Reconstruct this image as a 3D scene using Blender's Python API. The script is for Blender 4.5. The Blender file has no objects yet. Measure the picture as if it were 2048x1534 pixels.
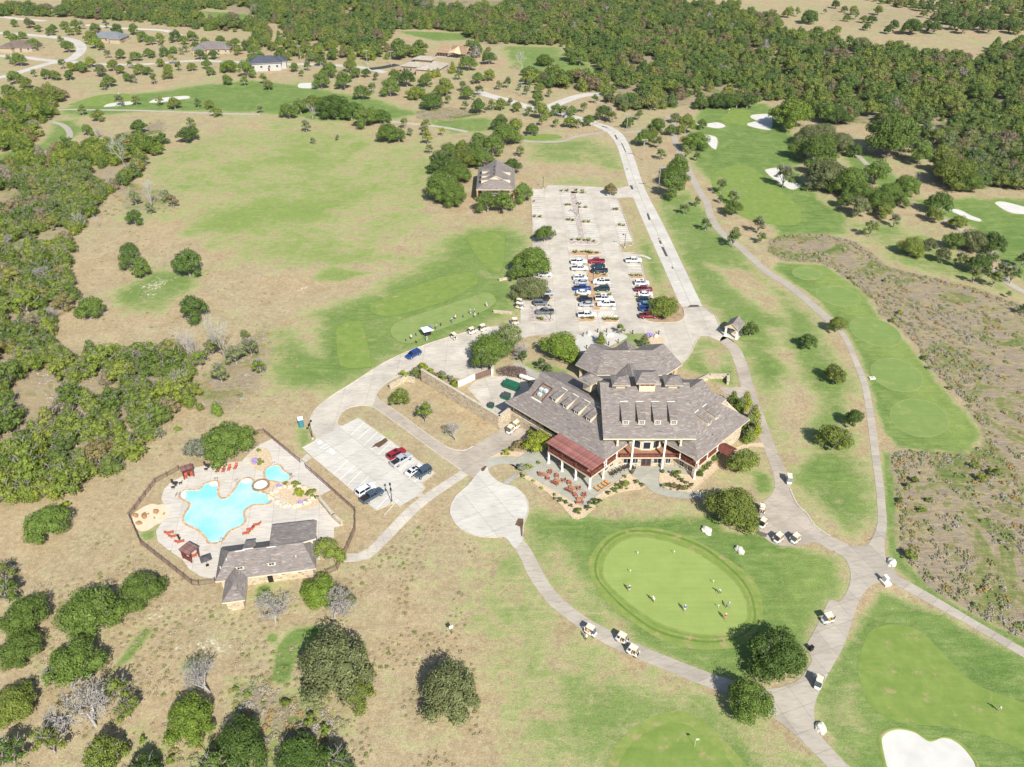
import bpy, bmesh, math, random
import numpy as np
from mathutils import Vector, Matrix, noise
from mathutils.geometry import tessellate_polygon
random.seed(7); RNG = np.random.default_rng(7)
SC = bpy.context.scene; COL = SC.collection
# ---------------------------------------------------------------- camera, sky, sun, exposure
CAM_H, PITCH, FPX = 120.0, math.radians(34.5), 1557.0
cam = bpy.data.objects.new('camera', bpy.data.cameras.new('camera')); COL.objects.link(cam)
cam.location = (0, 0, CAM_H); cam.rotation_euler = (math.pi/2 - PITCH, 0, 0)
cam.data.sensor_width = 36; cam.data.sensor_fit = 'HORIZONTAL'; cam.data.lens = FPX/2048*36
cam.data.clip_start = 1; cam.data.clip_end = 20000; SC.camera = cam
EL, AZ = math.radians(41), math.radians(23.2)
SUN_DIR = Vector((math.sin(AZ)*math.cos(EL), -math.cos(AZ)*math.cos(EL), math.sin(EL)))
world = bpy.data.worlds.new('World'); SC.world = world; world.use_nodes = True
wn = world.node_tree.nodes; bg = wn['Background']; bg.inputs['Strength'].default_value = 0.095
sky = wn.new('ShaderNodeTexSky'); sky.sky_type = 'NISHITA'; sky.sun_disc = False
sky.sun_elevation = EL; sky.sun_rotation = math.atan2(SUN_DIR.x, SUN_DIR.y); sky.altitude = 300
world.node_tree.links.new(sky.outputs[0], bg.inputs['Color'])
sd = bpy.data.lights.new('sun', 'SUN'); sd.energy = 5.0; sd.angle = math.radians(0.55); sd.color = (1.0, 0.965, 0.905)
sun = bpy.data.objects.new('sun', sd); COL.objects.link(sun); sun.location = (60, -140, 200)
sun.rotation_euler = (-SUN_DIR).to_track_quat('-Z', 'Y').to_euler()
SC.view_settings.view_transform = 'Standard'; SC.view_settings.look = 'None'
SC.view_settings.exposure = 0.41; SC.view_settings.gamma = 1.0; SC.view_settings.use_curve_mapping = False
SC.cycles.max_bounces = 5; SC.cycles.diffuse_bounces = 2; SC.cycles.glossy_bounces = 2
SC.cycles.transmission_bounces = 3; SC.cycles.transparent_max_bounces = 4
SC.cycles.caustics_reflective = False; SC.cycles.caustics_refractive = False

# ---------------------------------------------------------------- helpers
cp, sp = math.cos(PITCH), math.sin(PITCH)
def G(x, y, z=0.0):
    """where the sight line of photo point (x, y) meets the level z"""
    u, v = (x-1024)/FPX, (y-767)/FPX; d = sp+v*cp; h = CAM_H-z
    return Vector((h*u/d, h*(cp-v*sp)/d, z))
def on_plane(x, y, p0, n):
    u, v = (x-1024)/FPX, (y-767)/FPX
    d = Vector((u, cp-v*sp, -(sp+v*cp))); o = Vector((0, 0, CAM_H))
    return o+d*((Vector(p0)-o).dot(n)/d.dot(n))
def depth_at(x, y): return CAM_H/(sp+(y-767)/FPX*cp)
def GP(pts, z=0.0): return [G(a, b, z) for a, b in pts]
def smooth(pts, n=6, closed=True):
    """Catmull-Rom through 2D/3D points"""
    P = [Vector(p) for p in pts]; m = len(P); out = []
    rng = range(m) if closed else range(m-1)
    for i in rng:
        g = (lambda k: P[k % m]) if closed else (lambda k: P[max(0, min(m-1, k))])
        a, b, c, d = g(i-1), g(i), g(i+1), g(i+2)
        for k in range(n):
            t = k/n
            out.append(0.5*((2*b)+(c-a)*t+(2*a-5*b+4*c-d)*t*t+(3*b-a-3*c+d)*t**3))
    if not closed: out.append(P[-1])
    return out
class MB:
    def __init__(s): s.v = []; s.f = []; s.m = []; s.uv = {}
    def add(s, vs, fs, m=0):
        o = len(s.v); s.v += [tuple(q) for q in vs]
        for f in fs: s.f.append(tuple(o+i for i in f)); s.m.append(m)
        return s
    def box(s, c, d, rz=0, m=0, rx=0, ry=0):
        R = Matrix.Rotation(rz, 3, 'Z') @ Matrix.Rotation(ry, 3, 'Y') @ Matrix.Rotation(rx, 3, 'X')
        vs = [Vector(c)+R @ Vector((d[0]*a/2, d[1]*b/2, d[2]*e/2)) for a in (-1, 1) for b in (-1, 1) for e in (-1, 1)]
        return s.add(vs, [(0, 1, 3, 2), (4, 6, 7, 5), (0, 4, 5, 1), (2, 3, 7, 6), (0, 2, 6, 4), (1, 5, 7, 3)], m)
    def bar(s, p, q, w, h, m=0):
        p, q = Vector(p), Vector(q); d = q-p
        if d.length < 1e-6: return s
        r = d.cross(Vector((0, 0, 1)))
        r = r.normalized() if r.length > 1e-5 else Vector((1, 0, 0))
        u = r.cross(d).normalized(); r = r*w/2; u = u*h/2
        vs = [p-r-u, p+r-u, p+r+u, p-r+u, q-r-u, q+r-u, q+r+u, q-r+u]
        return s.add(vs, [(0, 1, 2, 3), (7, 6, 5, 4), (0, 4, 5, 1), (1, 5, 6, 2), (2, 6, 7, 3), (3, 7, 4, 0)], m)
    def tube(s, pts, rs, n=8, m=0, cap=True):
        pts = [Vector(p) for p in pts]; o = len(s.v); k = len(pts)
        for i, p in enumerate(pts):
            d = (pts[min(i+1, k-1)]-pts[max(i-1, 0)]).normalized()
            a = d.cross(Vector((0, 0, 1)));  a = a.normalized() if a.length > 1e-3 else Vector((1, 0, 0))
            b = d.cross(a)
            r = rs[i] if isinstance(rs, (list, tuple)) else rs
            s.v += [tuple(p+a*math.cos(6.2832*j/n)*r+b*math.sin(6.2832*j/n)*r) for j in range(n)]
        for i in range(k-1):
            for j in range(n):
                s.f.append((o+i*n+j, o+i*n+(j+1) % n, o+(i+1)*n+(j+1) % n, o+(i+1)*n+j)); s.m.append(m)
        if cap:
            s.f.append(tuple(o+j for j in range(n))[::-1]); s.m.append(m)
            s.f.append(tuple(o+(k-1)*n+j for j in range(n))); s.m.append(m)
        return s
    def prism(s, poly, z0, z1, m=0, mtop=None, bottom=True):
        """poly: 2D ring; z0/z1 numbers or per-vertex lists"""
        n = len(poly); a = sum(poly[i][0]*poly[(i+1) % n][1]-poly[(i+1) % n][0]*poly[i][1] for i in range(n))
        idx = list(range(n)) if a > 0 else list(range(n))[::-1]
        P = [poly[i] for i in idx]
        Z0 = [z0[i] for i in idx] if hasattr(z0, '__len__') else [z0]*n
        Z1 = [z1[i] for i in idx] if hasattr(z1, '__len__') else [z1]*n
        vs = [(p[0], p[1], z) for p, z in zip(P, Z0)]+[(p[0], p[1], z) for p, z in zip(P, Z1)]
        s.add(vs, [(i, (i+1) % n, n+(i+1) % n, n+i) for i in range(n)], m)
        tri = tessellate_polygon([[Vector((p[0], p[1], 0)) for p in P]]); o = len(s.v)-2*n
        for t in tri:
            q = [Vector(vs[i][:2]) for i in t]; up = (q[1]-q[0]).cross(q[2]-q[0]) > 0
            t = t if up else t[::-1]
            s.f.append(tuple(o+n+i for i in t)); s.m.append(m if mtop is None else mtop)
            if bottom: s.f.append(tuple(o+i for i in t[::-1])); s.m.append(m)
        return s
    def flat(s, poly, z=None, m=0):
        P = [Vector((p[0], p[1], 0)) for p in poly]; tri = tessellate_polygon([P]); o = len(s.v)
        s.v += [(p[0], p[1], (p[2] if z is None else z)) for p in poly]
        for t in tri:
            up = (P[t[1]]-P[t[0]]).cross(P[t[2]]-P[t[0]]).z > 0
            s.f.append(tuple(o+i for i in (t if up else t[::-1]))); s.m.append(m)
        return s
    def lathe(s, prof, n=12, m=0, c=(0, 0, 0)):
        o = len(s.v); k = len(prof)
        for r, z in prof: s.v += [(c[0]+r*math.cos(6.2832*j/n), c[1]+r*math.sin(6.2832*j/n), c[2]+z) for j in range(n)]
        for i in range(k-1):
            for j in range(n): s.f.append((o+i*n+j, o+i*n+(j+1) % n, o+(i+1)*n+(j+1) % n, o+(i+1)*n+j)); s.m.append(m)
        s.f.append(tuple(o+(k-1)*n+j for j in range(n))); s.m.append(m)
        s.f.append(tuple(o+j for j in range(n))[::-1]); s.m.append(m)
        return s
    def blob(s, c, r, m=0, sub=2, amp=0.15, seed=0, flat=0.0):
        bm = bmesh.new(); bmesh.ops.create_icosphere(bm, subdivisions=sub, radius=1)
        off = Vector((seed*3.1, seed*1.7, seed)); vs = []
        for v in bm.verts:
            k = 1+amp*noise.noise(v.co*1.7+off)*2
            p = Vector((v.co.x*r[0]*k, v.co.y*r[1]*k, v.co.z*r[2]*k))
            if flat and p.z < -flat*r[2]: p.z = -flat*r[2]
            vs.append(Vector(c)+p)
        fs = [tuple(v.index for v in f.verts) for f in bm.faces]; bm.free()
        return s.add(vs, fs, m)
    def mesh(s, name, mats=None, shade=False, uvfun=None):
        me = bpy.data.meshes.new(name); me.from_pydata(s.v, [], s.f)
        for mt in (mats if isinstance(mats, (list, tuple)) else [mats] if mats else []): me.materials.append(mt)
        if len(me.materials) > 1: me.polygons.foreach_set('material_index', s.m)
        if shade: me.polygons.foreach_set('use_smooth', [True]*len(me.polygons))
        if uvfun:
            uv = me.uv_layers.new(name='UVMap')
            for p in me.polygons:
                for li in p.loop_indices: uv.data[li].uv = uvfun(me.vertices[me.loops[li].vertex_index].co, p.normal)
        me.update(); return me
    def build(s, name, mats, parent=None, shade=False, uvfun=None, loc=None, **kw):
        return put(name, s.mesh(name, mats, shade, uvfun), parent, loc or (0, 0, 0), **kw)
def put(name, me, parent=None, loc=(0, 0, 0), rz=0, sc=1, label=None, cat=None, group=None, kind=None, mats=None):
    o = bpy.data.objects.new(name, me); COL.objects.link(o); o.parent = parent; o.location = loc
    if rz: o.rotation_euler = (0, 0, rz)
    if sc != 1: o.scale = (sc, sc, sc) if not hasattr(sc, '__len__') else sc
    if mats:
        for i, mt in mats.items(): o.material_slots[i].link = 'OBJECT'; o.material_slots[i].material = mt
    if label: o['label'] = label
    if cat: o['category'] = cat
    if group: o['group'] = group
    if kind: o['kind'] = kind
    return o
def T(name, label, cat, loc=(0, 0, 0), rz=0, group=None, sc=1):
    return put(name, None, None, loc, rz, sc, label, cat, group)
def roofuv(co, n):
    e = Vector((-n.y, n.x)); e = e.normalized() if e.length > 1e-3 else Vector((1, 0)); h = math.hypot(n.x, n.y)
    d = (-n.x*co.x-n.y*co.y)/h if h > 1e-3 else co.y
    return (co.x*e.x+co.y*e.y, d+co.z)
# ---------------------------------------------------------------- materials
def nodes(name):
    m = bpy.data.materials.new(name); m.use_nodes = True; nt = m.node_tree; return m, nt, nt.nodes, nt.links, nt.nodes['Principled BSDF']
def ramp(n, stops):
    r = n.new('ShaderNodeValToRGB'); e = r.color_ramp.elements
    while len(e) < len(stops): e.new(0.5)
    for k, (p, c) in zip(e, stops): k.position = p; k.color = (*c, 1) if len(c) == 3 else c
    return r
def M(name, col, rough=0.6, var=0.12, scale=1.5, metal=0.0, spec=0.4, detail=4, coat=0.0, rnd=0.0, bump=0.0):
    """plain procedural surface: base colour with a little noise wear, plus a per-object tone shift"""
    m, nt, n, l, b = nodes(name)
    b.inputs['Roughness'].default_value = rough; b.inputs['Metallic'].default_value = metal
    b.inputs['Specular IOR Level'].default_value = spec; b.inputs['Coat Weight'].default_value = coat
    tc = n.new('ShaderNodeTexCoord'); nz = n.new('ShaderNodeTexNoise'); nz.inputs['Scale'].default_value = scale; nz.inputs['Detail'].default_value = detail
    l.new(tc.outputs['Object'], nz.inputs['Vector'])
    lo = tuple(max(0, c*(1-var)) for c in col); hi = tuple(min(1, c*(1+var)) for c in col)
    r = ramp(n, [(0.3, lo), (0.7, hi)]); l.new(nz.outputs['Fac'], r.inputs[0]); out = r.outputs[0]
    if rnd:
        oi = n.new('ShaderNodeObjectInfo'); mr = n.new('ShaderNodeMapRange'); mr.inputs['To Min'].default_value = 1-rnd; mr.inputs['To Max'].default_value = 1+rnd
        l.new(oi.outputs['Random'], mr.inputs['Value'])
        hs = n.new('ShaderNodeHueSaturation'); l.new(mr.outputs[0], hs.inputs['Value']); l.new(out, hs.inputs['Color']); out = hs.outputs[0]
    if bump:
        bp = n.new('ShaderNodeBump'); bp.inputs['Strength'].default_value = bump; bp.inputs['Distance'].default_value = 0.05
        l.new(nz.outputs['Fac'], bp.inputs['Height']); l.new(bp.outputs[0], b.inputs['Normal'])
    l.new(out, b.inputs['Base Color']); return m
def M_concrete(name, col, stain=0.25, rnd=0.06):
    """poured concrete: broad stains, fine grain and faint streaks"""
    m, nt, n, l, b = nodes(name); b.inputs['Roughness'].default_value = 0.85; b.inputs['Specular IOR Level'].default_value = 0.2
    g = n.new('ShaderNodeNewGeometry'); n1 = n.new('ShaderNodeTexNoise'); n1.inputs['Scale'].default_value = 0.16; n1.inputs['Detail'].default_value = 8; n1.inputs['Roughness'].default_value = 0.65
    n2 = n.new('ShaderNodeTexNoise'); n2.inputs['Scale'].default_value = 1.1; n2.inputs['Detail'].default_value = 7; n2.inputs['Roughness'].default_value = .65
    mp = n.new('ShaderNodeMapping'); mp.inputs['Scale'].default_value = (0.35, 1.6, 1); mp.inputs['Rotation'].default_value = (0, 0, 0.5)
    l.new(g.outputs['Position'], n1.inputs['Vector']); l.new(g.outputs['Position'], mp.inputs['Vector']); l.new(mp.outputs[0], n2.inputs['Vector'])
    r1 = ramp(n, [(0.32, tuple(c*(1-stain) for c in col)), (0.6, col), (0.8, tuple(min(1, c*1.1) for c in col))]); l.new(n1.outputs['Fac'], r1.inputs[0])
    r2 = ramp(n, [(0.3, (0.80, 0.79, 0.78)), (0.5, (0.98, 0.975, 0.97)), (0.66, (1.06, 1.05, 1.04))]); l.new(n2.outputs['Fac'], r2.inputs[0])
    mx = n.new('ShaderNodeMix'); mx.data_type = 'RGBA'; mx.blend_type = 'MULTIPLY'; mx.inputs['Factor'].default_value = 1
    l.new(r1.outputs[0], mx.inputs[6]); l.new(r2.outputs[0], mx.inputs[7])
    oi = n.new('ShaderNodeObjectInfo'); mr = n.new('ShaderNodeMapRange'); mr.inputs['To Min'].default_value = 1-rnd; mr.inputs['To Max'].default_value = 1+rnd*0.6; l.new(oi.outputs['Random'], mr.inputs['Value'])
    hs = n.new('ShaderNodeHueSaturation'); l.new(mr.outputs[0], hs.inputs['Value']); l.new(mx.outputs[2], hs.inputs['Color'])
    l.new(hs.outputs[0], b.inputs['Base Color']); return m
def M_shingle(name, cols, w=0.95, h=0.24):
    """laminated roof shingles: courses of random tone"""
    m, nt, n, l, b = nodes(name); b.inputs['Roughness'].default_value = 0.9; b.inputs['Specular IOR Level'].default_value = 0.15
    uv = n.new('ShaderNodeUVMap'); br = n.new('ShaderNodeTexBrick'); br.inputs['Scale'].default_value = 1.0
    br.inputs['Brick Width'].default_value = w; br.inputs['Row Height'].default_value = h; br.inputs['Mortar Size'].default_value = 0.012; br.offset_frequency = 2
    br.inputs['Color1'].default_value = (0, 0, 0, 1); br.inputs['Color2'].default_value = (1, 1, 1, 1); br.inputs['Mortar'].default_value = (0.35, 0.35, 0.35, 1)
    nz = n.new('ShaderNodeTexNoise'); nz.inputs['Scale'].default_value = 0.22; nz.inputs['Detail'].default_value = 6
    mp = n.new('ShaderNodeMapping'); mp.inputs['Scale'].default_value = (1.0, 2.4, 1); vo = n.new('ShaderNodeTexVoronoi'); vo.inputs['Scale'].default_value = 1.15
    l.new(uv.outputs[0], br.inputs['Vector']); l.new(uv.outputs[0], nz.inputs['Vector']); l.new(uv.outputs[0], mp.inputs['Vector']); l.new(mp.outputs[0], vo.inputs['Vector'])
    sep = n.new('ShaderNodeSeparateColor'); l.new(vo.outputs['Color'], sep.inputs[0])
    a = n.new('ShaderNodeMath'); a.operation = 'MULTIPLY_ADD'; a.inputs[1].default_value = 0.3
    l.new(br.outputs['Color'], a.inputs[0]); 
    c = n.new('ShaderNodeMath'); c.operation = 'MULTIPLY_ADD'; c.inputs[1].default_value = 0.55; l.new(sep.outputs[0], c.inputs[0])
    d = n.new('ShaderNodeMath'); d.operation = 'MULTIPLY'; d.inputs[1].default_value = 0.3; l.new(nz.outputs['Fac'], d.inputs[0])
    l.new(d.outputs[0], c.inputs[2]); l.new(c.outputs[0], a.inputs[2])
    r = ramp(n, [(0.12+0.76*i/(len(cols)-1), cc) for i, cc in enumerate(cols)]); l.new(a.outputs[0], r.inputs[0]); l.new(r.outputs[0], b.inputs['Base Color'])
    return m
def M_stone(name, cols, scale=1.6, mortar=(0.52, 0.46, 0.36)):
    """random rubble stone masonry"""
    m, nt, n, l, b = nodes(name); b.inputs['Roughness'].default_value = 0.9
    g = n.new('ShaderNodeTexCoord'); mp = n.new('ShaderNodeMapping'); mp.inputs['Scale'].default_value = (1, 1, 1.9)
    l.new(g.outputs['Object'], mp.inputs['Vector'])
    vo = n.new('ShaderNodeTexVoronoi'); vo.inputs['Scale'].default_value = scale; ve = n.new('ShaderNodeTexVoronoi'); ve.feature = 'DISTANCE_TO_EDGE'; ve.inputs['Scale'].default_value = scale
    l.new(mp.outputs[0], vo.inputs['Vector']); l.new(mp.outputs[0], ve.inputs['Vector'])
    sep = n.new('ShaderNodeSeparateColor'); l.new(vo.outputs['Color'], sep.inputs[0])
    r = ramp(n, [(i/(len(cols)-1), cc) for i, cc in enumerate(cols)]); l.new(sep.outputs[0], r.inputs[0])
    mk = ramp(n, [(0.03, (0, 0, 0)), (0.07, (1, 1, 1))]); l.new(ve.outputs['Distance'], mk.inputs[0])
    mx = n.new('ShaderNodeMix'); mx.data_type = 'RGBA'; l.new(mk.outputs[0], mx.inputs[0]); mx.inputs[6].default_value = (*mortar, 1); l.new(r.outputs[0], mx.inputs[7])
    l.new(mx.outputs[2], b.inputs['Base Color'])
    bp = n.new('ShaderNodeBump'); bp.inputs['Strength'].default_value = 0.6; bp.inputs['Distance'].default_value = 0.04; l.new(mk.outputs[0], bp.inputs['Height']); l.new(bp.outputs[0], b.inputs['Normal'])
    return m
def M_foliage(name, stops=None):
    """leaves: tone from the tree (object colour or random pick), spread per leaf by a stored tint"""
    m, nt, n, l, b = nodes(name); b.inputs['Roughness'].default_value = 0.65; b.inputs['Specular IOR Level'].default_value = 0.25
    oi = n.new('ShaderNodeObjectInfo'); at = n.new('ShaderNodeAttribute'); at.attribute_name = 'tint'
    if stops: r = ramp(n, stops); l.new(oi.outputs['Random'], r.inputs[0]); base = r.outputs[0]
    else: base = oi.outputs['Color']
    mr = n.new('ShaderNodeMapRange'); mr.inputs['To Min'].default_value = 0.5; mr.inputs['To Max'].default_value = 1.5; l.new(at.outputs['Fac'], mr.inputs['Value'])
    hs = n.new('ShaderNodeHueSaturation'); l.new(mr.outputs[0], hs.inputs['Value']); l.new(base, hs.inputs['Color'])
    hm = n.new('ShaderNodeMapRange'); hm.inputs['To Min'].default_value = 0.515; hm.inputs['To Max'].default_value = 0.485; l.new(at.outputs['Fac'], hm.inputs['Value']); l.new(hm.outputs[0], hs.inputs['Hue'])
    l.new(hs.outputs[0], b.inputs['Base Color'])
    tr = n.new('ShaderNodeBsdfTranslucent'); l.new(hs.outputs[0], tr.inputs['Color']); mix = n.new('ShaderNodeMixShader'); mix.inputs[0].default_value = 0.24
    out = n['Material Output']; l.new(b.outputs[0], mix.inputs[1]); l.new(tr.outputs[0], mix.inputs[2]); l.new(mix.outputs[0], out.inputs['Surface'])
    return m
def M_turf(name, c1, c2, scale=0.5, dry=(0.36, 0.29, 0.14), dryamt=0.0, ang=0.5):
    """mown turf with mowing streaks, tonal drift and worn tips"""
    m, nt, n, l, b = nodes(name); b.inputs['Roughness'].default_value = 0.85; b.inputs['Specular IOR Level'].default_value = 0.15
    g = n.new('ShaderNodeNewGeometry'); n1 = n.new('ShaderNodeTexNoise'); n1.inputs['Scale'].default_value = scale; n1.inputs['Detail'].default_value = 8; n1.inputs['Roughness'].default_value = 0.7
    l.new(g.outputs['Position'], n1.inputs['Vector']); r = ramp(n, [(0.3, c1), (0.7, c2)]); l.new(n1.outputs['Fac'], r.inputs[0])
    mp = n.new('ShaderNodeMapping'); mp.inputs['Rotation'].default_value = (0, 0, ang); mp.inputs['Scale'].default_value = (0.06, 1.3, 1); n2 = n.new('ShaderNodeTexNoise'); n2.inputs['Scale'].default_value = 1.0; n2.inputs['Detail'].default_value = 3
    l.new(g.outputs['Position'], mp.inputs['Vector']); l.new(mp.outputs[0], n2.inputs['Vector'])
    r2 = ramp(n, [(0.35, (0.965, 0.965, 0.955)), (0.65, (1.035, 1.03, 1.02))]); l.new(n2.outputs['Fac'], r2.inputs[0])
    mx = n.new('ShaderNodeMix'); mx.data_type = 'RGBA'; mx.blend_type = 'MULTIPLY'; mx.inputs[0].default_value = 1; l.new(r.outputs[0], mx.inputs[6]); l.new(r2.outputs[0], mx.inputs[7]); out = mx.outputs[2]
    if dryamt:
        n3 = n.new('ShaderNodeTexNoise'); n3.inputs['Scale'].default_value = 0.3; n3.inputs['Detail'].default_value = 10; n3.inputs['Roughness'].default_value = 0.72; l.new(g.outputs['Position'], n3.inputs['Vector'])
        r3 = ramp(n, [(0.62-dryamt*0.2, (0, 0, 0)), (0.72-dryamt*0.2, (1, 1, 1))]); l.new(n3.outputs['Fac'], r3.inputs[0])
        m2 = n.new('ShaderNodeMix'); m2.data_type = 'RGBA'; l.new(r3.outputs[0], m2.inputs[0]); l.new(out, m2.inputs[6]); m2.inputs[7].default_value = (*dry, 1); out = m2.outputs[2]
    l.new(out, b.inputs['Base Color']); return m
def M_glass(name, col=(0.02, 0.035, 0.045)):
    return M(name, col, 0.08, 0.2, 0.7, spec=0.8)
W = lambda s: tuple(((c/12.92) if c <= 0.04045 else ((c+0.055)/1.055)**2.4) for c in [int(s[i:i+2], 16)/255 for i in (0, 2, 4)])
CONC = M_concrete('concrete', (0.59, 0.535, 0.445)); CONC_L = M_concrete('concrete_pale', (0.60, 0.57, 0.50), 0.13); CONC_G = M_concrete('concrete_cool', (0.42, 0.40, 0.35), 0.16)
CONC_B = M_concrete('concrete_brown', (0.48, 0.415, 0.335)); PATIO = M_concrete('patio_concrete', (0.42, 0.41, 0.335), 0.14); DECK = M_concrete('pool_deck_concrete', (0.62, 0.57, 0.49), 0.13)
ROADC = M_concrete('road_concrete', (0.60, 0.565, 0.495), 0.16); PATHC = M_concrete('cart_path_concrete', (0.465, 0.415, 0.34), 0.14, 0.12)
JOINT = M('joint_filler', (0.23, 0.20, 0.16), 0.9); KERB = M('kerb_concrete', (0.55, 0.49, 0.40), 0.85, 0.15, 0.8); TAR = M('tar_patch', (0.07, 0.07, 0.075), 0.85, 0.2)
ASPH = M('asphalt', (0.045, 0.045, 0.05), 0.9); WHITE_PAINT = M('road_paint', (0.85, 0.85, 0.82), 0.7, 0.12, 3)
SHINGLE = M_shingle('roof_shingles', [(0.110, 0.099, 0.094), (0.192, 0.164, 0.147), (0.242, 0.196, 0.168), (0.193, 0.185, 0.180), (0.335, 0.285, 0.242)])
STONE = M_stone('limestone_rubble', [(0.60, 0.49, 0.33), (0.50, 0.37, 0.21), (0.66, 0.58, 0.44), (0.30, 0.21, 0.13), (0.56, 0.46, 0.32)])
CREAM = M('cream_stucco', (0.66, 0.56, 0.40), 0.85, 0.06); WHITE = M('white_trim', (0.78, 0.75, 0.68), 0.6, 0.05); REDWOOD = M('redwood_stain', (0.155, 0.046, 0.035), 0.7, 0.25, 3)
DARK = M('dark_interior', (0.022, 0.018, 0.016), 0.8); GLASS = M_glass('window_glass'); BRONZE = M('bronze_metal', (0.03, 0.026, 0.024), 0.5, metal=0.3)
SANDM = M('bunker_sand', (0.60, 0.575, 0.52), 0.95, 0.09, 0.35, detail=8, bump=0.5); PALE = M('crushed_stone', (0.58, 0.45, 0.30), 0.95, 0.2, 2.2, bump=0.5)
RUBBER = M('tyre_rubber', (0.012, 0.012, 0.012), 0.85); CHROME = M('wheel_alloy', (0.45, 0.45, 0.46), 0.35, metal=0.7)
BARK = M('bark', (0.17, 0.14, 0.115), 0.9, 0.3, 3); DEADWOOD = M('dead_wood', (0.40, 0.37, 0.335), 0.9, 0.25, 2)
LEAF = M_foliage('oak_leaves'); WOODS = M_foliage('woods_leaves', [(0.0, (0.105, 0.165, 0.032)), (0.2, (0.160, 0.220, 0.034)), (0.38, (0.225, 0.285, 0.044)), (0.56, (0.125, 0.185, 0.038)), (0.72, (0.190, 0.245, 0.046)), (0.86, (0.250, 0.290, 0.045)), (0.94, (0.27, 0.215, 0.09)), (1.0, (0.30, 0.27, 0.20))])
FARW = M_foliage('forest_leaves', [(0.0, (0.095, 0.155, 0.038)), (0.22, (0.145, 0.205, 0.042)), (0.42, (0.215, 0.255, 0.050)), (0.6, (0.105, 0.165, 0.046)), (0.76, (0.170, 0.215, 0.056)), (0.87, (0.235, 0.245, 0.065)), (0.95, (0.23, 0.18, 0.10)), (0.985, (0.20, 0.17, 0.10)), (1.0, (0.32, 0.30, 0.26))])
# ---------------------------------------------------------------- ground
def sdist(px, py, poly):
    """signed distance (positive inside) of points to a polygon"""
    d = np.full(px.shape, 1e9); ins = np.zeros(px.shape, bool); n = len(poly)
    for i in range(n):
        ax, ay = poly[i][0], poly[i][1]; bx, by = poly[(i+1) % n][0], poly[(i+1) % n][1]
        ex, ey = bx-ax, by-ay; wx, wy = px-ax, py-ay
        t = np.clip((wx*ex+wy*ey)/(ex*ex+ey*ey+1e-9), 0, 1)
        d = np.minimum(d, (wx-ex*t)**2+(wy-ey*t)**2)
        c = (ay > py) != (by > py)
        ins ^= c & (px < ex*(py-ay)/(ey if abs(ey) > 1e-9 else 1e-9)+ax)
    d = np.sqrt(d); return np.where(ins, d, -d)
def inside(pts, poly): 
    a = np.array(pts); return sdist(a[:, 0], a[:, 1], poly)
LEFT_WOODS = [(-160, 345), (0, 330), (90, 312), (250, 290), (330, 288), (322, 308), (285, 350), (215, 395), (200, 425), (165, 465), (142, 500), (150, 600), (120, 650), (105, 690), (150, 725), (205, 708), (262, 720), (330, 700), (400, 758), (385, 812), (330, 850), (285, 900), (230, 945), (165, 985), (110, 1005), (50, 1028), (0, 1040), (-160, 1090)]
UP_WOODS = [(-100, 205), (0, 208), (60, 200), (105, 182), (130, 196), (105, 230), (78, 260), (70, 300), (0, 306), (-100, 310)]
FOREST = [(380, -60), (395, 8), (520, 38), (560, 50), (585, 82), (700, 92), (745, 104), (800, 60), (865, 58), (925, 66), (935, 82), (985, 95), (1010, 90), (1115, 92), (1160, 112), (1205, 140), (1200, 156), (1165, 160), (1110, 152), (1060, 155), (1050, 168), (1110, 178), (1205, 188), (1237, 220), (1264, 226), (1330, 220), (1387, 211), (1400, 218), (1487, 214), (1525, 202), (1586, 203), (1641, 240), (1700, 252), (1741, 250), (1790, 300), (1859, 283), (1887, 306), (1872, 326), (1899, 378), (1990, 380), (2060, 390), (2200, 380), (2200, 120), (2048, 95), (1985, 100), (1962, 123), (1837, 111), (1786, 101), (1726, 103), (1686, 95), (1636, 73), (1579, 68), (1536, 37), (1450, 21), (1375, 16), (1337, 0), (1320, -60)]
NATIVE = [(1536, 479), (1576, 469), (1648, 469), (1711, 484), (1741, 502), (1774, 532), (1836, 549), (1911, 564), (1974, 584), (2012, 599), (2090, 630), (2120, 1310), (2048, 1280), (1961, 1235), (1886, 1192), (1836, 1150), (1831, 1138), (1796, 1098), (1794, 1043), (1789, 968), (1781, 900), (1836, 901), (1936, 908), (1966, 888), (1959, 853), (1926, 800), (1891, 768), (1849, 727), (1834, 692), (1796, 654), (1756, 629), (1751, 604), (1711, 572), (1669, 539), (1641, 527), (1568, 522), (1536, 504)]
CH = dict(g=0, r=1, b=2, y=3)
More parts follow.
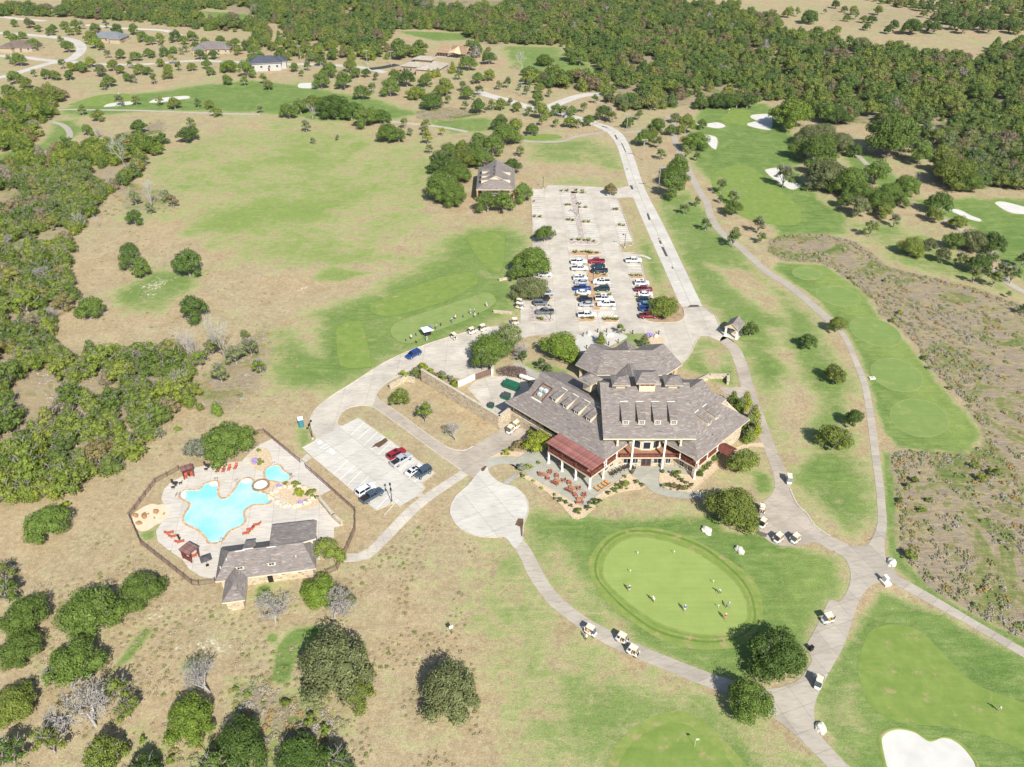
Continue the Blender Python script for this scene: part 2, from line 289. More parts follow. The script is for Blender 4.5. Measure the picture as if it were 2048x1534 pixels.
PAINT = [  # channel, value, feather (m), photo outline of a patch that is green, stony, brushy or bright
 ('g', .40, 26, [(300, 440), (330, 300), (500, 235), (760, 260), (900, 300), (900, 440), (860, 520), (700, 570), (520, 560), (430, 520)]), ('y', .5, 25, [(300, 440), (330, 300), (500, 235), (760, 260), (900, 300), (900, 440), (860, 520), (700, 570), (520, 560), (430, 520)]), ('g', .52, 20, [(330, 330), (420, 280), (560, 235), (700, 250), (780, 290), (880, 330), (850, 400), (800, 420), (640, 440), (480, 470), (370, 470), (330, 430), (300, 400)]),
 ('g', .82, 9, [(380, 465), (420, 425), (560, 400), (700, 395), (650, 432), (480, 462)]), ('g', .7, 8, [(540, 320), (640, 300), (690, 330), (600, 350)]), ('g', .78, 3, [(672, 325), (690, 295), (730, 280), (735, 292), (700, 310), (685, 330)]),
 ('g', .08, 10, [(150, 500), (260, 450), (380, 490), (420, 545), (600, 545), (740, 515), (790, 560), (720, 620), (600, 640), (540, 650), (460, 640), (330, 700), (160, 690), (150, 600)]),
 ('g', .62, 9, [(420, 500), (520, 440), (640, 470), (760, 500), (820, 520), (700, 530), (560, 520)]),
 ('g', .68, 6, [(225, 590), (300, 545), (420, 535), (380, 590), (320, 630), (240, 630)]), ('g', .75, 3, [(610, 560), (660, 535), (740, 545), (690, 565), (640, 565)]),
 ('g', .86, 10, [(560, 660), (640, 620), (760, 585), (860, 520), (940, 455), (1010, 448), (1040, 480), (1045, 560), (1020, 630), (900, 675), (780, 725), (700, 768), (600, 800), (555, 740)]),
 ('g', .3, 5, [(560, 640), (640, 640), (650, 720), (600, 700)]), ('g', .2, 4, [(560, 780), (640, 790), (590, 850), (520, 850)]), ('g', .72, 3, [(600, 850), (618, 862), (632, 882), (604, 898), (590, 880)]),
 ('g', .9, 7, [(120, 222), (230, 192), (330, 182), (500, 160), (600, 172), (750, 200), (830, 228), (760, 245), (640, 235), (500, 222), (330, 222), (150, 232)]),
 ('g', .8, 4, [(110, 243), (150, 238), (168, 260), (120, 295), (30, 330), (-40, 340), (-40, 318), (80, 285)]),
 ('g', .8, 5, [(840, 240), (980, 235), (1000, 262), (900, 268)]), ('g', .62, 9, [(1040, 285), (1180, 272), (1232, 300), (1252, 370), (1100, 362), (1060, 300)]), ('g', .15, 7, [(1060, 330), (1180, 330), (1235, 345), (1240, 365), (1080, 355)]),
 ('g', .75, 6, [(1010, 92), (1115, 95), (1200, 142), (1160, 158), (1100, 150), (1020, 130)]), ('g', .85, 4, [(790, 62), (930, 66), (935, 80), (870, 82)]), ('g', .85, 5, [(400, 22), (500, 28), (520, 46), (420, 42)]), ('g', .8, 4, [(-40, 10), (90, 14), (100, 20), (-40, 22)]),
 ('g', .92, 5, [(1400, 217), (1530, 207), (1560, 240), (1600, 290), (1600, 340), (1650, 400), (1700, 440), (1690, 467), (1560, 472), (1500, 400), (1440, 380), (1390, 330), (1380, 260)]), ('g', .9, 4, [(1640, 245), (1700, 290), (1760, 320), (1800, 360), (1790, 395), (1700, 330)]),
 ('g', .4, 5, [(1580, 330), (1620, 370), (1700, 430), (1640, 400)]), ('g', .9, 5, [(1820, 398), (1960, 395), (2100, 398), (2100, 600), (2000, 520), (1940, 450), (1860, 425)]), ('g', .6, 8, [(1690, 445), (1820, 440), (2000, 560), (2048, 600), (1911, 560), (1780, 525)]), ('g', .3, 5, [(1780, 440), (1880, 440), (1900, 470), (1800, 470)]),
 ('g', .75, 6, [(1310, 400), (1380, 380), (1450, 470), (1540, 560), (1640, 650), (1700, 760), (1720, 900), (1745, 1040), (1700, 1090), (1620, 1030), (1580, 950), (1540, 850), (1500, 740), (1450, 650), (1400, 590), (1340, 480)]), ('g', .7, 5, [(1260, 400), (1290, 440), (1345, 600), (1310, 600), (1285, 520), (1270, 480)]),
 ('g', .25, 5, [(1265, 400), (1285, 420), (1290, 470), (1275, 450)]), ('g', .28, 5, [(1420, 530), (1500, 545), (1560, 590), (1580, 650), (1500, 610)]), ('g', .12, 5, [(1545, 770), (1590, 750), (1635, 790), (1615, 850), (1625, 900), (1590, 930), (1570, 915), (1550, 840)]), ('g', .2, 4, [(1530, 650), (1565, 655), (1600, 740), (1570, 750)]), ('g', .2, 4, [(1600, 985), (1660, 1030), (1690, 1080), (1640, 1050)]),
 ('g', .96, 2.5, [(1555, 525), (1650, 530), (1720, 580), (1760, 640), (1830, 700), (1880, 770), (1960, 870), (1930, 905), (1790, 897), (1760, 850), (1740, 760), (1700, 670), (1640, 600), (1550, 540)]), ('y', .55, 8, [(1600, 525), (1660, 535), (1720, 580), (1760, 640), (1830, 700), (1880, 770), (1960, 870), (1930, 895), (1860, 860), (1780, 720), (1700, 630)]),
 ('g', .9, 1.5, [(1768, 905), (1782, 905), (1790, 968), (1796, 1098), (1831, 1140), (1886, 1194), (2060, 1287), (2060, 1305), (1860, 1195), (1775, 1130), (1775, 1040)]),
 ('g', .9, 4, [(1060, 1040), (1180, 1020), (1300, 1010), (1420, 1020), (1520, 1060), (1600, 1095), (1680, 1115), (1690, 1180), (1640, 1240), (1600, 1330), (1540, 1370), (1430, 1350), (1330, 1310), (1190, 1240), (1110, 1170), (1060, 1090)]), ('y', .35, 8, [(1640, 1100), (1690, 1130), (1640, 1230), (1560, 1240), (1560, 1130)]),
 ('g', .42, 4, [(1070, 1080), (1120, 1080), (1150, 1130), (1200, 1180), (1250, 1250), (1220, 1255), (1130, 1190), (1085, 1130)]), ('g', .22, 3, [(1150, 1032), (1290, 985), (1390, 1002), (1400, 1032), (1250, 1040)]), ('g', .3, 3, [(1410, 930), (1530, 895), (1545, 980), (1470, 1000)]), ('g', .95, 2, [(1510, 945), (1535, 950), (1535, 980), (1515, 985)]),
 ('g', .72, 3, [(1365, 735), (1400, 680), (1440, 685), (1475, 745), (1470, 775), (1420, 765)]), ('g', .25, 3, [(1400, 690), (1440, 700), (1450, 730), (1430, 740), (1405, 715)]),
 ('g', .93, 2.5, [(1640, 1440), (1640, 1390), (1700, 1260), (1760, 1180), (1840, 1210), (2120, 1350), (2120, 1700), (1720, 1700), (1700, 1534)]), ('g', .5, 5, [(1645, 1400), (1690, 1340), (1740, 1380), (1750, 1480), (1690, 1500)]),
 ('g', .36, 14, [(900, 1200), (1000, 1180), (1100, 1300), (1150, 1600), (980, 1600)]), ('g', .68, 12, [(1010, 1100), (1060, 1180), (1180, 1300), (1400, 1385), (1540, 1440), (1640, 1534), (1660, 1700), (1150, 1700), (1090, 1450), (1010, 1250)]), ('g', .34, 8, [(1060, 1200), (1130, 1270), (1180, 1330), (1110, 1400), (1050, 1300)]), ('g', .35, 4, [(1490, 1470), (1560, 1450), (1600, 1500), (1540, 1534)]),
 ('g', 1, 1.2, [(540, 1362), (556, 1295), (590, 1258), (650, 1250), (642, 1272), (600, 1300), (572, 1368)]), ('g', 1, 1.2, [(212, 1350), (240, 1320), (285, 1258), (307, 1257), (272, 1308), (232, 1340)]), ('g', 1, .8, [(515, 1180), (522, 1170), (537, 1175), (536, 1190), (520, 1191)]), ('g', 1, .8, [(536, 1272), (546, 1266), (553, 1274), (548, 1284), (538, 1282)]), ('g', .9, 1.5, [(360, 1340), (370, 1322), (400, 1320), (410, 1340)]), ('g', .8, 2, [(275, 1070), (300, 1060), (320, 1050), (310, 1075), (290, 1085)]), ('g', .7, 2, [(700, 850), (770, 880), (815, 920), (800, 930), (740, 880)]),
 ('g', .75, 3, [(1050, 1040), (1080, 1010), (1115, 1030), (1100, 1060), (1060, 1070)]), ('g', .6, 3, [(1185, 640), (1280, 665), (1320, 690), (1250, 700)]), ('g', .6, 2, [(1040, 725), (1100, 725), (1140, 745), (1110, 765), (1070, 745)]),
 ('g', .05, 2, [(1500, 1340), (1560, 1330), (1600, 1355), (1560, 1372), (1510, 1372)]), ('g', .05, 2, [(1440, 1045), (1500, 1050), (1520, 1062), (1480, 1068), (1445, 1060)]), ('g', .0, 3, [(850, 400), (960, 395), (1040, 405), (1000, 425), (860, 425)]),
 ('r', .95, 5, [(40, 765), (110, 735), (100, 800), (70, 850), (35, 880)]), ('r', .42, 9, [(190, 965), (330, 900), (375, 880), (350, 925), (250, 990), (180, 1045), (120, 1110), (40, 1190), (60, 1110)]), ('r', .6, 5, [(300, 1300), (400, 1250), (500, 1280), (490, 1330), (380, 1330)]), ('r', .55, 5, [(250, 1210), (350, 1190), (340, 1260), (280, 1260)]), ('r', .6, 4, [(90, 1380), (130, 1370), (110, 1500), (60, 1560)]), ('r', .6, 2.5, [(722, 1170), (762, 1175), (765, 1205), (735, 1205)]),
 ('r', 1, 6, [(865, 3), (1005, 3), (1000, 13), (868, 12)]), ('r', .55, 4, [(265, 565), (335, 545), (362, 562), (300, 605), (270, 595)]), ('r', .9, 5, [(1835, 190), (1900, 200), (2060, 205), (2060, 216), (1900, 216)]), ('r', .8, 5, [(1370, 84), (1445, 85), (1445, 94), (1370, 93)]), ('r', .6, 5, [(-20, 380), (55, 382), (50, 420), (-20, 430)]), ('r', .5, 3, [(550, 575), (640, 560), (640, 590), (570, 600)]), ('r', .35, 5, [(290, 660), (400, 640), (350, 700), (170, 720), (180, 690)]),
 ('b', .95, 4, NATIVE), ('r', .45, 8, LEFT_WOODS), ('r', .3, 10, FOREST), ('g', .75, 5, [(470, 1370), (560, 1390), (680, 1430), (640, 1480), (520, 1440)]), ('g', .6, 5, [(280, 1470), (420, 1500), (560, 1480), (560, 1560), (280, 1560)]), ('b', .7, 6, [(250, 265), (330, 235), (335, 260), (260, 300), (150, 330), (180, 290)]), ('b', .95, 3, [(830, 222), (900, 214), (965, 228), (900, 242), (835, 238)]), ('b', .6, 5, [(390, 760), (470, 690), (535, 640), (550, 700), (520, 790), (430, 840), (380, 810)]), ('b', .6, 4, [(450, 1370), (540, 1350), (600, 1400), (700, 1440), (660, 1510), (480, 1460)]), ('b', .5, 8, LEFT_WOODS), ('b', .5, 8, UP_WOODS), ('b', .6, 10, FOREST), ('b', .4, 10, [(1640, 10), (1900, 20), (1800, 60), (1650, 50)]), ('b', .5, 4, [(180, 340), (330, 380), (360, 420), (250, 430)]),
]
def build_ground():
    def grid(x0, x1, y0, y1, st):
        xs = np.linspace(x0, x1, int(round((x1-x0)/st))+1); ys = np.linspace(y0, y1, int(round((y1-y0)/st))+1)
        X, Y = np.meshgrid(xs, ys); nx, ny = len(xs), len(ys)
        i = np.arange(nx*ny).reshape(ny, nx)
        F = np.stack([i[:-1, :-1], i[:-1, 1:], i[1:, 1:], i[1:, :-1]], -1).reshape(-1, 4)
        return np.stack([X.ravel(), Y.ravel()], 1), F
    A, FA = grid(-240, 240, 40, 330, 0.9); B, FB = grid(-600, 600, 330, 960, 3.0)
    pts = np.concatenate([A, B]); F = np.concatenate([FA, FB+len(A)])
    L = 4000.0
    ext = [((-L, -L), (L, 40)), ((-L, 40), (-240, 330)), ((240, 40), (L, 330)), ((-L, 330), (-600, 960)), ((600, 330), (L, 960)), ((-L, 960), (L, L))]
    for (a, b), (c, d) in ext:
        o = len(pts); pts = np.concatenate([pts, [(a, b), (c, b), (c, d), (a, d)]]); F = np.concatenate([F, [[o, o+1, o+2, o+3]]])
    x, y = pts[:, 0], pts[:, 1]; msk = np.zeros((len(pts), 4), np.float32); msk[:, 0] = 0.16
    msk[:, 0] += np.where(y > 420, 0.08, 0)
    for ch, val, fe, poly in PAINT:
        w = [(p.x, p.y) for p in GP(poly)] ; a = np.array(w)
        sel = np.where((x > a[:, 0].min()-fe) & (x < a[:, 0].max()+fe) & (y > a[:, 1].min()-fe) & (y < a[:, 1].max()+fe))[0]
        s = sdist(x[sel], y[sel], w); t = np.clip((s+fe)/(2*fe), 0, 1); t = t*t*(3-2*t); c = CH[ch]
        msk[sel, c] = msk[sel, c]*(1-t)+val*t
    me = bpy.data.meshes.new('ground'); me.vertices.add(len(pts)); co = np.zeros((len(pts), 3), np.float32); co[:, :2] = pts
    me.vertices.foreach_set('co', co.ravel()); me.loops.add(len(F)*4); me.loops.foreach_set('vertex_index', F.ravel().astype(np.int32))
    me.polygons.add(len(F)); me.polygons.foreach_set('loop_start', np.arange(0, len(F)*4, 4, dtype=np.int32)); me.update(calc_edges=True)
    at = me.attributes.new('mask', 'FLOAT_COLOR', 'POINT'); at.data.foreach_set('color', msk.ravel())
    # material
    m, nt, n, l, b = nodes('grassland'); b.inputs['Roughness'].default_value = 0.92; b.inputs['Specular IOR Level'].default_value = 0.1
    geo = n.new('ShaderNodeNewGeometry'); pos = geo.outputs['Position']
    att = n.new('ShaderNodeAttribute'); att.attribute_name = 'mask'; sp_ = n.new('ShaderNodeSeparateColor'); l.new(att.outputs['Color'], sp_.inputs[0])
    def nz(scale, detail=6, rough=0.6, vec=pos, dist=0.0):
        k = n.new('ShaderNodeTexNoise'); k.inputs['Scale'].default_value = scale; k.inputs['Detail'].default_value = detail; k.inputs['Roughness'].default_value = rough; k.inputs['Distortion'].default_value = dist; l.new(vec, k.inputs['Vector']); return k.outputs['Fac']
    def mth(op, a, c=None, d=None):
        k = n.new('ShaderNodeMath'); k.operation = op
        for i, q in enumerate((a, c, d)):
            if q is None: continue
            if isinstance(q, (int, float)): k.inputs[i].default_value = q
            else: l.new(q, k.inputs[i])
        return k.outputs[0]
    def mix(f, a, c, mode='MIX'):
        k = n.new('ShaderNodeMix'); k.data_type = 'RGBA'; k.blend_type = mode
        if isinstance(f, (int, float)): k.inputs[0].default_value = f
        else: l.new(f, k.inputs[0])
        for i, q in ((6, a), (7, c)):
            if isinstance(q, tuple): k.inputs[i].default_value = (*q, 1)
            else: l.new(q, k.inputs[i])
        return k.outputs[2]
    def rmp(f, stops): r = ramp(n, stops); l.new(f, r.inputs[0]); return r.outputs[0]
    big = nz(0.035, 6, 0.6); mid = nz(0.16, 8, 0.68, dist=0.6); fine = nz(1.1, 6, 0.75); tiny = nz(4.0, 3, 0.7)
    mp = n.new('ShaderNodeMapping'); mp.inputs['Rotation'].default_value = (0, 0, 0.9); mp.inputs['Scale'].default_value = (0.09, 0.9, 1); l.new(pos, mp.inputs['Vector'])
    streak = nz(1.0, 5, 0.65, mp.outputs[0], 0.8)
    mix_n = mth('ADD', mth('ADD', mth('MULTIPLY', mid, 0.5), mth('MULTIPLY', fine, 0.26)), mth('MULTIPLY', streak, 0.24))
    gv = mth('ADD', sp_.outputs[0], mth('MULTIPLY', mth('SUBTRACT', mix_n, 0.5), 2.9))
    gv = mth('ADD', gv, mth('MULTIPLY', mth('SUBTRACT', big, 0.5), 0.95))
    gmask = rmp(gv, [(0.42, (0, 0, 0)), (0.74, (1, 1, 1))])
    tone = mth('ADD', mth('MULTIPLY', fine, 0.62), mth('MULTIPLY', mid, 0.38))
    dry = rmp(tone, [(0.28, (0.24, 0.185, 0.105)), (0.44, (0.36, 0.285, 0.175)), (0.56, (0.45, 0.37, 0.245)), (0.66, (0.53, 0.45, 0.315)), (0.78, (0.39, 0.32, 0.19))])
    warm = rmp(big, [(0.35, (1.05, 0.985, 0.93)), (0.65, (0.97, 1.0, 0.97))]); dry = mix(1.0, dry, warm, 'MULTIPLY')
    grn = rmp(mth('ADD', mth('MULTIPLY', streak, 0.45), mth('MULTIPLY', mid, 0.55)), [(0.3, (0.075, 0.145, 0.034)), (0.44, (0.130, 0.210, 0.052)), (0.56, (0.200, 0.270, 0.080)), (0.68, (0.295, 0.34, 0.13))])
    grn = mix(mth('MULTIPLY', att.outputs['Alpha'], 0.9), grn, (0.30, 0.36, 0.10))
    straw = rmp(tone, [(0.32, (0.255, 0.265, 0.105)), (0.5, (0.365, 0.36, 0.165)), (0.68, (0.46, 0.44, 0.235))])
    col = mix(rmp(gv, [(0.24, (0, 0, 0)), (0.46, (1, 1, 1))]), dry, straw); col = mix(gmask, col, grn)
    olive = rmp(nz(0.5, 6, 0.7), [(0.35, (0.9, 0.9, 0.9)), (0.65, (1.08, 1.08, 1.05))]); col = mix(1.0, col, olive, 'MULTIPLY')
    mpb = n.new('ShaderNodeMapping'); mpb.inputs['Rotation'].default_value = (0, 0, -0.7); mpb.inputs['Scale'].default_value = (0.25, 1.5, 1); l.new(pos, mpb.inputs['Vector'])
    patch = nz(0.045, 5, 0.6, dist=1.5); mat_ = nz(1.0, 6, 0.72, mpb.outputs[0], 1.2)
    brush = rmp(mth('ADD', mth('MULTIPLY', patch, 0.75), mth('MULTIPLY', nz(0.6, 6, 0.75), 0.25)), [(0.38, (0.13, 0.18, 0.05)), (0.45, (0.22, 0.225, 0.09)), (0.49, (0.335, 0.27, 0.18)), (0.53, (0.275, 0.23, 0.175)), (0.57, (0.36, 0.29, 0.175)), (0.61, (0.24, 0.225, 0.11)), (0.66, (0.15, 0.19, 0.06))])
    brush = mix(1.0, brush, rmp(mat_, [(0.3, (0.62, 0.62, 0.62)), (0.5, (1.0, 0.99, 0.98)), (0.68, (1.3, 1.27, 1.22))]), 'MULTIPLY')
    col = mix(rmp(mth('ADD', sp_.outputs[2], mth('MULTIPLY', mth('SUBTRACT', mid, 0.5), 1.1)), [(0.35, (0, 0, 0)), (0.6, (1, 1, 1))]), col, brush)
    rk = rmp(mth('ADD', sp_.outputs[1], mth('MULTIPLY', mth('SUBTRACT', mth('ADD', mth('MULTIPLY', mid, 0.45), mth('MULTIPLY', fine, 0.55)), 0.5), 2.6)), [(0.62, (0, 0, 0)), (0.74, (1, 1, 1))])
    col = mix(rk, col, rmp(fine, [(0.35, (0.42, 0.34, 0.25)), (0.6, (0.66, 0.58, 0.47))]))
    grain = rmp(tiny, [(0.3, (0.70, 0.71, 0.70)), (0.7, (1.22, 1.21, 1.18))]); col = mix(1.0, col, grain, 'MULTIPLY')
    l.new(col, b.inputs['Base Color'])
    bp = n.new('ShaderNodeBump'); bp.inputs['Strength'].default_value = 0.5; bp.inputs['Distance'].default_value = 0.22; l.new(mth('ADD', fine, mth('MULTIPLY', mid, 2.0)), bp.inputs['Height']); l.new(bp.outputs[0], b.inputs['Normal'])
    me.materials.append(m); put('ground', me, kind='structure')
build_ground()

# ---------------------------------------------------------------- sheets: turf, sand, paving
def sheet(name, poly, z, mt, kind='structure', parent=None, label=None, cat=None, group=None):
    return MB().flat(poly, z).build(name, mt, parent, kind=kind, label=label, cat=cat, group=group)
def clip(poly, cell):
    """clip a polygon by a convex cell (counter-clockwise)"""
    out = [tuple(p) for p in poly]
    for i in range(len(cell)):
        a, b = cell[i], cell[(i+1) % len(cell)]; src, out = out, []
        if not src: return []
        f = lambda p: (b[0]-a[0])*(p[1]-a[1])-(b[1]-a[1])*(p[0]-a[0])
        for j in range(len(src)):
            p, q = src[j-1], src[j]; fp, fq = f(p), f(q)
            if (fp >= 0) != (fq >= 0): t = fp/(fp-fq); out.append((p[0]+(q[0]-p[0])*t, p[1]+(q[1]-p[1])*t))
            if fq >= 0: out.append(q)
    return out
def area2(p): return abs(sum(p[i-1][0]*p[i][1]-p[i][0]*p[i-1][1] for i in range(len(p))))/2
def paved(name, poly, z, mt, cell=5.0, ang=0.0, gap=0.05, cell2=None, label=None):
    """a concrete pavement: joint bed with separately poured slabs on it"""
    poly = [(p[0], p[1]) for p in poly]
    base = sheet(name, poly, z, JOINT, label=label); c, s = math.cos(ang), math.sin(ang); ch = cell2 or cell
    loc = [(p[0]*c+p[1]*s, -p[0]*s+p[1]*c) for p in poly]
    x0, x1 = min(p[0] for p in loc), max(p[0] for p in loc); y0, y1 = min(p[1] for p in loc), max(p[1] for p in loc)
    nx, ny = max(1, round((x1-x0)/cell)), max(1, round((y1-y0)/ch)); dx, dy = (x1-x0)/nx, (y1-y0)/ny; g = gap/2
    for i in range(nx):
        for j in range(ny):
            a, b = x0+i*dx, y0+j*dy
            q = clip(loc, [(a+g, b+g), (a+dx-g, b+g), (a+dx-g, b+dy-g), (a+g, b+dy-g)])
            if len(q) < 3 or area2(q) < 0.15: continue
            w = [(p[0]*c-p[1]*s, p[0]*s+p[1]*c) for p in q]
            try: MB().flat(w, z+0.012).build('slab', mt, base)
            except Exception: pass
    return base
def strip(name, L, R, z, mt, slab=3.2, gap=0.05, n=None, label=None):
    """a poured path between two edge lines given as photo points"""
    L = smooth([G(*p) for p in L], 8, False); R = smooth([G(*p) for p in R], 8, False)
    def resample(P, k):
        d = [0]
        for i in range(1, len(P)): d.append(d[-1]+(P[i]-P[i-1]).length)
        out = []; j = 0
        for q in range(k+1):
            t = d[-1]*q/k
            while j < len(P)-2 and d[j+1] < t: j += 1
            out.append(P[j].lerp(P[j+1], min(1, max(0, (t-d[j])/max(1e-6, d[j+1]-d[j])))))
        return out, d[-1]
    ln = max(resample(L, 4)[1], resample(R, 4)[1]); k = n or max(2, round(ln/slab)); L, _ = resample(L, k); R, _ = resample(R, k)
    base = sheet(name, L+R[::-1], z, JOINT, label=label)
    for i in range(k):
        t = gap/ln*k/2
        q = [L[i].lerp(L[i+1], t), L[i].lerp(L[i+1], 1-t), R[i].lerp(R[i+1], 1-t), R[i].lerp(R[i+1], t)]
        MB().flat(q, z+0.012).build('slab', mt, base)
    return base
def kerb(name, pts, w=0.2, h=0.13, z=0.0, closed=False, n=4, parent=None, mt=None, px=True):
    P = [G(*p) for p in pts] if px else [Vector((p[0], p[1], 0)) for p in pts]
    P = smooth(P, n, closed) if n > 1 else P
    mb = MB(); m = len(P); rng = m if closed else m-1
    for i in range(rng):
        a, b = P[i].copy(), P[(i+1) % m].copy(); a.z = b.z = z+h/2; d = (b-a)
        if d.length > 0.01: d = d.normalized()*0.02; mb.bar(a-d, b+d, w, h)
    return mb.build(name, mt or KERB, parent, kind='structure' if not parent else None)
P2 = lambda pts: [(p.x, p.y) for p in GP(pts)]
S2 = lambda pts, n=6: [(p.x, p.y) for p in smooth(GP(pts), n)]
GREEN = M_turf('putting_turf', (0.25, 0.325, 0.085), (0.305, 0.375, 0.11), 0.25); COLLAR = M_turf('collar_turf', (0.165, 0.235, 0.05), (0.26, 0.315, 0.085), 0.5, dryamt=0.5)
TEE = M_turf('tee_turf', (0.145, 0.225, 0.045), (0.235, 0.30, 0.075), 0.35, dryamt=0.25); TEE_PALE = M_turf('tee_turf_pale', (0.19, 0.26, 0.075), (0.26, 0.32, 0.105), 0.35, dryamt=0.3); EDGE = M_turf('tee_edge_turf', (0.105, 0.18, 0.03), (0.17, 0.25, 0.05), 0.6, dryamt=0.3)
RING = M_turf('tee_ring_turf', (0.24, 0.29, 0.10), (0.33, 0.35, 0.15), 0.5, dryamt=.4); OVAL = M_turf('oval_tee_turf', (0.165, 0.245, 0.065), (0.225, 0.295, 0.09), 0.3, dryamt=.2)
def turf(name, pts, z, mt, n=6, label=None): return sheet(name, S2(pts, n), z, mt)
def grow(pts, k):
    cx = sum(p[0] for p in pts)/len(pts); cy = sum(p[1] for p in pts)/len(pts)
    out = []
    for x, y in pts: d = math.hypot(x-cx, y-cy); out.append((x+(x-cx)/d*k, y+(y-cy)/d*k))
    return out
PG_OUT = [(1177, 1138), (1184, 1106), (1214, 1073), (1257, 1057), (1307, 1056), (1374, 1073), (1437, 1106), (1490, 1143), (1514, 1172), (1525, 1208), (1521, 1248), (1490, 1287), (1449, 1298), (1387, 1298), (1324, 1280), (1274, 1250), (1224, 1215), (1194, 1180)]
PG_IN = [(1208, 1152), (1212, 1116), (1239, 1086), (1282, 1075), (1342, 1086), (1400, 1111), (1455, 1151), (1482, 1183), (1493, 1215), (1492, 1238), (1474, 1258), (1437, 1269), (1387, 1266), (1324, 1248), (1274, 1218), (1232, 1183)]
turf('green_collar', PG_OUT, 0.02, COLLAR); [turf('green_collar', grow(PG_IN, k), 0.022+i*.004, [EDGE, COLLAR, TEE, COLLAR][i], 6) for i, k in enumerate((19, 14, 9, 4))]; turf('putting_green', PG_IN, 0.044, GREEN)
G2 = [(1235, 1560), (1249, 1508), (1287, 1470), (1334, 1448), (1374, 1450), (1405, 1473), (1470, 1534), (1520, 1620), (1380, 1680), (1260, 1640)]
turf('green_collar', grow(G2, 24), 0.02, COLLAR); turf('putting_green', G2, 0.04, TEE)
G3 = [(1716, 1345), (1720, 1310), (1738, 1265), (1765, 1252), (1800, 1250), (1840, 1262), (1880, 1300), (1940, 1360), (2000, 1390), (2100, 1430), (2120, 1530), (2000, 1480), (1900, 1455), (1800, 1445), (1740, 1410)]
turf('chipping_green', G3, 0.02, TEE)
TEES = [[(781, 660), (790, 647), (812, 637), (887, 612), (962, 588), (980, 587), (991, 597), (987, 609), (940, 637), (870, 663), (826, 685), (800, 684), (785, 673)],
 [(740, 617), (752, 604), (812, 579), (887, 554), (938, 544), (955, 554), (952, 567), (912, 592), (862, 612), (787, 631), (752, 629)],
 [(935, 482), (943, 470), (975, 465), (1005, 465), (1010, 476), (1005, 537), (988, 544), (963, 525)],
 [(673, 662), (682, 649), (710, 642), (725, 650), (742, 725), (732, 735), (692, 735), (677, 719)]]
for i, t in enumerate(TEES): turf('tee_box', grow(t, 1.5), 0.02, EDGE, 4); turf('tee_box', t, 0.04, TEE_PALE if i == 0 else TEE, 4)
for cx, cy, rx, ry, a in [(1614, 547, 29, 12, .12), (1676, 592, 44, 18, .2), (1751, 664, 53, 25, .3), (1794, 750, 53, 30, .3), (1839, 836, 59, 36, .22)]:
    e = [(cx+rx*math.cos(t)*math.cos(a)-ry*math.sin(t)*math.sin(a), cy+rx*math.cos(t)*math.sin(a)+ry*math.sin(t)*math.cos(a)) for t in [k*math.pi/8 for k in range(16)]]
    turf('tee_box', grow(e, 1.2), 0.02, RING, 3); turf('tee_box', e, 0.04, OVAL, 3)
for q in [[(1452, 228), (1470, 219), (1500, 222), (1495, 248), (1460, 246), (1440, 238)], [(1425, 350), (1490, 330), (1560, 380), (1600, 420), (1590, 450), (1500, 440), (1440, 400)], [(150, 205), (200, 190), (260, 188), (275, 202), (200, 212), (140, 210)], [(1110, 140), (1150, 132), (1195, 142), (1170, 156), (1120, 152)], [(1045, 272), (1100, 268), (1125, 275), (1090, 281), (1050, 279)]]:
    turf('fairway_green', q, 0.02, TEE, 5)
BUNK = [([(208, 213), (220, 207), (260, 203), (262, 209), (215, 214)], 'far white sand bunker beside left fairway green'), ([(300, 203), (312, 198), (341, 194), (375, 192), (378, 197), (356, 200), (330, 204), (302, 206)], 'long white sand bunker lying across the far left fairway'), ([(597, 168), (610, 166), (632, 167), (634, 176), (600, 176)], 'small squarish sand bunker at the edge of the far woods'),
 ([(1505, 230), (1536, 228), (1544, 234), (1543, 256), (1533, 260), (1500, 253), (1495, 247), (1512, 242), (1502, 236)], 'ragged-edged sand bunker right of the far green'), ([(1392, 248), (1415, 247), (1436, 245), (1451, 252), (1437, 257), (1416, 254)], 'narrow sand bunker directly below the far green flag'), ([(1397, 270), (1432, 274), (1433, 297), (1424, 296), (1414, 285)], 'wedge-shaped sand bunker behind roadside oak cluster'),
 ([(1532, 339), (1561, 337), (1571, 360), (1601, 368), (1599, 374), (1581, 379), (1551, 361), (1534, 346)], 'sand bunker with a lone tree standing in it'), ([(1883, 419), (1916, 419), (1942, 431), (1962, 439), (1958, 443), (1936, 438), (1909, 426)], 'slanting sand bunker on right-hand fairway'), ([(1990, 406), (2010, 404), (2060, 418), (2060, 428), (2027, 427), (2007, 419)], 'white sand bunker cut by the right picture edge'),
 ([(1764, 1490), (1771, 1468), (1796, 1459), (1829, 1465), (1859, 1483), (1887, 1476), (1912, 1484), (1937, 1508), (1952, 1540), (1940, 1600), (1860, 1620), (1790, 1570)], 'big heart-shaped white sand bunker at the bottom right corner'), ([(48, 14), (58, 11), (70, 13), (68, 18), (50, 18)], 'tiny white sand bunker in the top left corner')]
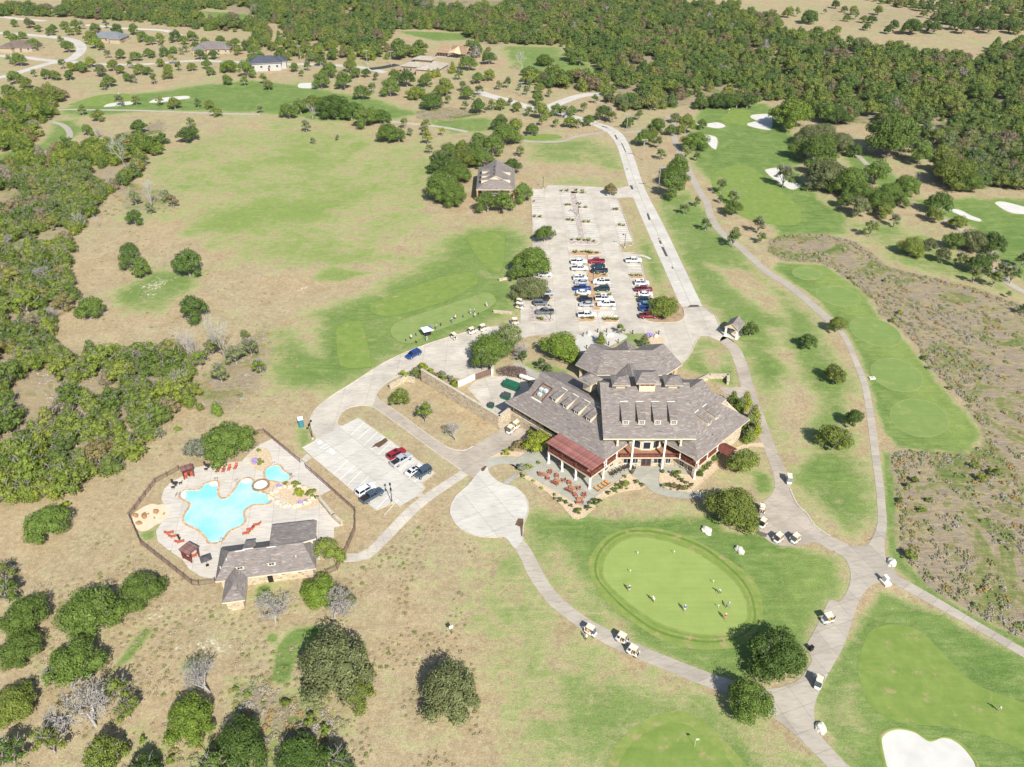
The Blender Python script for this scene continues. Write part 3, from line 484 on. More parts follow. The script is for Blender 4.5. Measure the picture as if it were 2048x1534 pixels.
for pts, lab in BUNK:
    ring = smooth(GP(pts), 6); mb = MB().flat(ring, 0.03)
    o = mb.build('bunker', SANDM, kind='structure', label=lab)
    c = sum((Vector(p) for p in ring), Vector())/len(ring); lip = MB(); m = len(ring)
    w = [0.35 if len(ring) else 0]*3
    for i in range(m):
        a, b = ring[i], ring[(i+1) % m]; na = (a-c).normalized(); nb = (b-c).normalized(); h = 0.16
        q = [a-na*.05, b-nb*.05, b+nb*.12, a+na*.12, b+nb*.6, a+na*.6]; z = [0.02, 0.02, h, h, 0.005, 0.005]
        lip.add([(p.x, p.y, zz) for p, zz in zip(q, z)], [(0, 1, 2, 3), (3, 2, 4, 5)])
    lip.build('lip', COLLAR, o, shade=True)
# roads and paths
ROAD_L = [(1184, 250), (1214, 265), (1232, 288), (1244, 323), (1259, 376), (1284, 437), (1309, 494), (1337, 557), (1362, 614)]
ROAD_R = [(1199, 246), (1224, 254), (1244, 267), (1257, 288), (1271, 323), (1289, 376), (1324, 444), (1357, 512), (1405, 613)]
mid = [((a[0]+b[0])/2, (a[1]+b[1])/2) for a, b in zip(ROAD_L, ROAD_R)]
road = strip('entrance_road', ROAD_L, [(m[0]-.35, m[1]) for m in mid], 0.02, ROADC, 9.0, 0.06)
strip('entrance_road', [(m[0]+.35, m[1]) for m in mid], ROAD_R, 0.02, ROADC, 9.0, 0.06)
for q in [[(1293, 427), (1297, 427), (1301, 440), (1297, 440)], [(1315.5, 476), (1317.5, 476), (1319, 479), (1317, 479)], [(1317, 481), (1321, 481), (1324, 488), (1320, 488)], [(1322, 494), (1327, 494), (1336, 513), (1331, 513)], [(1342.5, 533.5), (1345, 533.5), (1347, 537.5), (1344, 537.5)], [(1376, 613), (1381, 610), (1397, 610), (1398, 613.5), (1376, 614)], [(1259, 371), (1264.5, 371), (1267, 379), (1263, 379)], [(1228, 270), (1231, 270), (1236, 279), (1233, 279)], [(1242, 286), (1244, 286), (1253, 305), (1251, 304)], [(1252, 337.5), (1256, 337.5), (1256, 339), (1252, 339)], [(1202, 251), (1214, 254), (1216, 256), (1204, 253)]]:
    sheet('tar_patch', P2(q), 0.045, TAR, parent=road, kind=None)
def ribbon(name, pts, wpx, z, mt, slab=4.0):
    """a path of steady real width about a centre line of photo points"""
    C = smooth([G(*p) for p in pts], 5, False); L, R = [], []; half = wpx/2
    for i, p in enumerate(C):
        d = (C[min(i+1, len(C)-1)]-C[max(i-1, 0)]).normalized(); nrm = Vector((-d.y, d.x, 0)); L.append(p+nrm*half); R.append(p-nrm*half)
    return sheet(name, [tuple(p) for p in L]+[tuple(p) for p in R[::-1]], z, mt)
for nm, pts, w, mt in [('street', [(-60, 162), (0, 155), (60, 138), (98, 127), (138, 120), (158, 106), (163, 95), (156, 86), (140, 79), (105, 74), (60, 70), (0, 66), (-60, 64)], 7, ROADC), ('street', [(-40, 110), (40, 114), (98, 121), (140, 122)], 6, ROADC), ('street', [(140, 123), (185, 128), (275, 129), (348, 124), (400, 121), (440, 123), (572, 128), (637, 129), (716, 134), (770, 145)], 5.5, ROADC), ('street', [(170, 50), (218, 54), (250, 57), (318, 60), (350, 66), (363, 75)], 5.5, ROADC), ('street', [(0, 33), (40, 38), (90, 42)], 6, ROADC), ('driveway', [(740, 138), (765, 135), (795, 129)], 7, ASPH),
    ('street', [(955, 183), (965, 187), (1000, 197), (1030, 206), (1064, 216), (1092, 216), (1131, 201), (1169, 190), (1207, 189)], 7, ROADC), ('street', [(1190, 247), (1150, 236), (1110, 224), (1085, 216)], 7, ROADC),
    ('cart_path', [(100, 222), (140, 219), (200, 220), (275, 221), (350, 224), (440, 227), (520, 229)], 2.6, PATHC), ('cart_path', [(100, 243), (125, 250), (138, 262), (138, 276), (120, 290), (90, 305)], 3, PATHC), ('cart_path', [(780, 243), (815, 247), (860, 251), (900, 257), (935, 264)], 3, PATHC),
    ('cart_path', [(1040, 281), (1075, 284), (1120, 283), (1150, 274), (1190, 267), (1215, 264)], 2.8, PATHC), ('cart_path', [(1245, 265), (1285, 262), (1310, 257)], 2.8, PATHC), ('cart_path', [(1333, 232), (1345, 245), (1347, 270), (1356, 298), (1370, 325), (1385, 357), (1400, 385), (1413, 404), (1421, 431), (1434, 455), (1454, 475), (1481, 495), (1507, 519), (1536, 545.5), (1573, 568), (1611, 598), (1641, 625), (1661, 643)], 3.0, PATHC),
    ('cart_path', [(1703, 300), (1720, 315), (1735, 330)], 2.6, PATHC), ('cart_path', [(1885, 440), (1905, 450), (1932, 465)], 2.6, PATHC), ('cart_path', [(1990, 535), (2015, 565), (2060, 590)], 2.8, PATHC), ('service_walk', [(1277, 510.5), (1290, 513), (1301, 518.5)], 1.2, CONC_L)]:
    RZ = globals().get('RZ', .012)+.003; ribbon(nm, pts, w, RZ, mt)
strip('cart_path', [(1655, 639), (1679, 667), (1694, 694), (1706, 724), (1720, 760), (1727, 790), (1733, 830), (1738, 868), (1744, 918), (1751, 968), (1755, 1020), (1755, 1045)], [(1664, 637), (1689, 665), (1705, 692), (1717, 722), (1733, 758), (1741, 790), (1748, 830), (1754, 868), (1760, 918), (1767, 968), (1772, 1020), (1774, 1045)], 0.03, PATHC, 4.0)
strip('cart_path', [(1794, 1151), (1859, 1187), (1961, 1247), (2048, 1297), (2120, 1338)], [(1779, 1164), (1849, 1202), (1937, 1250), (2030, 1305), (2110, 1352)], 0.03, PATHC, 2.6)
strip('cart_path', [(1045, 1078), (1052, 1083), (1072, 1118), (1091, 1154), (1114, 1187), (1144, 1214), (1184, 1242), (1257, 1280), (1334, 1313), (1425, 1348), (1470, 1362), (1536, 1380)], [(1018, 1082), (1030, 1097), (1040, 1114), (1056, 1151), (1074, 1178), (1099, 1210), (1134, 1238), (1187, 1275), (1249, 1306), (1327, 1339), (1414, 1374), (1500, 1402)], 0.03, PATHC, 3.0)
paved('cart_path', S2([(1701, 1150), (1699, 1170), (1688, 1193), (1676, 1204), (1659, 1201), (1646, 1225), (1632, 1255), (1614, 1290), (1620, 1308), (1622, 1325), (1596, 1360), (1561, 1375), (1530, 1380), (1495, 1400), (1536, 1428), (1576, 1458), (1616, 1495), (1654, 1534), (1690, 1580), (1745, 1580), (1699, 1534), (1669, 1503), (1639, 1468), (1629, 1440), (1629, 1413), (1639, 1383), (1661, 1340), (1686, 1295), (1706, 1238), (1716, 1208), (1731, 1182), (1752, 1167), (1780, 1164), (1795, 1151), (1774, 1121), (1769, 1093), (1773, 1045), (1756, 1045), (1750, 1064), (1736, 1088), (1716, 1093), (1686, 1085), (1656, 1072), (1640, 1088), (1686, 1114), (1699, 1138)], 4), 0.045, PATHC, 4.0, 0.35)
paved('cart_staging', S2([(1472, 688), (1489, 714), (1506, 768), (1520, 810), (1536, 853), (1553, 901), (1571, 938), (1581, 976), (1594, 1008), (1614, 1028), (1629, 1051), (1660, 1073), (1642, 1089), (1628, 1085), (1601, 1091), (1561, 1092), (1536, 1081), (1518, 1060), (1516, 1030), (1523, 1008), (1540, 993), (1549, 975), (1548, 955), (1536, 918), (1524, 890), (1510, 850), (1496, 806), (1478, 795), (1455, 790), (1440, 775), (1478, 775), (1480, 765), (1470, 730), (1457, 700), (1440, 683), (1450, 672)], 4), 0.03, CONC_B, 4.5, 0.5)
kerb('kerb', [(1580, 978), (1594, 1008), (1614, 1028), (1629, 1051), (1660, 1072)], 0.3, 0.15)
# main car park, drives and small lot
LOT = [(1062, 378), (1089, 378), (1097, 370), (1156, 372), (1208, 375), (1238, 376), (1257, 372), (1267, 395), (1249, 396), (1235, 397), (1266, 484), (1243, 487), (1239, 490), (1245, 505), (1276, 509), (1289, 554), (1302, 584), (1312, 606), (1305, 640), (1290, 642), (1310, 646), (1350, 646), (1363, 640), (1368, 630), (1366, 617), (1405, 614), (1430, 632), (1440, 657), (1472, 688), (1455, 676), (1440, 683), (1415, 672), (1400, 673), (1392, 684), (1380, 709), (1360, 731), (1330, 728), (1310, 690), (1317, 667), (1249, 667), (1194, 667), (1159, 672), (1110, 668), (1060, 672), (1020, 688), (1005, 700), (980, 735), (965, 745), (951, 759), (934, 762), (873, 745), (845, 738), (798, 752), (780, 762), (760, 778), (753, 790), (760, 801), (790, 821), (762, 826), (745, 814), (725, 811), (697, 816), (682, 828), (675, 843), (677, 849), (685, 851), (640, 885), (632, 878), (622, 858), (620, 840), (632, 818), (662, 793), (702, 768), (775, 722), (845, 692), (913, 670), (978, 654), (1041, 646), (1041, 600), (1065, 600), (1065, 442)]
paved('car_park', P2(LOT), 0.03, CONC, 6.5, 0.0, 0.05, 7.5)
A2 = math.atan2(G(870, 946).y-G(716, 836).y, G(870, 946).x-G(716, 836).x)
paved('car_park', P2([(716, 836), (870, 946), (843, 966), (850, 976), (834, 993), (800, 1013), (789, 1005), (752, 1021), (627, 916), (605, 896), (634, 878), (686, 851)]), 0.045, CONC_L, 5.5, A2)
paved('service_lane', P2([(753, 790), (760, 801), (790, 821), (840, 858), (881, 886), (903, 898), (928, 901), (946, 893), (997, 861), (1015, 845), (1040, 850), (1062, 870), (1035, 895), (1000, 905), (976, 917), (972, 932), (950, 958), (937, 950), (923, 940), (875, 908), (815, 863), (762, 825), (745, 814)]), 0.045, CONC_B, 4.5, A2)
paved('turning_circle', S2([(972, 930), (978, 945), (990, 958), (1005, 967), (1024, 972), (1035, 977), (1049, 991), (1057, 1010), (1055, 1030), (1047, 1050), (1046, 1078), (1030, 1096), (1015, 1079), (1003, 1074), (980, 1075), (950, 1071), (922, 1058), (905, 1038), (901, 1018), (912, 993), (937, 971), (948, 956)], 4), 0.055, CONC_L, 6.0, 0.55)
strip('footpath', [(937, 950), (850, 1011), (787, 1073), (752, 1108), (730, 1121), (687, 1125)], [(922, 941), (832, 1001), (775, 1056), (737, 1096), (720, 1106), (692, 1108)], 0.06, CONC, 2.5)
strip('footpath', [(834, 993), (850, 1003)], [(843, 985), (858, 997)], 0.05, CONC, 2.5)
strip('footpath', [(614, 908), (601, 920)], [(625, 915), (610, 926)], 0.05, CONC, 2.0)
strip('footpath', [(1006, 966), (1032, 946)], [(1015, 969), (1040, 951)], 0.06, CONC_G, 2.0)
PATIO_P = [(976, 917), (990, 914), (1010, 914), (1035, 916), (1050, 905), (1110, 880), (1215, 925), (1250, 910), (1350, 910), (1395, 930), (1380, 950), (1320, 946), (1317, 962), (1322, 973), (1340, 981), (1376, 984), (1414, 988), (1416, 1001), (1393, 998), (1360, 997), (1332, 993), (1307, 985), (1292, 973), (1267, 952), (1260, 946), (1240, 958), (1226, 968), (1191, 994), (1174, 1012), (1169, 1017), (1057, 952), (1048, 944), (1035, 930), (1010, 928), (990, 930), (978, 938), (972, 932)]
paved('patio', P2(PATIO_P), 0.06, PATIO, 5.0, -math.pi/4)
for pts in [[(1057, 953), (1169, 1018), (1176, 1012), (1191, 995), (1226, 970), (1258, 948), (1268, 954), (1291, 973), (1280, 978), (1235, 984), (1205, 996), (1186, 1018), (1170, 1033), (1155, 1039), (1145, 1036), (1125, 1013), (1095, 985), (1060, 962), (1034, 950)], [(1320, 947), (1380, 951), (1396, 955), (1430, 925), (1437, 935), (1410, 958), (1394, 975), (1384, 984), (1340, 980), (1323, 972), (1318, 962)]]:
    b_ = sheet('gravel_bed', P2(pts), 0.075, PALE, kind='structure'); kerb('kerb', pts, 0.18, 0.12, 0.03, True, 1, b_, PALE)
sheet('gravel_bed', P2([(978, 916), (1000, 898), (1020, 903), (1062, 905), (1085, 920), (1092, 945), (1074, 928), (1035, 914), (1010, 912)]), 0.05, PALE)
sheet('gravel_bed', P2([(1445, 905), (1492, 888), (1525, 885), (1530, 895), (1500, 893), (1455, 915)]), 0.05, PALE)
# kerbs
for q in [[(1360, 608), (1366, 617), (1369, 630), (1364, 640), (1350, 645), (1310, 645), (1287, 641)], [(1400, 673), (1392, 684), (1380, 709), (1360, 731)], [(1405, 614), (1430, 632), (1440, 657)], [(622, 858), (620, 840), (632, 818), (662, 793), (702, 768), (775, 722), (845, 692), (913, 670), (978, 654)], [(605, 896), (634, 878), (622, 858)], [(946, 893), (928, 901), (903, 898), (881, 886), (840, 858), (790, 821), (760, 801), (753, 790), (760, 778), (780, 762), (798, 752)], [(1049, 991), (1057, 1010), (1055, 1030), (1047, 1050), (1046, 1078)], [(948, 956), (937, 971), (912, 993), (901, 1018), (905, 1038), (922, 1058), (950, 1071), (980, 1075), (1003, 1074)], [(1235, 397), (1266, 484), (1243, 487), (1239, 490), (1245, 505), (1276, 509), (1289, 554), (1302, 584)], [(1065, 442), (1062, 378)], [(675, 843), (682, 828), (697, 816), (725, 811), (745, 814), (762, 825), (815, 863), (875, 908), (922, 940)]]:
    kerb('kerb', q, 0.2, 0.14, 0.03, False, 4)
kerb('kerb', [(716, 836), (870, 946), (843, 966), (850, 976), (834, 993)], .2, .14, .03, False, 1); kerb('kerb', [(800, 1013), (789, 1005), (752, 1021), (627, 916)], .2, .14, .03, False, 1)
# parking islands and stall lines
ROCKBED = M('island_rock', (0.42, 0.36, 0.31), 0.95, 0.45, 1.2, bump=0.6); REDBED = M('island_mulch', (0.45, 0.29, 0.16), 0.95, 0.3, 1.5, bump=0.5)
ISL = [([(1141, 382), (1150, 382), (1170, 482), (1160, 482)], 0), ([(1140, 484), (1150, 481), (1190, 481), (1198, 485), (1190, 489), (1145, 488)], 0), ([(1120, 383), (1175, 383), (1172, 389), (1125, 386)], 0), ([(1063, 404), (1083, 404), (1083, 408), (1063, 408)], 0), ([(1065, 434), (1085, 434), (1086, 438), (1065, 438)], 0), ([(1130, 410), (1143, 410), (1144, 413), (1130, 413)], 0), ([(1158, 414), (1176, 414), (1177, 417), (1158, 417)], 0), ([(1133, 441), (1150, 441), (1151, 444), (1133, 444)], 0), ([(1164, 444), (1184, 444), (1185, 447), (1164, 447)], 0), ([(1222, 420), (1238, 420), (1239, 423), (1222, 423)], 0), ([(1233, 451), (1251, 451), (1252, 454), (1233, 454)], 0),
 ([(1138, 505), (1150, 502), (1195, 503), (1205, 508), (1190, 511), (1176, 512), (1181, 545), (1195, 546), (1215, 549), (1216, 555), (1196, 556), (1187, 560), (1190, 585), (1198, 588), (1226, 592), (1228, 598), (1214, 600), (1195, 600), (1200, 621), (1187, 621), (1182, 596), (1152, 597), (1150, 592), (1180, 590), (1175, 556), (1172, 512), (1150, 511), (1140, 509)], 1), ([(1156, 638), (1168, 634), (1186, 635), (1192, 640), (1185, 644), (1160, 644)], 1), ([(1204, 640), (1212, 636), (1232, 636), (1239, 640), (1232, 645), (1210, 645)], 1), ([(1259, 553), (1265, 550), (1284, 551), (1288, 555), (1282, 558), (1264, 557)], 1), ([(1270, 594), (1276, 591), (1300, 591), (1302, 597), (1280, 598)], 1), ([(1090, 593), (1100, 592), (1108, 596), (1102, 600), (1090, 600)], 1), ([(1062, 612), (1074, 610), (1076, 636), (1106, 638), (1108, 643), (1100, 645), (1062, 644), (1058, 640)], 0)]
for q, k in ISL:
    w = P2(q); b_ = MB().prism(w, 0.0, 0.12, bottom=False).build('parking_island', REDBED if k else ROCKBED, kind='structure'); kerb('kerb', w, .18, .17, 0.03, True, 1, b_, KERB, False)
ss = MB()
sheet('bare_island', S2([(1305, 600), (1345, 590), (1362, 615), (1366, 632), (1350, 642), (1310, 642), (1292, 638), (1300, 620)], 4), 0.055, M('bare_soil', (0.36, 0.25, 0.15), 0.95, 0.25, 0.6))
def stall(a, b, wd=0.2):
    p, q = G(*a), G(*b); mb = MB(); p.z = q.z = 0.052; d = (q-p).normalized(); r = Vector((-d.y, d.x, 0))*wd/2
    return mb.add([p-r, q-r, q+r, p+r], [(0, 1, 2, 3)])
marks = []
def row(xa, ya, xb, yb, n, dxa, dxb, y2a=0, y2b=0):
    for i in range(n):
        t = i/max(1, n-1); x = xa+(xb-xa)*t; y = ya+(yb-ya)*t; marks.append(((x+dxa, y+y2a), (x+dxb, y+y2b)))
row(1064, 384, 1065, 402, 5, 0, 21); row(1064, 411, 1065.5, 432, 6, 0, 22); row(1066, 441, 1067, 452, 4, 0, 20)
row(1121, 392, 1128, 408, 5, 0, 20); row(1128, 416, 1135, 439, 7, 0, 20); row(1134, 447, 1142, 478, 9, 0, 22)
row(1155, 392, 1160, 411, 5, 0, 20); row(1162, 420, 1167, 441, 6, 0, 21); row(1168, 450, 1175, 478, 8, 0, 24)
row(1212, 400, 1220, 417, 5, 0, 20, 0, .5); row(1221, 426, 1232, 449, 7, 0, 22, 0, .5); row(1232, 457, 1242, 481, 7, 0, 22, 0, .5)
row(1254, 525, 1258, 548, 5, 0, 27, 0, .3); row(1262, 571, 1268, 588, 3, 0, 28); row(1140, 517, 1147, 540, 3, 0, 32); row(1148, 556, 1153, 587, 4, 0, 32); row(1178, 517, 1184, 543, 4, 0, 34); row(1190, 558, 1196, 587, 4, 0, 34)
mm = MB()
lot1 = next(o for o in COL.objects if o.name == 'car_park'); lot2 = next(o for o in COL.objects if o.name.startswith('car_park.'))
for a, b in marks: stall(a, b).build('stall_line', WHITE_PAINT, lot1)
for i in range(6): stall((1196+i*5, 634), (1203+i*5, 623), .14).build('stall_line', WHITE_PAINT, lot1)
for q in [[(1157, 615.5), (1164, 615.5), (1164, 619), (1157, 619)], [(1224, 616), (1231, 616), (1232, 619.5), (1225, 619.5)], [(1227, 631.5), (1235, 631.5), (1236, 635), (1228, 635)]]: sheet('accessible_bay', P2(q), 0.054, WHITE_PAINT, None, lot1)
sA, sB = G(716, 836), G(870, 946); off = G(627, 916)-G(716, 836); d1 = (sB-sA).normalized(); d2 = off.normalized()
Ltot = (sB-sA).length; k = 0
mk = MB
for side, base in ((1, sA), (-1, sA+off)):
    for i in range(1, int(Ltot/2.75)+1):
        if side == -1 and i < 3: continue
        p = base+d1*(i*2.75); q = p+d2*(5.6*side); r = d1*.06; p.z = q.z = 0.068
        MB().add([p-r, p+r, q+r, q-r], [(0, 1, 2, 3)]).build('stall_line', WHITE_PAINT, lot2)
for q in [[(634, 884), (641, 881), (646, 885), (639, 889)], [(657, 903), (664, 899), (670, 903), (663, 908)]]: sheet('accessible_bay', P2(q), 0.07, WHITE_PAINT, None, lot2)
for i in range(5): 
    p, q = G(640+i*6, 896+i*3.5), G(656+i*4, 888+i*4); p.z = q.z = 0.07; MB().bar(p, q, .12, .004).build('stall_line', WHITE_PAINT, lot2)
WET = M('wet_stain', (0.14, 0.085, 0.045), 0.55, 0.3, 0.8)
for q in [[(742, 897), (750, 888), (765, 880), (772, 875), (776, 882), (768, 889), (758, 896), (752, 893)], [(1030, 1050), (1036, 1037), (1047, 1038), (1046, 1060), (1049, 1075), (1042, 1072), (1040, 1054)], [(962, 938), (970, 932), (974, 933), (968, 942), (963, 943)]]: sheet('water_stain', P2(q), 0.085, WET, None, lot2)
# ---------------------------------------------------------------- trees
def crown_mesh(name, D, H, z0, leaf, nl, seed, mt, shape='oak', cover=2.2, holes=0.0, shrink=1.0):
    """leaf sprays over a cluster of lobes; D spread, H top, z0 underside"""
    r = np.random.default_rng(seed); R = D/2; lob = []
    for i in range(nl):
        a = i*2.39996+r.uniform(-.4, .4); 
        if shape == 'oak':
            q = math.sqrt((i+0.4)/nl); rad = R*(0.24+0.24*r.random()**1.4)*(1-0.22*q); rr = (R*(1.02+.06*math.sin(2*a+seed)+.09*math.sin(3*a+2*seed)+.06*math.sin(5*a+seed))-rad*0.9)*q*r.uniform(.86, 1.08)
            zc = z0+(H-z0)*(0.28+0.48*(1-q*q)+0.17*r.uniform(-1, 1)); lob.append((rr*math.cos(a), rr*math.sin(a), min(zc, H-rad*0.55), rad, rad*(0.72+0.2*r.random())))
        else:  # juniper: heaped up towards a point
            t = i/max(1, nl-1); rad = R*(0.62-0.34*t)*(0.9+.25*r.random()); rr = R*(0.55*(1-t))*r.uniform(.5, 1); zc = z0+(H-z0)*(0.16+0.66*t); lob.append((rr*math.cos(a), rr*math.sin(a), zc, rad, rad*1.0))
    L = np.array(lob); V, N = [], []
    for k, (x, y, z, ra, rz) in enumerate(lob):
        ar = 4*math.pi*ra*ra*0.8; n = int(ar/(leaf*leaf)*cover)
        d = r.normal(size=(n, 3)); d /= np.linalg.norm(d, axis=1)[:, None]; d = d[d[:, 2] > -0.55]
        s = 1+0.2*np.sin(d[:, 0]*8+k)*np.sin(d[:, 1]*7+2*k)*np.cos(d[:, 2]*6)+0.1*np.sin(d[:, 0]*19+3*k)*np.sin(d[:, 1]*17+k)+r.normal(scale=0.075, size=len(d))-0.04
        p = np.stack([x+d[:, 0]*ra*s, y+d[:, 1]*ra*s, z+d[:, 2]*rz*s], 1)
        keep = np.ones(len(p), bool)
        for j, (x2, y2, z2, ra2, rz2) in enumerate(lob):
            if j != k: keep &= (((p[:, 0]-x2)/ra2)**2+((p[:, 1]-y2)/ra2)**2+((p[:, 2]-z2)/rz2)**2) > 0.6
        if holes:
            h = np.array([noise.noise(Vector((q[0], q[1], q[2]))*(2.2/R)+Vector((seed, 0, 0))) for q in p]); keep &= h > -0.5+holes
        V.append(p[keep]); N.append(d[keep])
    P = np.concatenate(V); N = np.concatenate(N); n = len(P)
    nn = N+r.normal(scale=0.6, size=N.shape)+np.array([0, 0, 0.3]); nn /= np.linalg.norm(nn, axis=1)[:, None]
    t = r.normal(size=N.shape); t -= (t*nn).sum(1)[:, None]*nn; t /= np.linalg.norm(t, axis=1)[:, None]; b = np.cross(nn, t)
    sz = leaf*r.uniform(0.55, 1.15, size=(n, 1)); e = r.uniform(.6, 1.0, size=(n, 1))
    Q = np.stack([P-t*sz*.62, P-b*sz*e*.45, P+t*sz*.62, P+b*sz*e*.45], 1).reshape(-1, 3)
    F = np.arange(4*n).reshape(-1, 4); tint = np.clip(0.5+r.normal(scale=0.24, size=n), 0, 1)
    mb = MB()
    for k, (x, y, z, ra, rz) in enumerate(lob): mb.blob((x, y, z), (ra*.62*shrink, ra*.62*shrink, rz*.6*shrink), 0, 2, 0.25, k+seed)
    cv = np.array(mb.v); me = bpy.data.meshes.new(name)
    verts = np.concatenate([Q, cv]); tris = np.array(mb.f)+len(Q)
    me.vertices.add(len(verts)); me.vertices.foreach_set('co', verts.astype(np.float32).ravel())
    li = np.concatenate([F.ravel(), tris.ravel()]).astype(np.int32); me.loops.add(len(li)); me.loops.foreach_set('vertex_index', li)
    me.polygons.add(n+len(tris)); ls = np.concatenate([np.arange(n)*4, 4*n+np.arange(len(tris))*3]).astype(np.int32); me.polygons.foreach_set('loop_start', ls)
    me.update(calc_edges=True); at = me.attributes.new('tint', 'FLOAT', 'FACE'); at.data.foreach_set('value', np.concatenate([tint, np.full(len(tris), 0.5)]).astype(np.float32))
    me.materials.append(mt); return me
def trunk_mesh(name, D, H, z0, seed, r0):
    r = random.Random(seed); mb = MB(); mb.tube([(0, 0, -0.1), (0, 0, 0.25), (r.uniform(-.2, .2), r.uniform(-.2, .2), z0+.25*(H-z0))], [r0*1.5, r0, r0*.7], 7)
    for k in range(5):
        a = k*1.2566+r.uniform(-.3, .3); q = D*.3
        mb.tube([(0, 0, z0*.7), (math.cos(a)*q*.5, math.sin(a)*q*.5, z0+.25*(H-z0)), (math.cos(a)*q, math.sin(a)*q, z0+.5*(H-z0))], [r0*.55, r0*.35, r0*.12], 5)
    for k in range(int(5+D*1.1) if D > 4 else 0):
        a = k*2.4+r.uniform(-.4, .4); q = D*r.uniform(.12, .46); e = Vector((math.cos(a)*q, math.sin(a)*q, z0+(H-z0)*(.98-.75*(2*q/D)**2))); p0 = e*.35+Vector((0, 0, z0*.5)); m0 = e.lerp(p0, .45)+Vector((0, 0, .3))
        mb.tube([p0, m0, e, e+Vector((math.cos(a)*.4, math.sin(a)*.4, .35))], [r0*.3, r0*.2, .055, .03], 4, cap=False)
        for w_ in range(3): f = m0.lerp(e, .5+.2*w_); mb.tube([f, f+Vector((r.gauss(0, .6), r.gauss(0, .6), .7))], [.05, .03], 3, cap=False)
    return mb.mesh(name, LIMB, True)
LIMB = M('pale_limb_bark', (0.30, 0.27, 0.235), .9, .25, 2)
def bare_mesh(name, D, H, seed, mt, depth=5, r0=0.26, up=0.5, tall=False):
    r = random.Random(seed); mb = MB()
    def br(p, d, ln, rad, k):
        n = 2 if k > 1 else 1; pts = [p]; q = p
        for i in range(n):
            d = (d+Vector((r.gauss(0, .16), r.gauss(0, .16), r.gauss(0, .1)))).normalized(); q = q+d*ln/n; pts.append(q)
        mb.tube(pts, [rad*(1-.4*i/n) for i in range(n+1)], 5 if k > 2 else 3, cap=False)
        if k == 0: return
        for j in range(3 if k > 1 else 4):
            nb = 3 if k > 1 else 4; th = j*6.2832/nb+r.uniform(-.5, .5)+k; ax = Vector((math.cos(th), math.sin(th), r.gauss(0, .3)+up*.45)).normalized(); nd = (d*(.72 if not tall else 1.15)+ax*.75).normalized()
            br(pts[-1 if j else -2] if len(pts) > 1 else q, nd, ln*r.uniform(.62, .85), max(rad*.62, .03), k-1)
    br(Vector((0, 0, -.1)), Vector((.05, .05, 1)), H*(.26 if not tall else .36), r0, depth)
    me = mb.mesh(name, mt, True); co = np.array([v.co[:] for v in me.vertices]); co -= [0, 0, 0]
    s = D/2/np.percentile(np.hypot(co[:, 0], co[:, 1]), 97); h = H/co[:, 2].max(); co *= [s, s, h]; me.vertices.foreach_set('co', co.astype(np.float32).ravel()); me.update(); return me
PROTO = {}
def proto(kind, D, H, z0, leaf, nl, seeds, mt, shape='oak', cover=2.2, holes=0.0, r0=.3, core=1.0):
    PROTO[kind] = [(crown_mesh(kind+'_crown', D, H, z0, leaf, nl, s, mt, shape, cover, holes, core), trunk_mesh(kind+'_trunk', D, H, z0, s, r0), D) for s in seeds]
proto('big', 15, 8.6, 1.2, .42, 30, [1, 2, 3], LEAF, cover=2.3, holes=.06, r0=.5)
proto('mid', 9, 6.1, 1.1, .36, 18, [4, 5, 6, 7], LEAF, cover=2.3, holes=.05)
proto('small', 5, 4.6, 1.3, .30, 10, [8, 9, 10], LEAF, cover=2.0, holes=.15, r0=.16)
proto('shrub', 3, 2.4, 0.0, .2, 9, [11, 12], LEAF, cover=2.6, r0=.08, core=1.3)
proto('cone', 4.4, 6.5, 0.2, .34, 9, [13, 14], LEAF, 'cone', 2.2, r0=.14)
proto('woodoak', 8, 5.8, .5, .42, 15, [21, 22, 23], WOODS, cover=2.1, holes=.04)
proto('farwood', 9, 6.2, .4, .5, 15, [51, 52, 53], FARW, cover=2.0)
proto('farced', 6.5, 6.4, .1, .46, 9, [54, 55], FARW, 'cone', 2.0)
proto('woodced', 6, 6.2, .1, .42, 9, [24, 25, 26], WOODS, 'cone', 1.9, r0=.2)
BARE = [bare_mesh('bare_branches', 10, 8, 31, DEADWOOD, 6, .2), bare_mesh('bare_branches', 10, 8, 32, DEADWOOD, 6, .2)]
TALLB = [bare_mesh('bare_branches', 6, 10, 33, M('pale_bark', (0.52, 0.49, 0.45), .9, .15, 2), 5, .15, .9, True), bare_mesh('bare_branches', 7, 10, 34, M('pale_bark_grey', (0.48, 0.46, 0.43), .9, .15, 2), 5, .15, .9, True)]
COLS = dict(d=(0.095, 0.155, 0.030), o=(0.138, 0.205, 0.038), v=(0.185, 0.230, 0.042), y=(0.265, 0.305, 0.032), b=(0.180, 0.255, 0.036), g=(0.170, 0.190, 0.075), p=(0.225, 0.265, 0.100), r=(0.230, 0.185, 0.075), m=(0.40, 0.30, 0.62), s=(0.22, 0.235, 0.16))
CN = dict(d='dark green', o='green', v='olive green', y='yellow green', b='bright green', g='grey green', p='pale green', r='brownish', m='purple flowering', s='silvery')
TREES = []   # (area, x, y, px width, colour, kind)
def tr(area, s):
    for q in s.split():
        a = q.split(','); TREES.append((area, float(a[0]), float(a[1]), float(a[2]), a[3] if len(a) > 3 else 'o', a[4] if len(a) > 4 else ''))
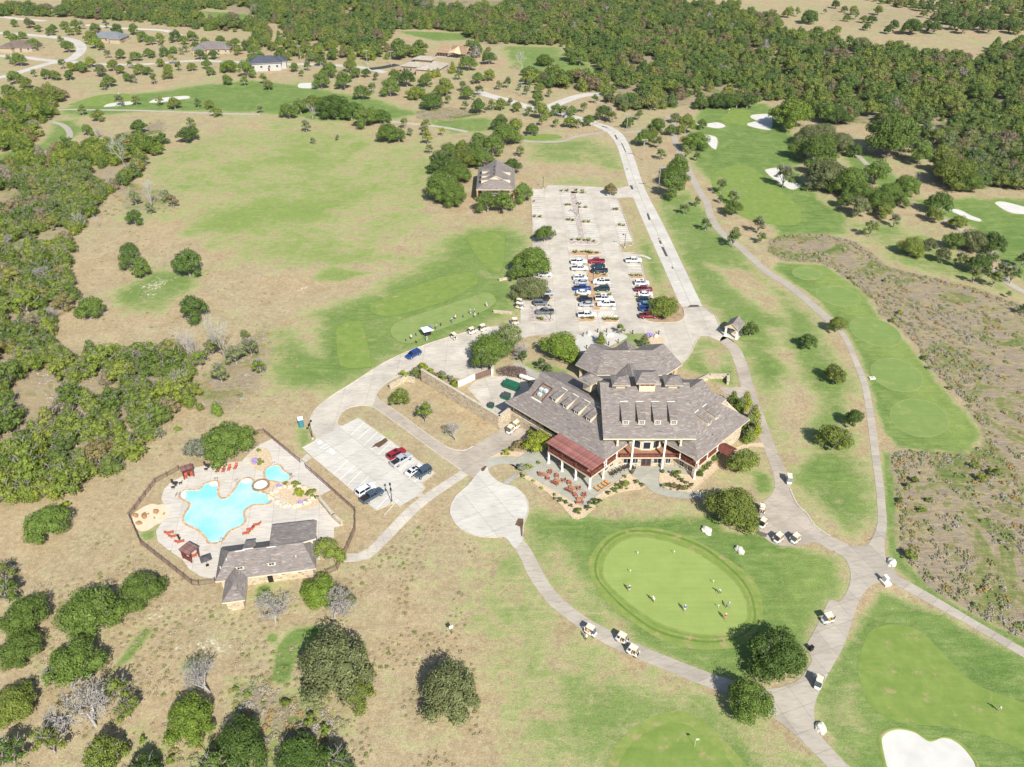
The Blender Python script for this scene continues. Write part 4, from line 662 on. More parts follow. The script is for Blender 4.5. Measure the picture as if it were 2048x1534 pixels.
tr('in the bottom left grove', '672,1333,168,g,big 718,1388,70,v,mid 150,1322,118,o,big 180,1222,128,o,big 282,1182,98,o,big 48,1235,108,o,big 92,1047,96,o,big 38,1300,90,o,big 25,1410,100,v,big 10,1190,60,o 235,1385,60,v 255,1425,56,v 380,1440,112,b,big 480,1492,120,d,big 100,1490,70,v 205,1512,90,v 20,1510,70,d 600,1520,120,d,big 680,1535,70,d 285,1545,80,d 640,1185,92,b,big 690,1205,50,g 150,1265,40,p 430,1545,70,o 115,1355,60,o 5,1150,50,v')
tr('standing alone beside the lower footpath', '900,1384,136,g,big')
tr('beside the putting green path', '1556,1308,130,d,big 1500,1400,106,o,big')
tr('on the clubhouse lawn', '1468,1015,112,v,big 1485,921,64,v')
tr('beside the swimming pool', '657,1102,62,v,mid 452,885,112,o,big 398,895,62,s,mid')
tr('in the dry island by the stone wall', '800,795,46,v,mid 850,829,40,b,small')
tr('around the service yard', '980,695,86,o,big 1015,672,62,p,mid 1122,693,84,b,big 965,720,50,o 1046,716,24,d,small 1085,732,26,d,small 1097,740,22,d,small')
tr('at the clubhouse entrance', '1202,678,23,v,cone 1241,661,21,v,small 1289,686,24,v,small')
tr('beside the main car park', '1327,614,66,v,big 1066,524,86,o,big 1062,577,76,g,big 1089,466,46,o,mid 1221,378,29,r,mid 1035,545,40,o')
tr('around the shingled cottage', '885,372,78,o,big 918,348,56,o 900,330,56,o 930,318,56,v 905,392,66,o,big 975,402,50,o,mid 1005,402,56,o,mid 1046,386,43,o 1022,332,46,d 968,318,46,o 950,300,46,o 985,290,50,o 880,325,50,d 1010,270,64,o,big 1030,255,40,v 960,280,40,o 925,295,36,v 895,300,36,o 1000,245,36,d 1040,305,22,v,small')
tr('in the central oak clump', '577,221,36,o 600,212,36,o 622,206,40,v 645,208,44,o 665,214,66,d,big 702,222,54,d,big 725,236,42,o 740,232,36,o 760,233,44,d,big 777,266,56,o,big 797,270,34,o')
tr('on the far driving range slope', '612,255,22,g,small 626,283,13,g,small 675,277,10,g,small 809,248,20,v,small 820,266,17,p,small 852,252,24,v,small 850,264,20,v,small 855,279,25,y,small 860,300,19,v,small 885,265,14,y,small')
tr('around the far tan-roofed house', '687,160,38,o 642,160,36,o 657,140,36,o 700,130,30,v 710,145,26,o 732,145,20,d 752,155,16,d,small 725,184,34,o 745,178,20,o 780,174,38,o 790,150,28,o 813,156,38,d 850,160,30,o 832,186,42,v 862,203,46,d,big 890,172,40,v 880,182,30,v 897,201,16,o,small 925,175,20,o,small 935,185,30,o 959,183,19,d 931,213,17,v,small 957,211,34,d 983,213,20,v 1003,208,28,v 1020,206,15,g,small 955,155,28,o 978,150,26,v 998,173,17,v,small 1015,168,20,d 918,152,19,o 937,125,36,o 978,115,32,d 905,136,17,y,cone 868,148,12,y,cone 876,146,12,y,cone 858,148,13,y,cone')
tr('scattered on the far left fairway', '239,204,24,g,small 272,203,20,v,small 319,204,18,v,small 348,206,29,v 396,208,17,d,small 418,208,23,v 433,223,25,v 371,270,38,d 385,266,30,d 382,250,22,v 277,253,38,d 279,267,13,v,small 165,223,20,v 195,230,30,v 175,260,24,o 521,220,17,o,small 527,160,20,v,small 537,170,22,v 454,159,24,o 489,164,19,v,small 308,160,19,v 217,162,30,o 207,174,17,v 255,154,22,o 266,160,18,g')
tr('among the far houses', '335,148,22,v 335,135,20,v 383,133,22,v 357,134,17,o,small 421,143,19,o 413,128,22,o 456,133,38,b 493,138,36,o 401,109,24,d 426,109,23,d 138,150,22,o 125,130,18,o 142,133,22,y 165,135,24,o 110,150,24,v 92,148,22,o 30,155,32,o 50,165,30,v 18,180,30,o 68,148,14,o,small 38,118,28,o 20,122,18,o 100,220,28,v 110,190,36,v 85,192,38,v 200,140,26,g 225,130,24,v 240,138,22,v 260,131,14,v,small 280,138,26,v 295,141,22,o 320,125,20,v 180,124,24,y 160,132,22,o 345,120,18,y 215,110,15,g,small 240,107,24,o 272,112,24,o 295,104,22,o 303,108,18,o 328,104,22,d 346,100,18,o 362,104,14,p,small 372,99,16,v 322,92,14,o,small 190,84,28,b 180,74,30,v 200,92,18,v 135,92,26,o 122,83,15,o,small 65,88,28,o 45,70,18,o 14,68,16,o 28,78,24,b 100,62,18,o 76,56,18,o 28,46,16,o 58,45,24,g 128,50,20,o 150,48,20,o 155,62,16,v 138,62,18,v 105,56,20,o 163,52,14,p 190,56,22,o 212,50,14,d 232,58,24,d 266,58,22,o 242,68,14,d 285,72,24,o 300,80,24,o 320,75,20,v 350,72,26,d 368,80,20,v 384,72,22,o 392,92,22,o 410,84,22,v 440,80,22,o 455,92,22,v 470,84,20,o 476,100,22,v 492,90,24,d 505,100,26,o 505,118,26,o 520,112,20,o 588,134,20,o 615,134,17,d 603,148,14,o,small 575,112,22,v 560,105,24,o 590,104,22,v 620,112,24,o 640,120,24,d 665,108,26,o 690,102,26,v 610,95,24,v 640,98,22,o 665,90,22,y 545,92,22,v 525,84,24,o 580,85,24,v')
tr('around the road bend', '1034,213,24,v 1057,225,20,o 1064,258,30,o 1084,222,34,v 1084,244,17,b 1112,220,26,o 1112,248,18,b 1130,226,22,o 1144,222,24,o 1140,243,30,v 1155,250,20,v 1177,240,28,o 1168,217,19,v 1190,200,18,o 1219,195,27,g 1210,225,36,d 1224,237,22,v 1256,245,24,o 1278,233,20,o 1075,196,28,o 1079,176,24,v 1059,170,18,o 1053,184,16,o 1099,188,16,v 1049,143,19,o 1039,176,12,o,small 1244,200,24,p')
tr('on the upper right fairway', '1352,235,24,g 1372,248,42,v 1404,248,24,o 1314,254,42,o 1289,274,40,o 1305,268,30,v 1342,260,27,o 1316,288,21,o,small 1322,311,24,o 1390,284,60,o,big 1372,308,24,v 1394,315,17,o,small 1349,352,64,o,big 1357,332,48,o 1345,372,52,o 1404,207,28,o 1430,205,30,d 1450,203,44,d 1475,200,36,o 1496,200,36,d 1442,376,28,o 1467,398,26,o 1467,415,42,o 1369,421,23,o,small 1394,406,17,o,small 1412,452,25,o,small 1467,480,33,o,small 1517,454,30,g,small 1522,478,23,o,small 1502,658,37,o,mid 1441,400,16,o,small 1089,120,38,o 1140,108,34,o 1160,114,34,o 1217,125,34,o')
tr('in the right-hand oak grove', '1583,228,86,b,big 1676,232,56,d 1655,225,44,o 1786,272,110,o,big 1842,303,52,o 1618,272,62,g,big 1650,262,50,g 1640,300,86,o,big 1600,296,50,o 1680,285,62,g,big 1710,301,30,d 1655,350,90,g,big 1696,362,82,o,big 1720,385,60,o 1754,343,54,o 1814,372,62,o,big 1780,385,60,o 1911,346,94,v,big 1890,325,50,v 1940,362,60,o 1568,358,46,g,small 1616,376,18,v,small 1630,330,44,o')
tr('on the right-hand rough', '1719,412,50,g,mid 1761,403,62,o,big 1769,422,36,v 1691,399,36,o 1801,399,38,o 1877,404,50,d 1871,429,36,v 1917,444,36,v 1789,444,26,g,small 1741,461,32,v,small 1824,494,54,v,big 1859,490,34,g 1909,481,46,o 1946,481,64,g,big 1989,486,54,d 1921,524,30,v 1957,526,48,d 1982,524,32,d 1886,509,36,g 1949,555,26,v,small 1989,561,36,v 2024,554,33,d 2001,544,30,d 2017,590,14,v,small 2046,524,34,d 2046,620,24,d')
tr('along the right-hand cart path', '1676,649,39,v,mid 1618,682,40,d,mid 1671,748,46,v,mid 1709,836,42,d,mid 1672,875,70,v,mid')
tr('alone on the left driving range', '258,500,40,d 262,520,44,d 280,535,44,o 373,525,62,d,mid 386,618,62,d,mid 178,616,56,o,mid 268,434,36,d')
tr('in the far tan field', '1460,10,24,v 1475,8,20,v 1577,24,22,v 1595,26,14,v 1620,34,38,d 1650,24,10,o,small 1672,8,18,d 1690,18,14,o 1708,20,20,v 1695,36,16,o 1712,32,14,o 1733,53,18,d 1745,38,20,d 1757,20,20,v 1728,38,18,v 1778,58,20,d 1790,48,20,d 1824,54,44,d,big 1848,27,16,v 1858,50,30,d 1870,54,28,d 1672,60,22,v 1640,65,12,d 1722,88,40,g 1700,80,20,o 1408,1,16,d')
tr('isolated near the left woods edge', '432,817,27,b,cone 243,908,36,d,mid 145,885,30,o 320,870,26,p,small')
tr('along the top right hedgerow', ' '.join('%d,%d,%d,d' % (1895+k*17, 40+(k % 3)*7, 30) for k in range(9)))
tr('in the creek-side thicket', '360,770,46,p,small 470,715,46,p,small 500,700,40,g,small 440,752,44,p,small 520,738,34,b,small 490,672,22,v,small 400,722,40,b,small 425,700,38,v,small 330,395,24,p,small 345,405,26,r,small 300,420,22,p,small 270,400,28,p,small')
ORD = ['first', 'second', 'third', 'fourth', 'fifth', 'sixth', 'seventh', 'eighth', 'ninth', 'tenth', 'eleventh', 'twelfth', 'thirteenth', 'fourteenth', 'fifteenth', 'sixteenth', 'seventeenth', 'eighteenth', 'nineteenth']
def ordw(n):
    if n < 19: return ORD[n]
    n += 1; tens = {2: 'twent', 3: 'thirt', 4: 'fort', 5: 'fift', 6: 'sixt', 7: 'sevent', 8: 'eight', 9: 'ninet', 10: 'hundred-and-'}[min(10, n//10)]
    return tens+'ieth' if n % 10 == 0 else tens+'y-'+ORD[n % 10-1]
def place_tree(name, crown, trunk, x, y, D, Dp, zc, label, cat, group, col=None, rr=None, zs=1.0):
    s = D/Dp; rr = rr or random; b = G(x, y, zc*s*zs); e_ = rr.uniform(.94, 1.07); t = T(name, label, cat, (b.x, b.y, 0), rr.uniform(0, 6.28), group, (s*e_, s/e_, s*zs))
    c = put('crown', crown, t); 
    if trunk: put('trunk', trunk, t)
    if col: k = rr.uniform(.85, 1.18); c.color = (col[0]*k, col[1]*k, col[2]*k, 1)
    return t
rt = random.Random(3); byarea = {}
for q in TREES: byarea.setdefault(q[0], []).append(q)
NT = 0
for area, L in byarea.items():
    L.sort(key=lambda q: q[1]); seen = {}
    for q in L: seen[q[4]] = seen.get(q[4], 0)+1
    cnt = {}
    for (_, x, y, w, c, kind) in L:
        D = w*depth_at(x, y)/FPX
        if not kind: kind = 'big' if D > 12.5 else 'mid' if D > 6.2 else 'small'
        cr, tk, Dp = rt.choice(PROTO[kind]); i = cnt.get(c, 0); cnt[c] = i+1
        noun = {'cone': 'conical evergreen', 'shrub': 'bush', 'small': 'young oak'}.get(kind, 'oak')
        lab = ('%s %s %s from the left %s' % (ordw(i), CN[c], noun, area)) if seen[c] > 1 else '%s %s %s' % (CN[c], noun, area)
        nm = 'evergreen_tree' if kind == 'cone' else 'yard_tree' if 'house' in area or 'field' in area else 'young_oak_tree' if kind == 'small' else 'oak_tree'
        place_tree(nm, cr, tk, x, y, D*(.97 if kind == 'big' else 1.0), Dp, Dp*(.30 if kind == 'big' else .37 if kind != 'cone' else .6), lab, 'tree', 'trees '+area, COLS[c], rt, rt.uniform(.9, 1.1) if kind in ('big', 'cone') else rt.uniform(1.02, 1.28)); NT += 1
# bare and dying trees
for i, (x, y, w, me, k, lab) in enumerate([(545, 1222, 74, BARE[0], 1, 'grey leafless tree below the pool house'), (665, 1215, 70, BARE[1], 1, 'dead grey limbs rising out of the green oak below the pool house'), (175, 1420, 118, BARE[0], 1, 'large bleached dead tree with spreading limbs in the bottom left corner'), (412, 1362, 82, BARE[1], 1, 'round bare grey tree beside the sprinkler-green circle'), (911, 866, 40, BARE[1], 1, 'small nearly leafless tree in the dry island by the lane'), (240, 300, 40, TALLB[0], 2, 'white-trunked dead tree above the upper left woods'), (298, 392, 36, TALLB[1], 2, 'pale bare trunks at the range edge thicket'), (160, 440, 24, TALLB[0], 2, 'thin white dead tree at the edge of the left woods'), (195, 445, 18, TALLB[1], 2, 'shorter thin white dead tree beside the range edge'), (367, 685, 46, TALLB[0], 2, 'white dead tree leaning left in the creek-side thicket'), (385, 695, 40, TALLB[1], 2, 'forked white dead tree in the middle of the creek-side thicket'), (440, 678, 66, TALLB[1], 2, 'tall pale tree with many white branches beside the creek bed'), (103, 628, 30, BARE[0], 1, 'silver bare tree in the left woods'), (85, 548, 36, BARE[1], 1, 'grey bare tree high in the left woods'), (15, 480, 26, BARE[0], 1, 'grey bare tree at the far left edge of the woods'), (622, 224, 22, TALLB[0], 2, 'dead tree in front of the central oak clump'), (1045, 122, 22, TALLB[1], 2, 'pale leafless tree beside the far clearing'), (192, 268, 18, BARE[1], 1, 'small bare tree beside the far left cart path'), (505, 690, 30, BARE[0], 1, 'bare grey brush tree at the thicket end'), (1050, 705, 40, BARE[1], 1, 'leafless shrub tree between two oaks at the service yard')]):
    D = w*depth_at(x, y)/FPX*1.12
    t = place_tree('bare_tree', me, None, x, y, D, 10 if k == 1 else 6.5, 3.6 if k == 1 else 4.6, lab, 'tree', 'leafless trees', zs=1.15 if k == 1 else 1.0); t.children[0].name = 'branches'
# woods: nearest trees one by one, the rest as one mass
def poisson(poly, dmin, n, seed, avoid=()):
    r = np.random.default_rng(seed); a = np.array([(p.x, p.y) for p in GP(poly)]); lo, hi = a.min(0), a.max(0); cell = {}; out = []
    P = r.uniform(lo, hi, size=(n, 2)); P = P[sdist(P[:, 0], P[:, 1], a) > 0.5]
    for p in P:
        k = (int(p[0]//dmin), int(p[1]//dmin))
        if any((p[0]-q[0])**2+(p[1]-q[1])**2 < dmin*dmin for i in (-1, 0, 1) for j in (-1, 0, 1) for q in cell.get((k[0]+i, k[1]+j), ())): continue
        cell.setdefault(k, []).append(p); out.append(p)
    return np.array(out)
PL = np.concatenate([poisson(LEFT_WOODS, 3.7, 22000, 1), poisson(UP_WOODS, 4.2, 7000, 2)])
clear = [[(35, 765), (105, 740), (100, 800), (70, 850), (35, 875)], [(-20, 385), (50, 385), (45, 418), (-20, 425)], [(180, 340), (260, 330), (270, 350), (215, 385)]]
for c in clear: PL = PL[inside(PL, P2(c)) < -1.0]
hv = np.array([noise.noise(Vector((q[0]*.06, q[1]*.06, 4.2))) for q in PL]); PL = PL[hv > -.33]
PL = PL[np.argsort(np.hypot(PL[:, 0], PL[:, 1]))]
inview = np.abs(PL[:, 0]) < 0.66*(PL[:, 1]*cp+CAM_H*sp)+4
rw = random.Random(11); WK = ['woodoak', 'woodced']; near = PL[inview][:285]; rest = np.concatenate([PL[inview][285:], PL[~inview]])
BANDS = [(985, 'level with the pool water'), (930, 'level with the pool cabana roof'), (880, 'level with the pool oak'), (830, 'level with the small car park top'), (780, 'level with the stone wall'), (740, 'level with the yard gate'), (700, 'level with the blue suv'), (660, 'level with the canopy tent'), (620, 'level with the round range oak'), (580, 'level with the second tee'), (540, 'level with the paired range oaks'), (500, 'level with the upper tee'), (450, 'level with the upper car park'), (400, 'level with the cottage trees'), (350, 'level with the cottage roof'), (-99, 'by the cottage top')]
def pix(p): d = p[1]*cp+CAM_H*sp; return 1024+FPX*p[0]/d, 767+FPX*(CAM_H*cp-p[1]*sp)/d
info = {}; bandn = {}
for i in sorted(range(len(near)), key=lambda i: near[i][0]/(near[i][1]*cp+CAM_H*sp)):
    kd = 'woodoak' if random.Random(i*7+1).random() < .52 else 'woodced'; bn = next(w for lim, w in BANDS if pix(near[i])[1] > lim); k = (bn, kd); bandn[k] = bandn.get(k, 0)+1
    info[i] = (kd, bn, bandn[k]-1)
for i, p in enumerate(near):
    kd, bn, no = info[i]; cr, tk, Dp = rw.choice(PROTO[kd]); s = rw.uniform(.75, 1.25)
    t = T('juniper_tree' if kd == 'woodced' else 'scrub_oak_tree', '%s %s from left in the left woods %s' % (ordw(no), 'juniper' if kd == 'woodced' else 'scrub oak', bn), 'tree', (p[0], p[1], 0), rw.uniform(0, 6.28), ('junipers' if kd == 'woodced' else 'scrub oaks')+' of the left woods', (s, s, s*rw.uniform(.85, 1.15)))
    c = put('crown', cr, t); put('trunk', tk, t)
    if kd+'_ref' not in globals(): globals()[kd+'_ref'] = {}
    globals()[kd+'_ref'][cr.name] = c
REFS = list(woodoak_ref.values())+list(woodced_ref.values())
PF = poisson(FOREST, 4.7, 110000, 5)
for c in [[(1000, 90), (1115, 94), (1205, 142), (1190, 158), (1110, 152), (1030, 140)], [(790, 60), (930, 64), (940, 84), (860, 86)], [(1835, 190), (1900, 200), (2060, 205), (2060, 214), (1900, 214)], [(400, 20), (505, 26), (525, 48), (410, 44)], [(820, 85), (850, 82), (845, 100), (740, 100), (745, 86)], [(860, -4), (1012, -4), (1010, 22), (860, 18)]]:
    PF = PF[inside(PF, P2(c)) < 0]
FR = [(-200, 18), (60, 21), (130, 27), (150, 8), (200, -5), (530, -5), (530, 70), (440, 63), (330, 52), (230, 42), (140, 35), (60, 33), (-200, 35)]
PF = np.concatenate([PF, poisson(FR, 5.0, 40000, 8), poisson([(520, 60), (730, 95), (900, 100), (990, 95), (960, 120), (900, 95), (840, 118), (720, 124), (600, 118), (500, 100)], 8.0, 8000, 9), poisson([(-400, -25), (200, -20), (900, -12), (1330, -22), (1000, -45), (-400, -45)], 9, 40000, 10), poisson([(1880, 30), (2200, 60), (2200, -20), (1700, -8), (1760, 8)], 8, 20000, 12), poisson([(1850, 42), (1990, 66), (2100, 80), (2100, 50), (1900, 28)], 7, 6000, 13)])
PF = PF[inside(PF, P2([(395, 18), (505, 24), (530, 48), (405, 46)])) < 0]; PF = PF[inside(PF, P2([(868, -2), (1004, -2), (1004, 20), (868, 16)])) < 0]
for hx, hy, hr in [(848, 135, 26), (910, 103, 20), (535, 131, 20), (428, 97, 16), (222, 76, 16), (48, 92, 18)]:
    c = G(hx, hy); PF = PF[np.hypot(PF[:, 0]-c.x, PF[:, 1]-c.y) > hr*.7]
def scatter(name, pts, refs, smin, smax, seed, label, cat, kind='stuff'):
    """one object that plants copies of ground-standing plants at its points"""
    r = np.random.default_rng(seed); me = bpy.data.meshes.new(name); me.from_pydata([(p[0], p[1], 0.0) for p in pts], [], [])
    n = len(pts)
    for nm, tp, val in (('which', 'INT', r.integers(0, len(refs), n)), ('turn', 'FLOAT', r.uniform(0, 6.28, n)), ('size', 'FLOAT', r.uniform(smin, smax, n))):
        at = me.attributes.new(nm, tp, 'POINT'); at.data.foreach_set('value', val)
    o = put(name, me, kind=kind, label=label, cat=cat); ng = bpy.data.node_groups.new(name, 'GeometryNodeTree')
    ng.interface.new_socket('Geometry', in_out='INPUT', socket_type='NodeSocketGeometry'); ng.interface.new_socket('Geometry', in_out='OUTPUT', socket_type='NodeSocketGeometry')
    N, L = ng.nodes, ng.links; gi = N.new('NodeGroupInput'); go = N.new('NodeGroupOutput'); j = N.new('GeometryNodeJoinGeometry')
    def attr(nm, tp): a = N.new('GeometryNodeInputNamedAttribute'); a.data_type = tp; a.inputs[0].default_value = nm; return a.outputs[0]
    w, t, s = attr('which', 'INT'), attr('turn', 'FLOAT'), attr('size', 'FLOAT'); cx = N.new('ShaderNodeCombineXYZ'); L.new(t, cx.inputs[2])
    for k, rf in enumerate(refs):
        eq = N.new('FunctionNodeCompare'); eq.data_type = 'INT'; eq.operation = 'EQUAL'; L.new(w, eq.inputs[2]); eq.inputs[3].default_value = k
        oi = N.new('GeometryNodeObjectInfo'); oi.transform_space = 'ORIGINAL'; oi.inputs['Object'].default_value = rf; oi.inputs['As Instance'].default_value = True
        ip = N.new('GeometryNodeInstanceOnPoints'); mp_ = N.new('GeometryNodeMeshToPoints')
        if k == 0: MP = mp_; L.new(gi.outputs[0], MP.inputs[0])
        else: N.remove(mp_)
        L.new(MP.outputs[0], ip.inputs['Points']); L.new(eq.outputs[0], ip.inputs['Selection']); L.new(oi.outputs['Geometry'], ip.inputs['Instance']); L.new(cx.outputs[0], ip.inputs['Rotation']); L.new(s, ip.inputs['Scale']); L.new(ip.outputs[0], j.inputs[0])
    L.new(j.outputs[0], go.inputs[0]); md = o.modifiers.new('plant', 'NODES'); md.node_group = ng; return o
hv = np.array([noise.noise(Vector((q[0]*.03, q[1]*.03, 7.7)))+.6*noise.noise(Vector((q[0]*.09, q[1]*.09, 1.7))) for q in PF]); PF = PF[hv > -.42]
PF = PF[np.argsort(np.hypot(PF[:, 0], PF[:, 1]))]; okv = np.abs(PF[:, 0]) < 0.65*(PF[:, 1]*cp+CAM_H*sp); edge_t = PF[okv][:90]; PF = np.concatenate([PF[okv][90:], PF[~okv]]); FREF = {}
for i, j in enumerate(sorted(range(90), key=lambda j: edge_t[j][0]/(edge_t[j][1]*cp+CAM_H*sp))):
    p = edge_t[j]; cr, tk, Dp = (PROTO['farwood']+PROTO['farwood']+PROTO['farced'])[i % 8]; s = rw.uniform(.8, 1.25); t = T('woodland_tree', '%s tree from the left along the near edge of the big forest' % ordw(i), 'tree', (p[0], p[1], 0), rw.uniform(0, 6.28), 'forest edge trees', s); FREF[cr.name] = put('crown', cr, t); put('trunk', tk, t)
scatter('undergrowth_woods', rest, REFS, .75, 1.3, 4, 'scrub oak and juniper mass deep in the left woods', 'woodland')
scatter('forest', PF, list(FREF.values()), .5, 1.5, 3, 'unbroken mass of oak and juniper woodland covering the far slopes', 'woodland')
# tufts of native grass and brush
def tuft_mesh(name, h, w, n, seed, mt):
    r = random.Random(seed); mb = MB()
    for k in range(n):
        a = r.uniform(0, 6.28); q = r.uniform(0, w*.3); ln = h*r.uniform(.7, 1.2); o = r.uniform(.25, .8)*w; x, y = math.cos(a)*q, math.sin(a)*q; d = Vector((math.cos(a), math.sin(a), 0)); s = Vector((-d.y, d.x, 0))*(.09+.05*w)
        b = Vector((x, y, -.02)); mb.add([b-s, b+s, b+d*o*.45+Vector((0, 0, ln*.75))+s*.7, b+d*o*.45+Vector((0, 0, ln*.75))-s*.7, b+d*o+Vector((0, 0, ln))], [(0, 1, 2, 3), (3, 2, 4)])
    me = mb.mesh(name, mt); at = me.attributes.new('tint', 'FLOAT', 'FACE'); at.data.foreach_set('value', [r.uniform(.35, .8) for _ in me.polygons]); return me
GRASSM = M_foliage('native_grass', [(0, (0.42, 0.37, 0.23)), (.25, (0.48, 0.41, 0.28)), (.42, (0.30, 0.33, 0.13)), (.55, (0.50, 0.33, 0.16)), (.66, (0.25, 0.31, 0.10)), (.8, (0.46, 0.42, 0.34)), (1, (0.40, 0.37, 0.25))])
tall = T('grass_clump', 'tall tan grass clump in the native rough beside the boundary path', 'grass clump', G(1870, 1160)); tb = put('blades', crown_mesh('blades', 1.5, .6, .0, .16, 9, 61, GRASSM, 'oak', 1.6), tall)
low = T('grass_clump', 'low leafy weed clump in the native rough under the last tee', 'grass clump', G(1800, 925)); lb = put('blades', crown_mesh('blades', 1.9, .3, .0, .16, 10, 62, GRASSM, 'oak', 1.5), low)
pn = poisson(NATIVE, 1.0, 60000, 20); edge = inside(pn, P2(NATIVE)); hold = np.array([noise.noise(Vector((p[0]*.05, p[1]*.05, 1.3))) for p in pn]); rr_ = np.random.default_rng(2).random(len(pn))
pn = pn[(rr_ < np.where(edge < 3.5, .85, .14+.4*(hold > .12)))]
pb = np.concatenate([pn, poisson([(390, 760), (470, 690), (535, 640), (550, 700), (520, 790), (430, 840), (380, 810)], 2.2, 3000, 21), poisson([(450, 1370), (540, 1350), (600, 1400), (700, 1440), (660, 1510), (480, 1460)], 1.1, 3000, 22), poisson([(300, 1500), (460, 1460), (640, 1480), (560, 1560), (300, 1560)], 1.6, 1500, 25), poisson([(250, 265), (330, 235), (335, 260), (260, 300), (150, 330), (180, 290)], 3, 1500, 23), poisson([(830, 222), (900, 214), (965, 228), (900, 242), (835, 238)], 2.5, 2000, 24), poisson([(180, 380), (330, 370), (360, 420), (200, 440)], 2.5, 2000, 26)])
scatter('native_grass', pb, [tb, lb, lb, lb], .35, 1.25, 6, 'wild tan and rust coloured grass clumps covering the rough', 'grass')

DRYM = M_foliage('dry_grass_blades', [(0, (0.40, 0.32, 0.19)), (.4, (0.50, 0.42, 0.28)), (.7, (0.36, 0.33, 0.16)), (1, (0.26, 0.29, 0.10))])
dt = T('grass_clump', 'low dry grass clump on the bare slope below the pool house', 'grass clump', G(520, 1240)); db = put('blades', crown_mesh('blades', 1.1, .22, .0, .13, 6, 63, DRYM, 'oak', 1.3), dt)
OPEN = [[(0, 1090), (250, 1060), (300, 1120), (430, 1180), (440, 1230), (700, 1150), (860, 1030), (960, 1085), (930, 1200), (960, 1350), (980, 1600), (0, 1600)], [(170, 720), (330, 690), (400, 640), (560, 650), (620, 760), (600, 850), (480, 860), (380, 880), (250, 960), (260, 1020), (60, 1100), (110, 1010)], [(150, 520), (280, 450), (420, 500), (560, 520), (560, 640), (330, 700), (150, 690)]]
pd = np.concatenate([poisson(q, d, n_, 30+i) for i, (q, d, n_) in enumerate(zip(OPEN, (1.0, 1.7, 2.4), (26000, 9000, 7000)))])
hd = np.array([noise.noise(Vector((q[0]*.12, q[1]*.12, 2.2))) for q in pd]); pd = pd[hd > -.05]
scatter('dry_grass', pd, [db], .4, 1.3, 9, 'sparse dry grass clumps spread over the bare slopes', 'grass')
# ---------------------------------------------------------------- buildings
V3 = lambda p, z: Vector((p[0], p[1], z))
ROOFM = [CREAM, SHINGLE]
def roof(parent, pts, th=0.3, mats=None, name='roof'):
    return MB().prism([(p[0], p[1]) for p in pts], [p[2]-th for p in pts], [p[2] for p in pts], 0, 1).build(name, mats or ROOFM, parent, uvfun=roofuv)
def wallp(parent, poly, z0, z1, mt, name='wall'): return MB().prism(poly, z0, z1).build(name, mt, parent)
def window(parent, c, r, w, h, cols=2, rows=2, frame=None, glass=None, name='window'):
    """framed window: c centre, r direction along the wall (outward is r turned clockwise)"""
    c = Vector(c); r = Vector((r[0], r[1], 0)).normalized(); o = Vector((r.y, -r.x, 0)); u = Vector((0, 0, 1)); f = MB(); t = .09
    for s in (-1, 1): f.bar(c+r*(s*(w/2))-u*(h/2+t/2)+o*.04, c+r*(s*(w/2))+u*(h/2+t/2)+o*.04, t, .1); f.bar(c-r*(w/2)+u*(s*h/2)+o*.045, c+r*(w/2)+u*(s*h/2)+o*.045, .1, t)
    for i in range(1, cols): f.bar(c+r*(w*(i/cols-.5))-u*h/2+o*.03, c+r*(w*(i/cols-.5))+u*h/2+o*.03, .05, .06)
    for i in range(1, rows): f.bar(c-r*w/2+u*(h*(i/rows-.5))+o*.032, c+r*w/2+u*(h*(i/rows-.5))+o*.032, .06, .05)
    k = f.build(name, frame or WHITE, parent)
    for i in range(cols):
        for j in range(rows):
            q = c+r*(w*((i+.5)/cols-.5))+u*(h*((j+.5)/rows-.5)); a, b = r*(w/cols/2-.02), u*(h/rows/2-.02); g = o*.015
            MB().add([q-a-b+g, q+a-b+g, q+a+b+g, q-a+b+g, q-a-b-g, q+a-b-g, q+a+b-g, q-a+b-g], [(0, 1, 2, 3), (7, 6, 5, 4), (0, 4, 5, 1), (2, 6, 7, 3), (1, 5, 6, 2), (3, 7, 4, 0)]).build('pane', glass or GLASS, k)
    return k
def post(parent, p, z0, z1, w=.4, mt=None, name='column', cap=True):
    mb = MB().box((p[0], p[1], (z0+z1)/2), (w, w, z1-z0))
    if cap: mb.box((p[0], p[1], z0+.2), (w*1.35, w*1.35, .4)).box((p[0], p[1], z1-.12), (w*1.3, w*1.3, .2))
    return mb.build(name, mt or WHITE, parent)
def railing(parent, pts, z, mt=None, h=1.05, name='railing'):
    mb = MB()
    for a, b in zip(pts[:-1], pts[1:]):
        a, b = V3(a, z), V3(b, z); d = b-a; n = max(1, round(d.length/1.5)); u = Vector((0, 0, 1))
        mb.bar(a+u*h, b+u*h, .14, .09).bar(a+u*.15, b+u*.15, .09, .08).bar(a+u*(h-.2), b+u*(h-.2), .06, .06)
        for i in range(n+1):
            p = a.lerp(b, i/n); mb.bar(p, p+u*(h+.1), .13, .13)
            if i < n:
                q = a.lerp(b, (i+1)/n); m_ = a.lerp(b, (i+.5)/n); mb.bar(p+u*.15, m_+u*(h-.2), .05, .05).bar(m_+u*(h-.2), q+u*.15, .05, .05).bar(p+u*(h-.2), m_+u*.15, .05, .05).bar(m_+u*.15, q+u*(h-.2), .05, .05)
    return mb.build(name, mt or REDWOOD, parent)
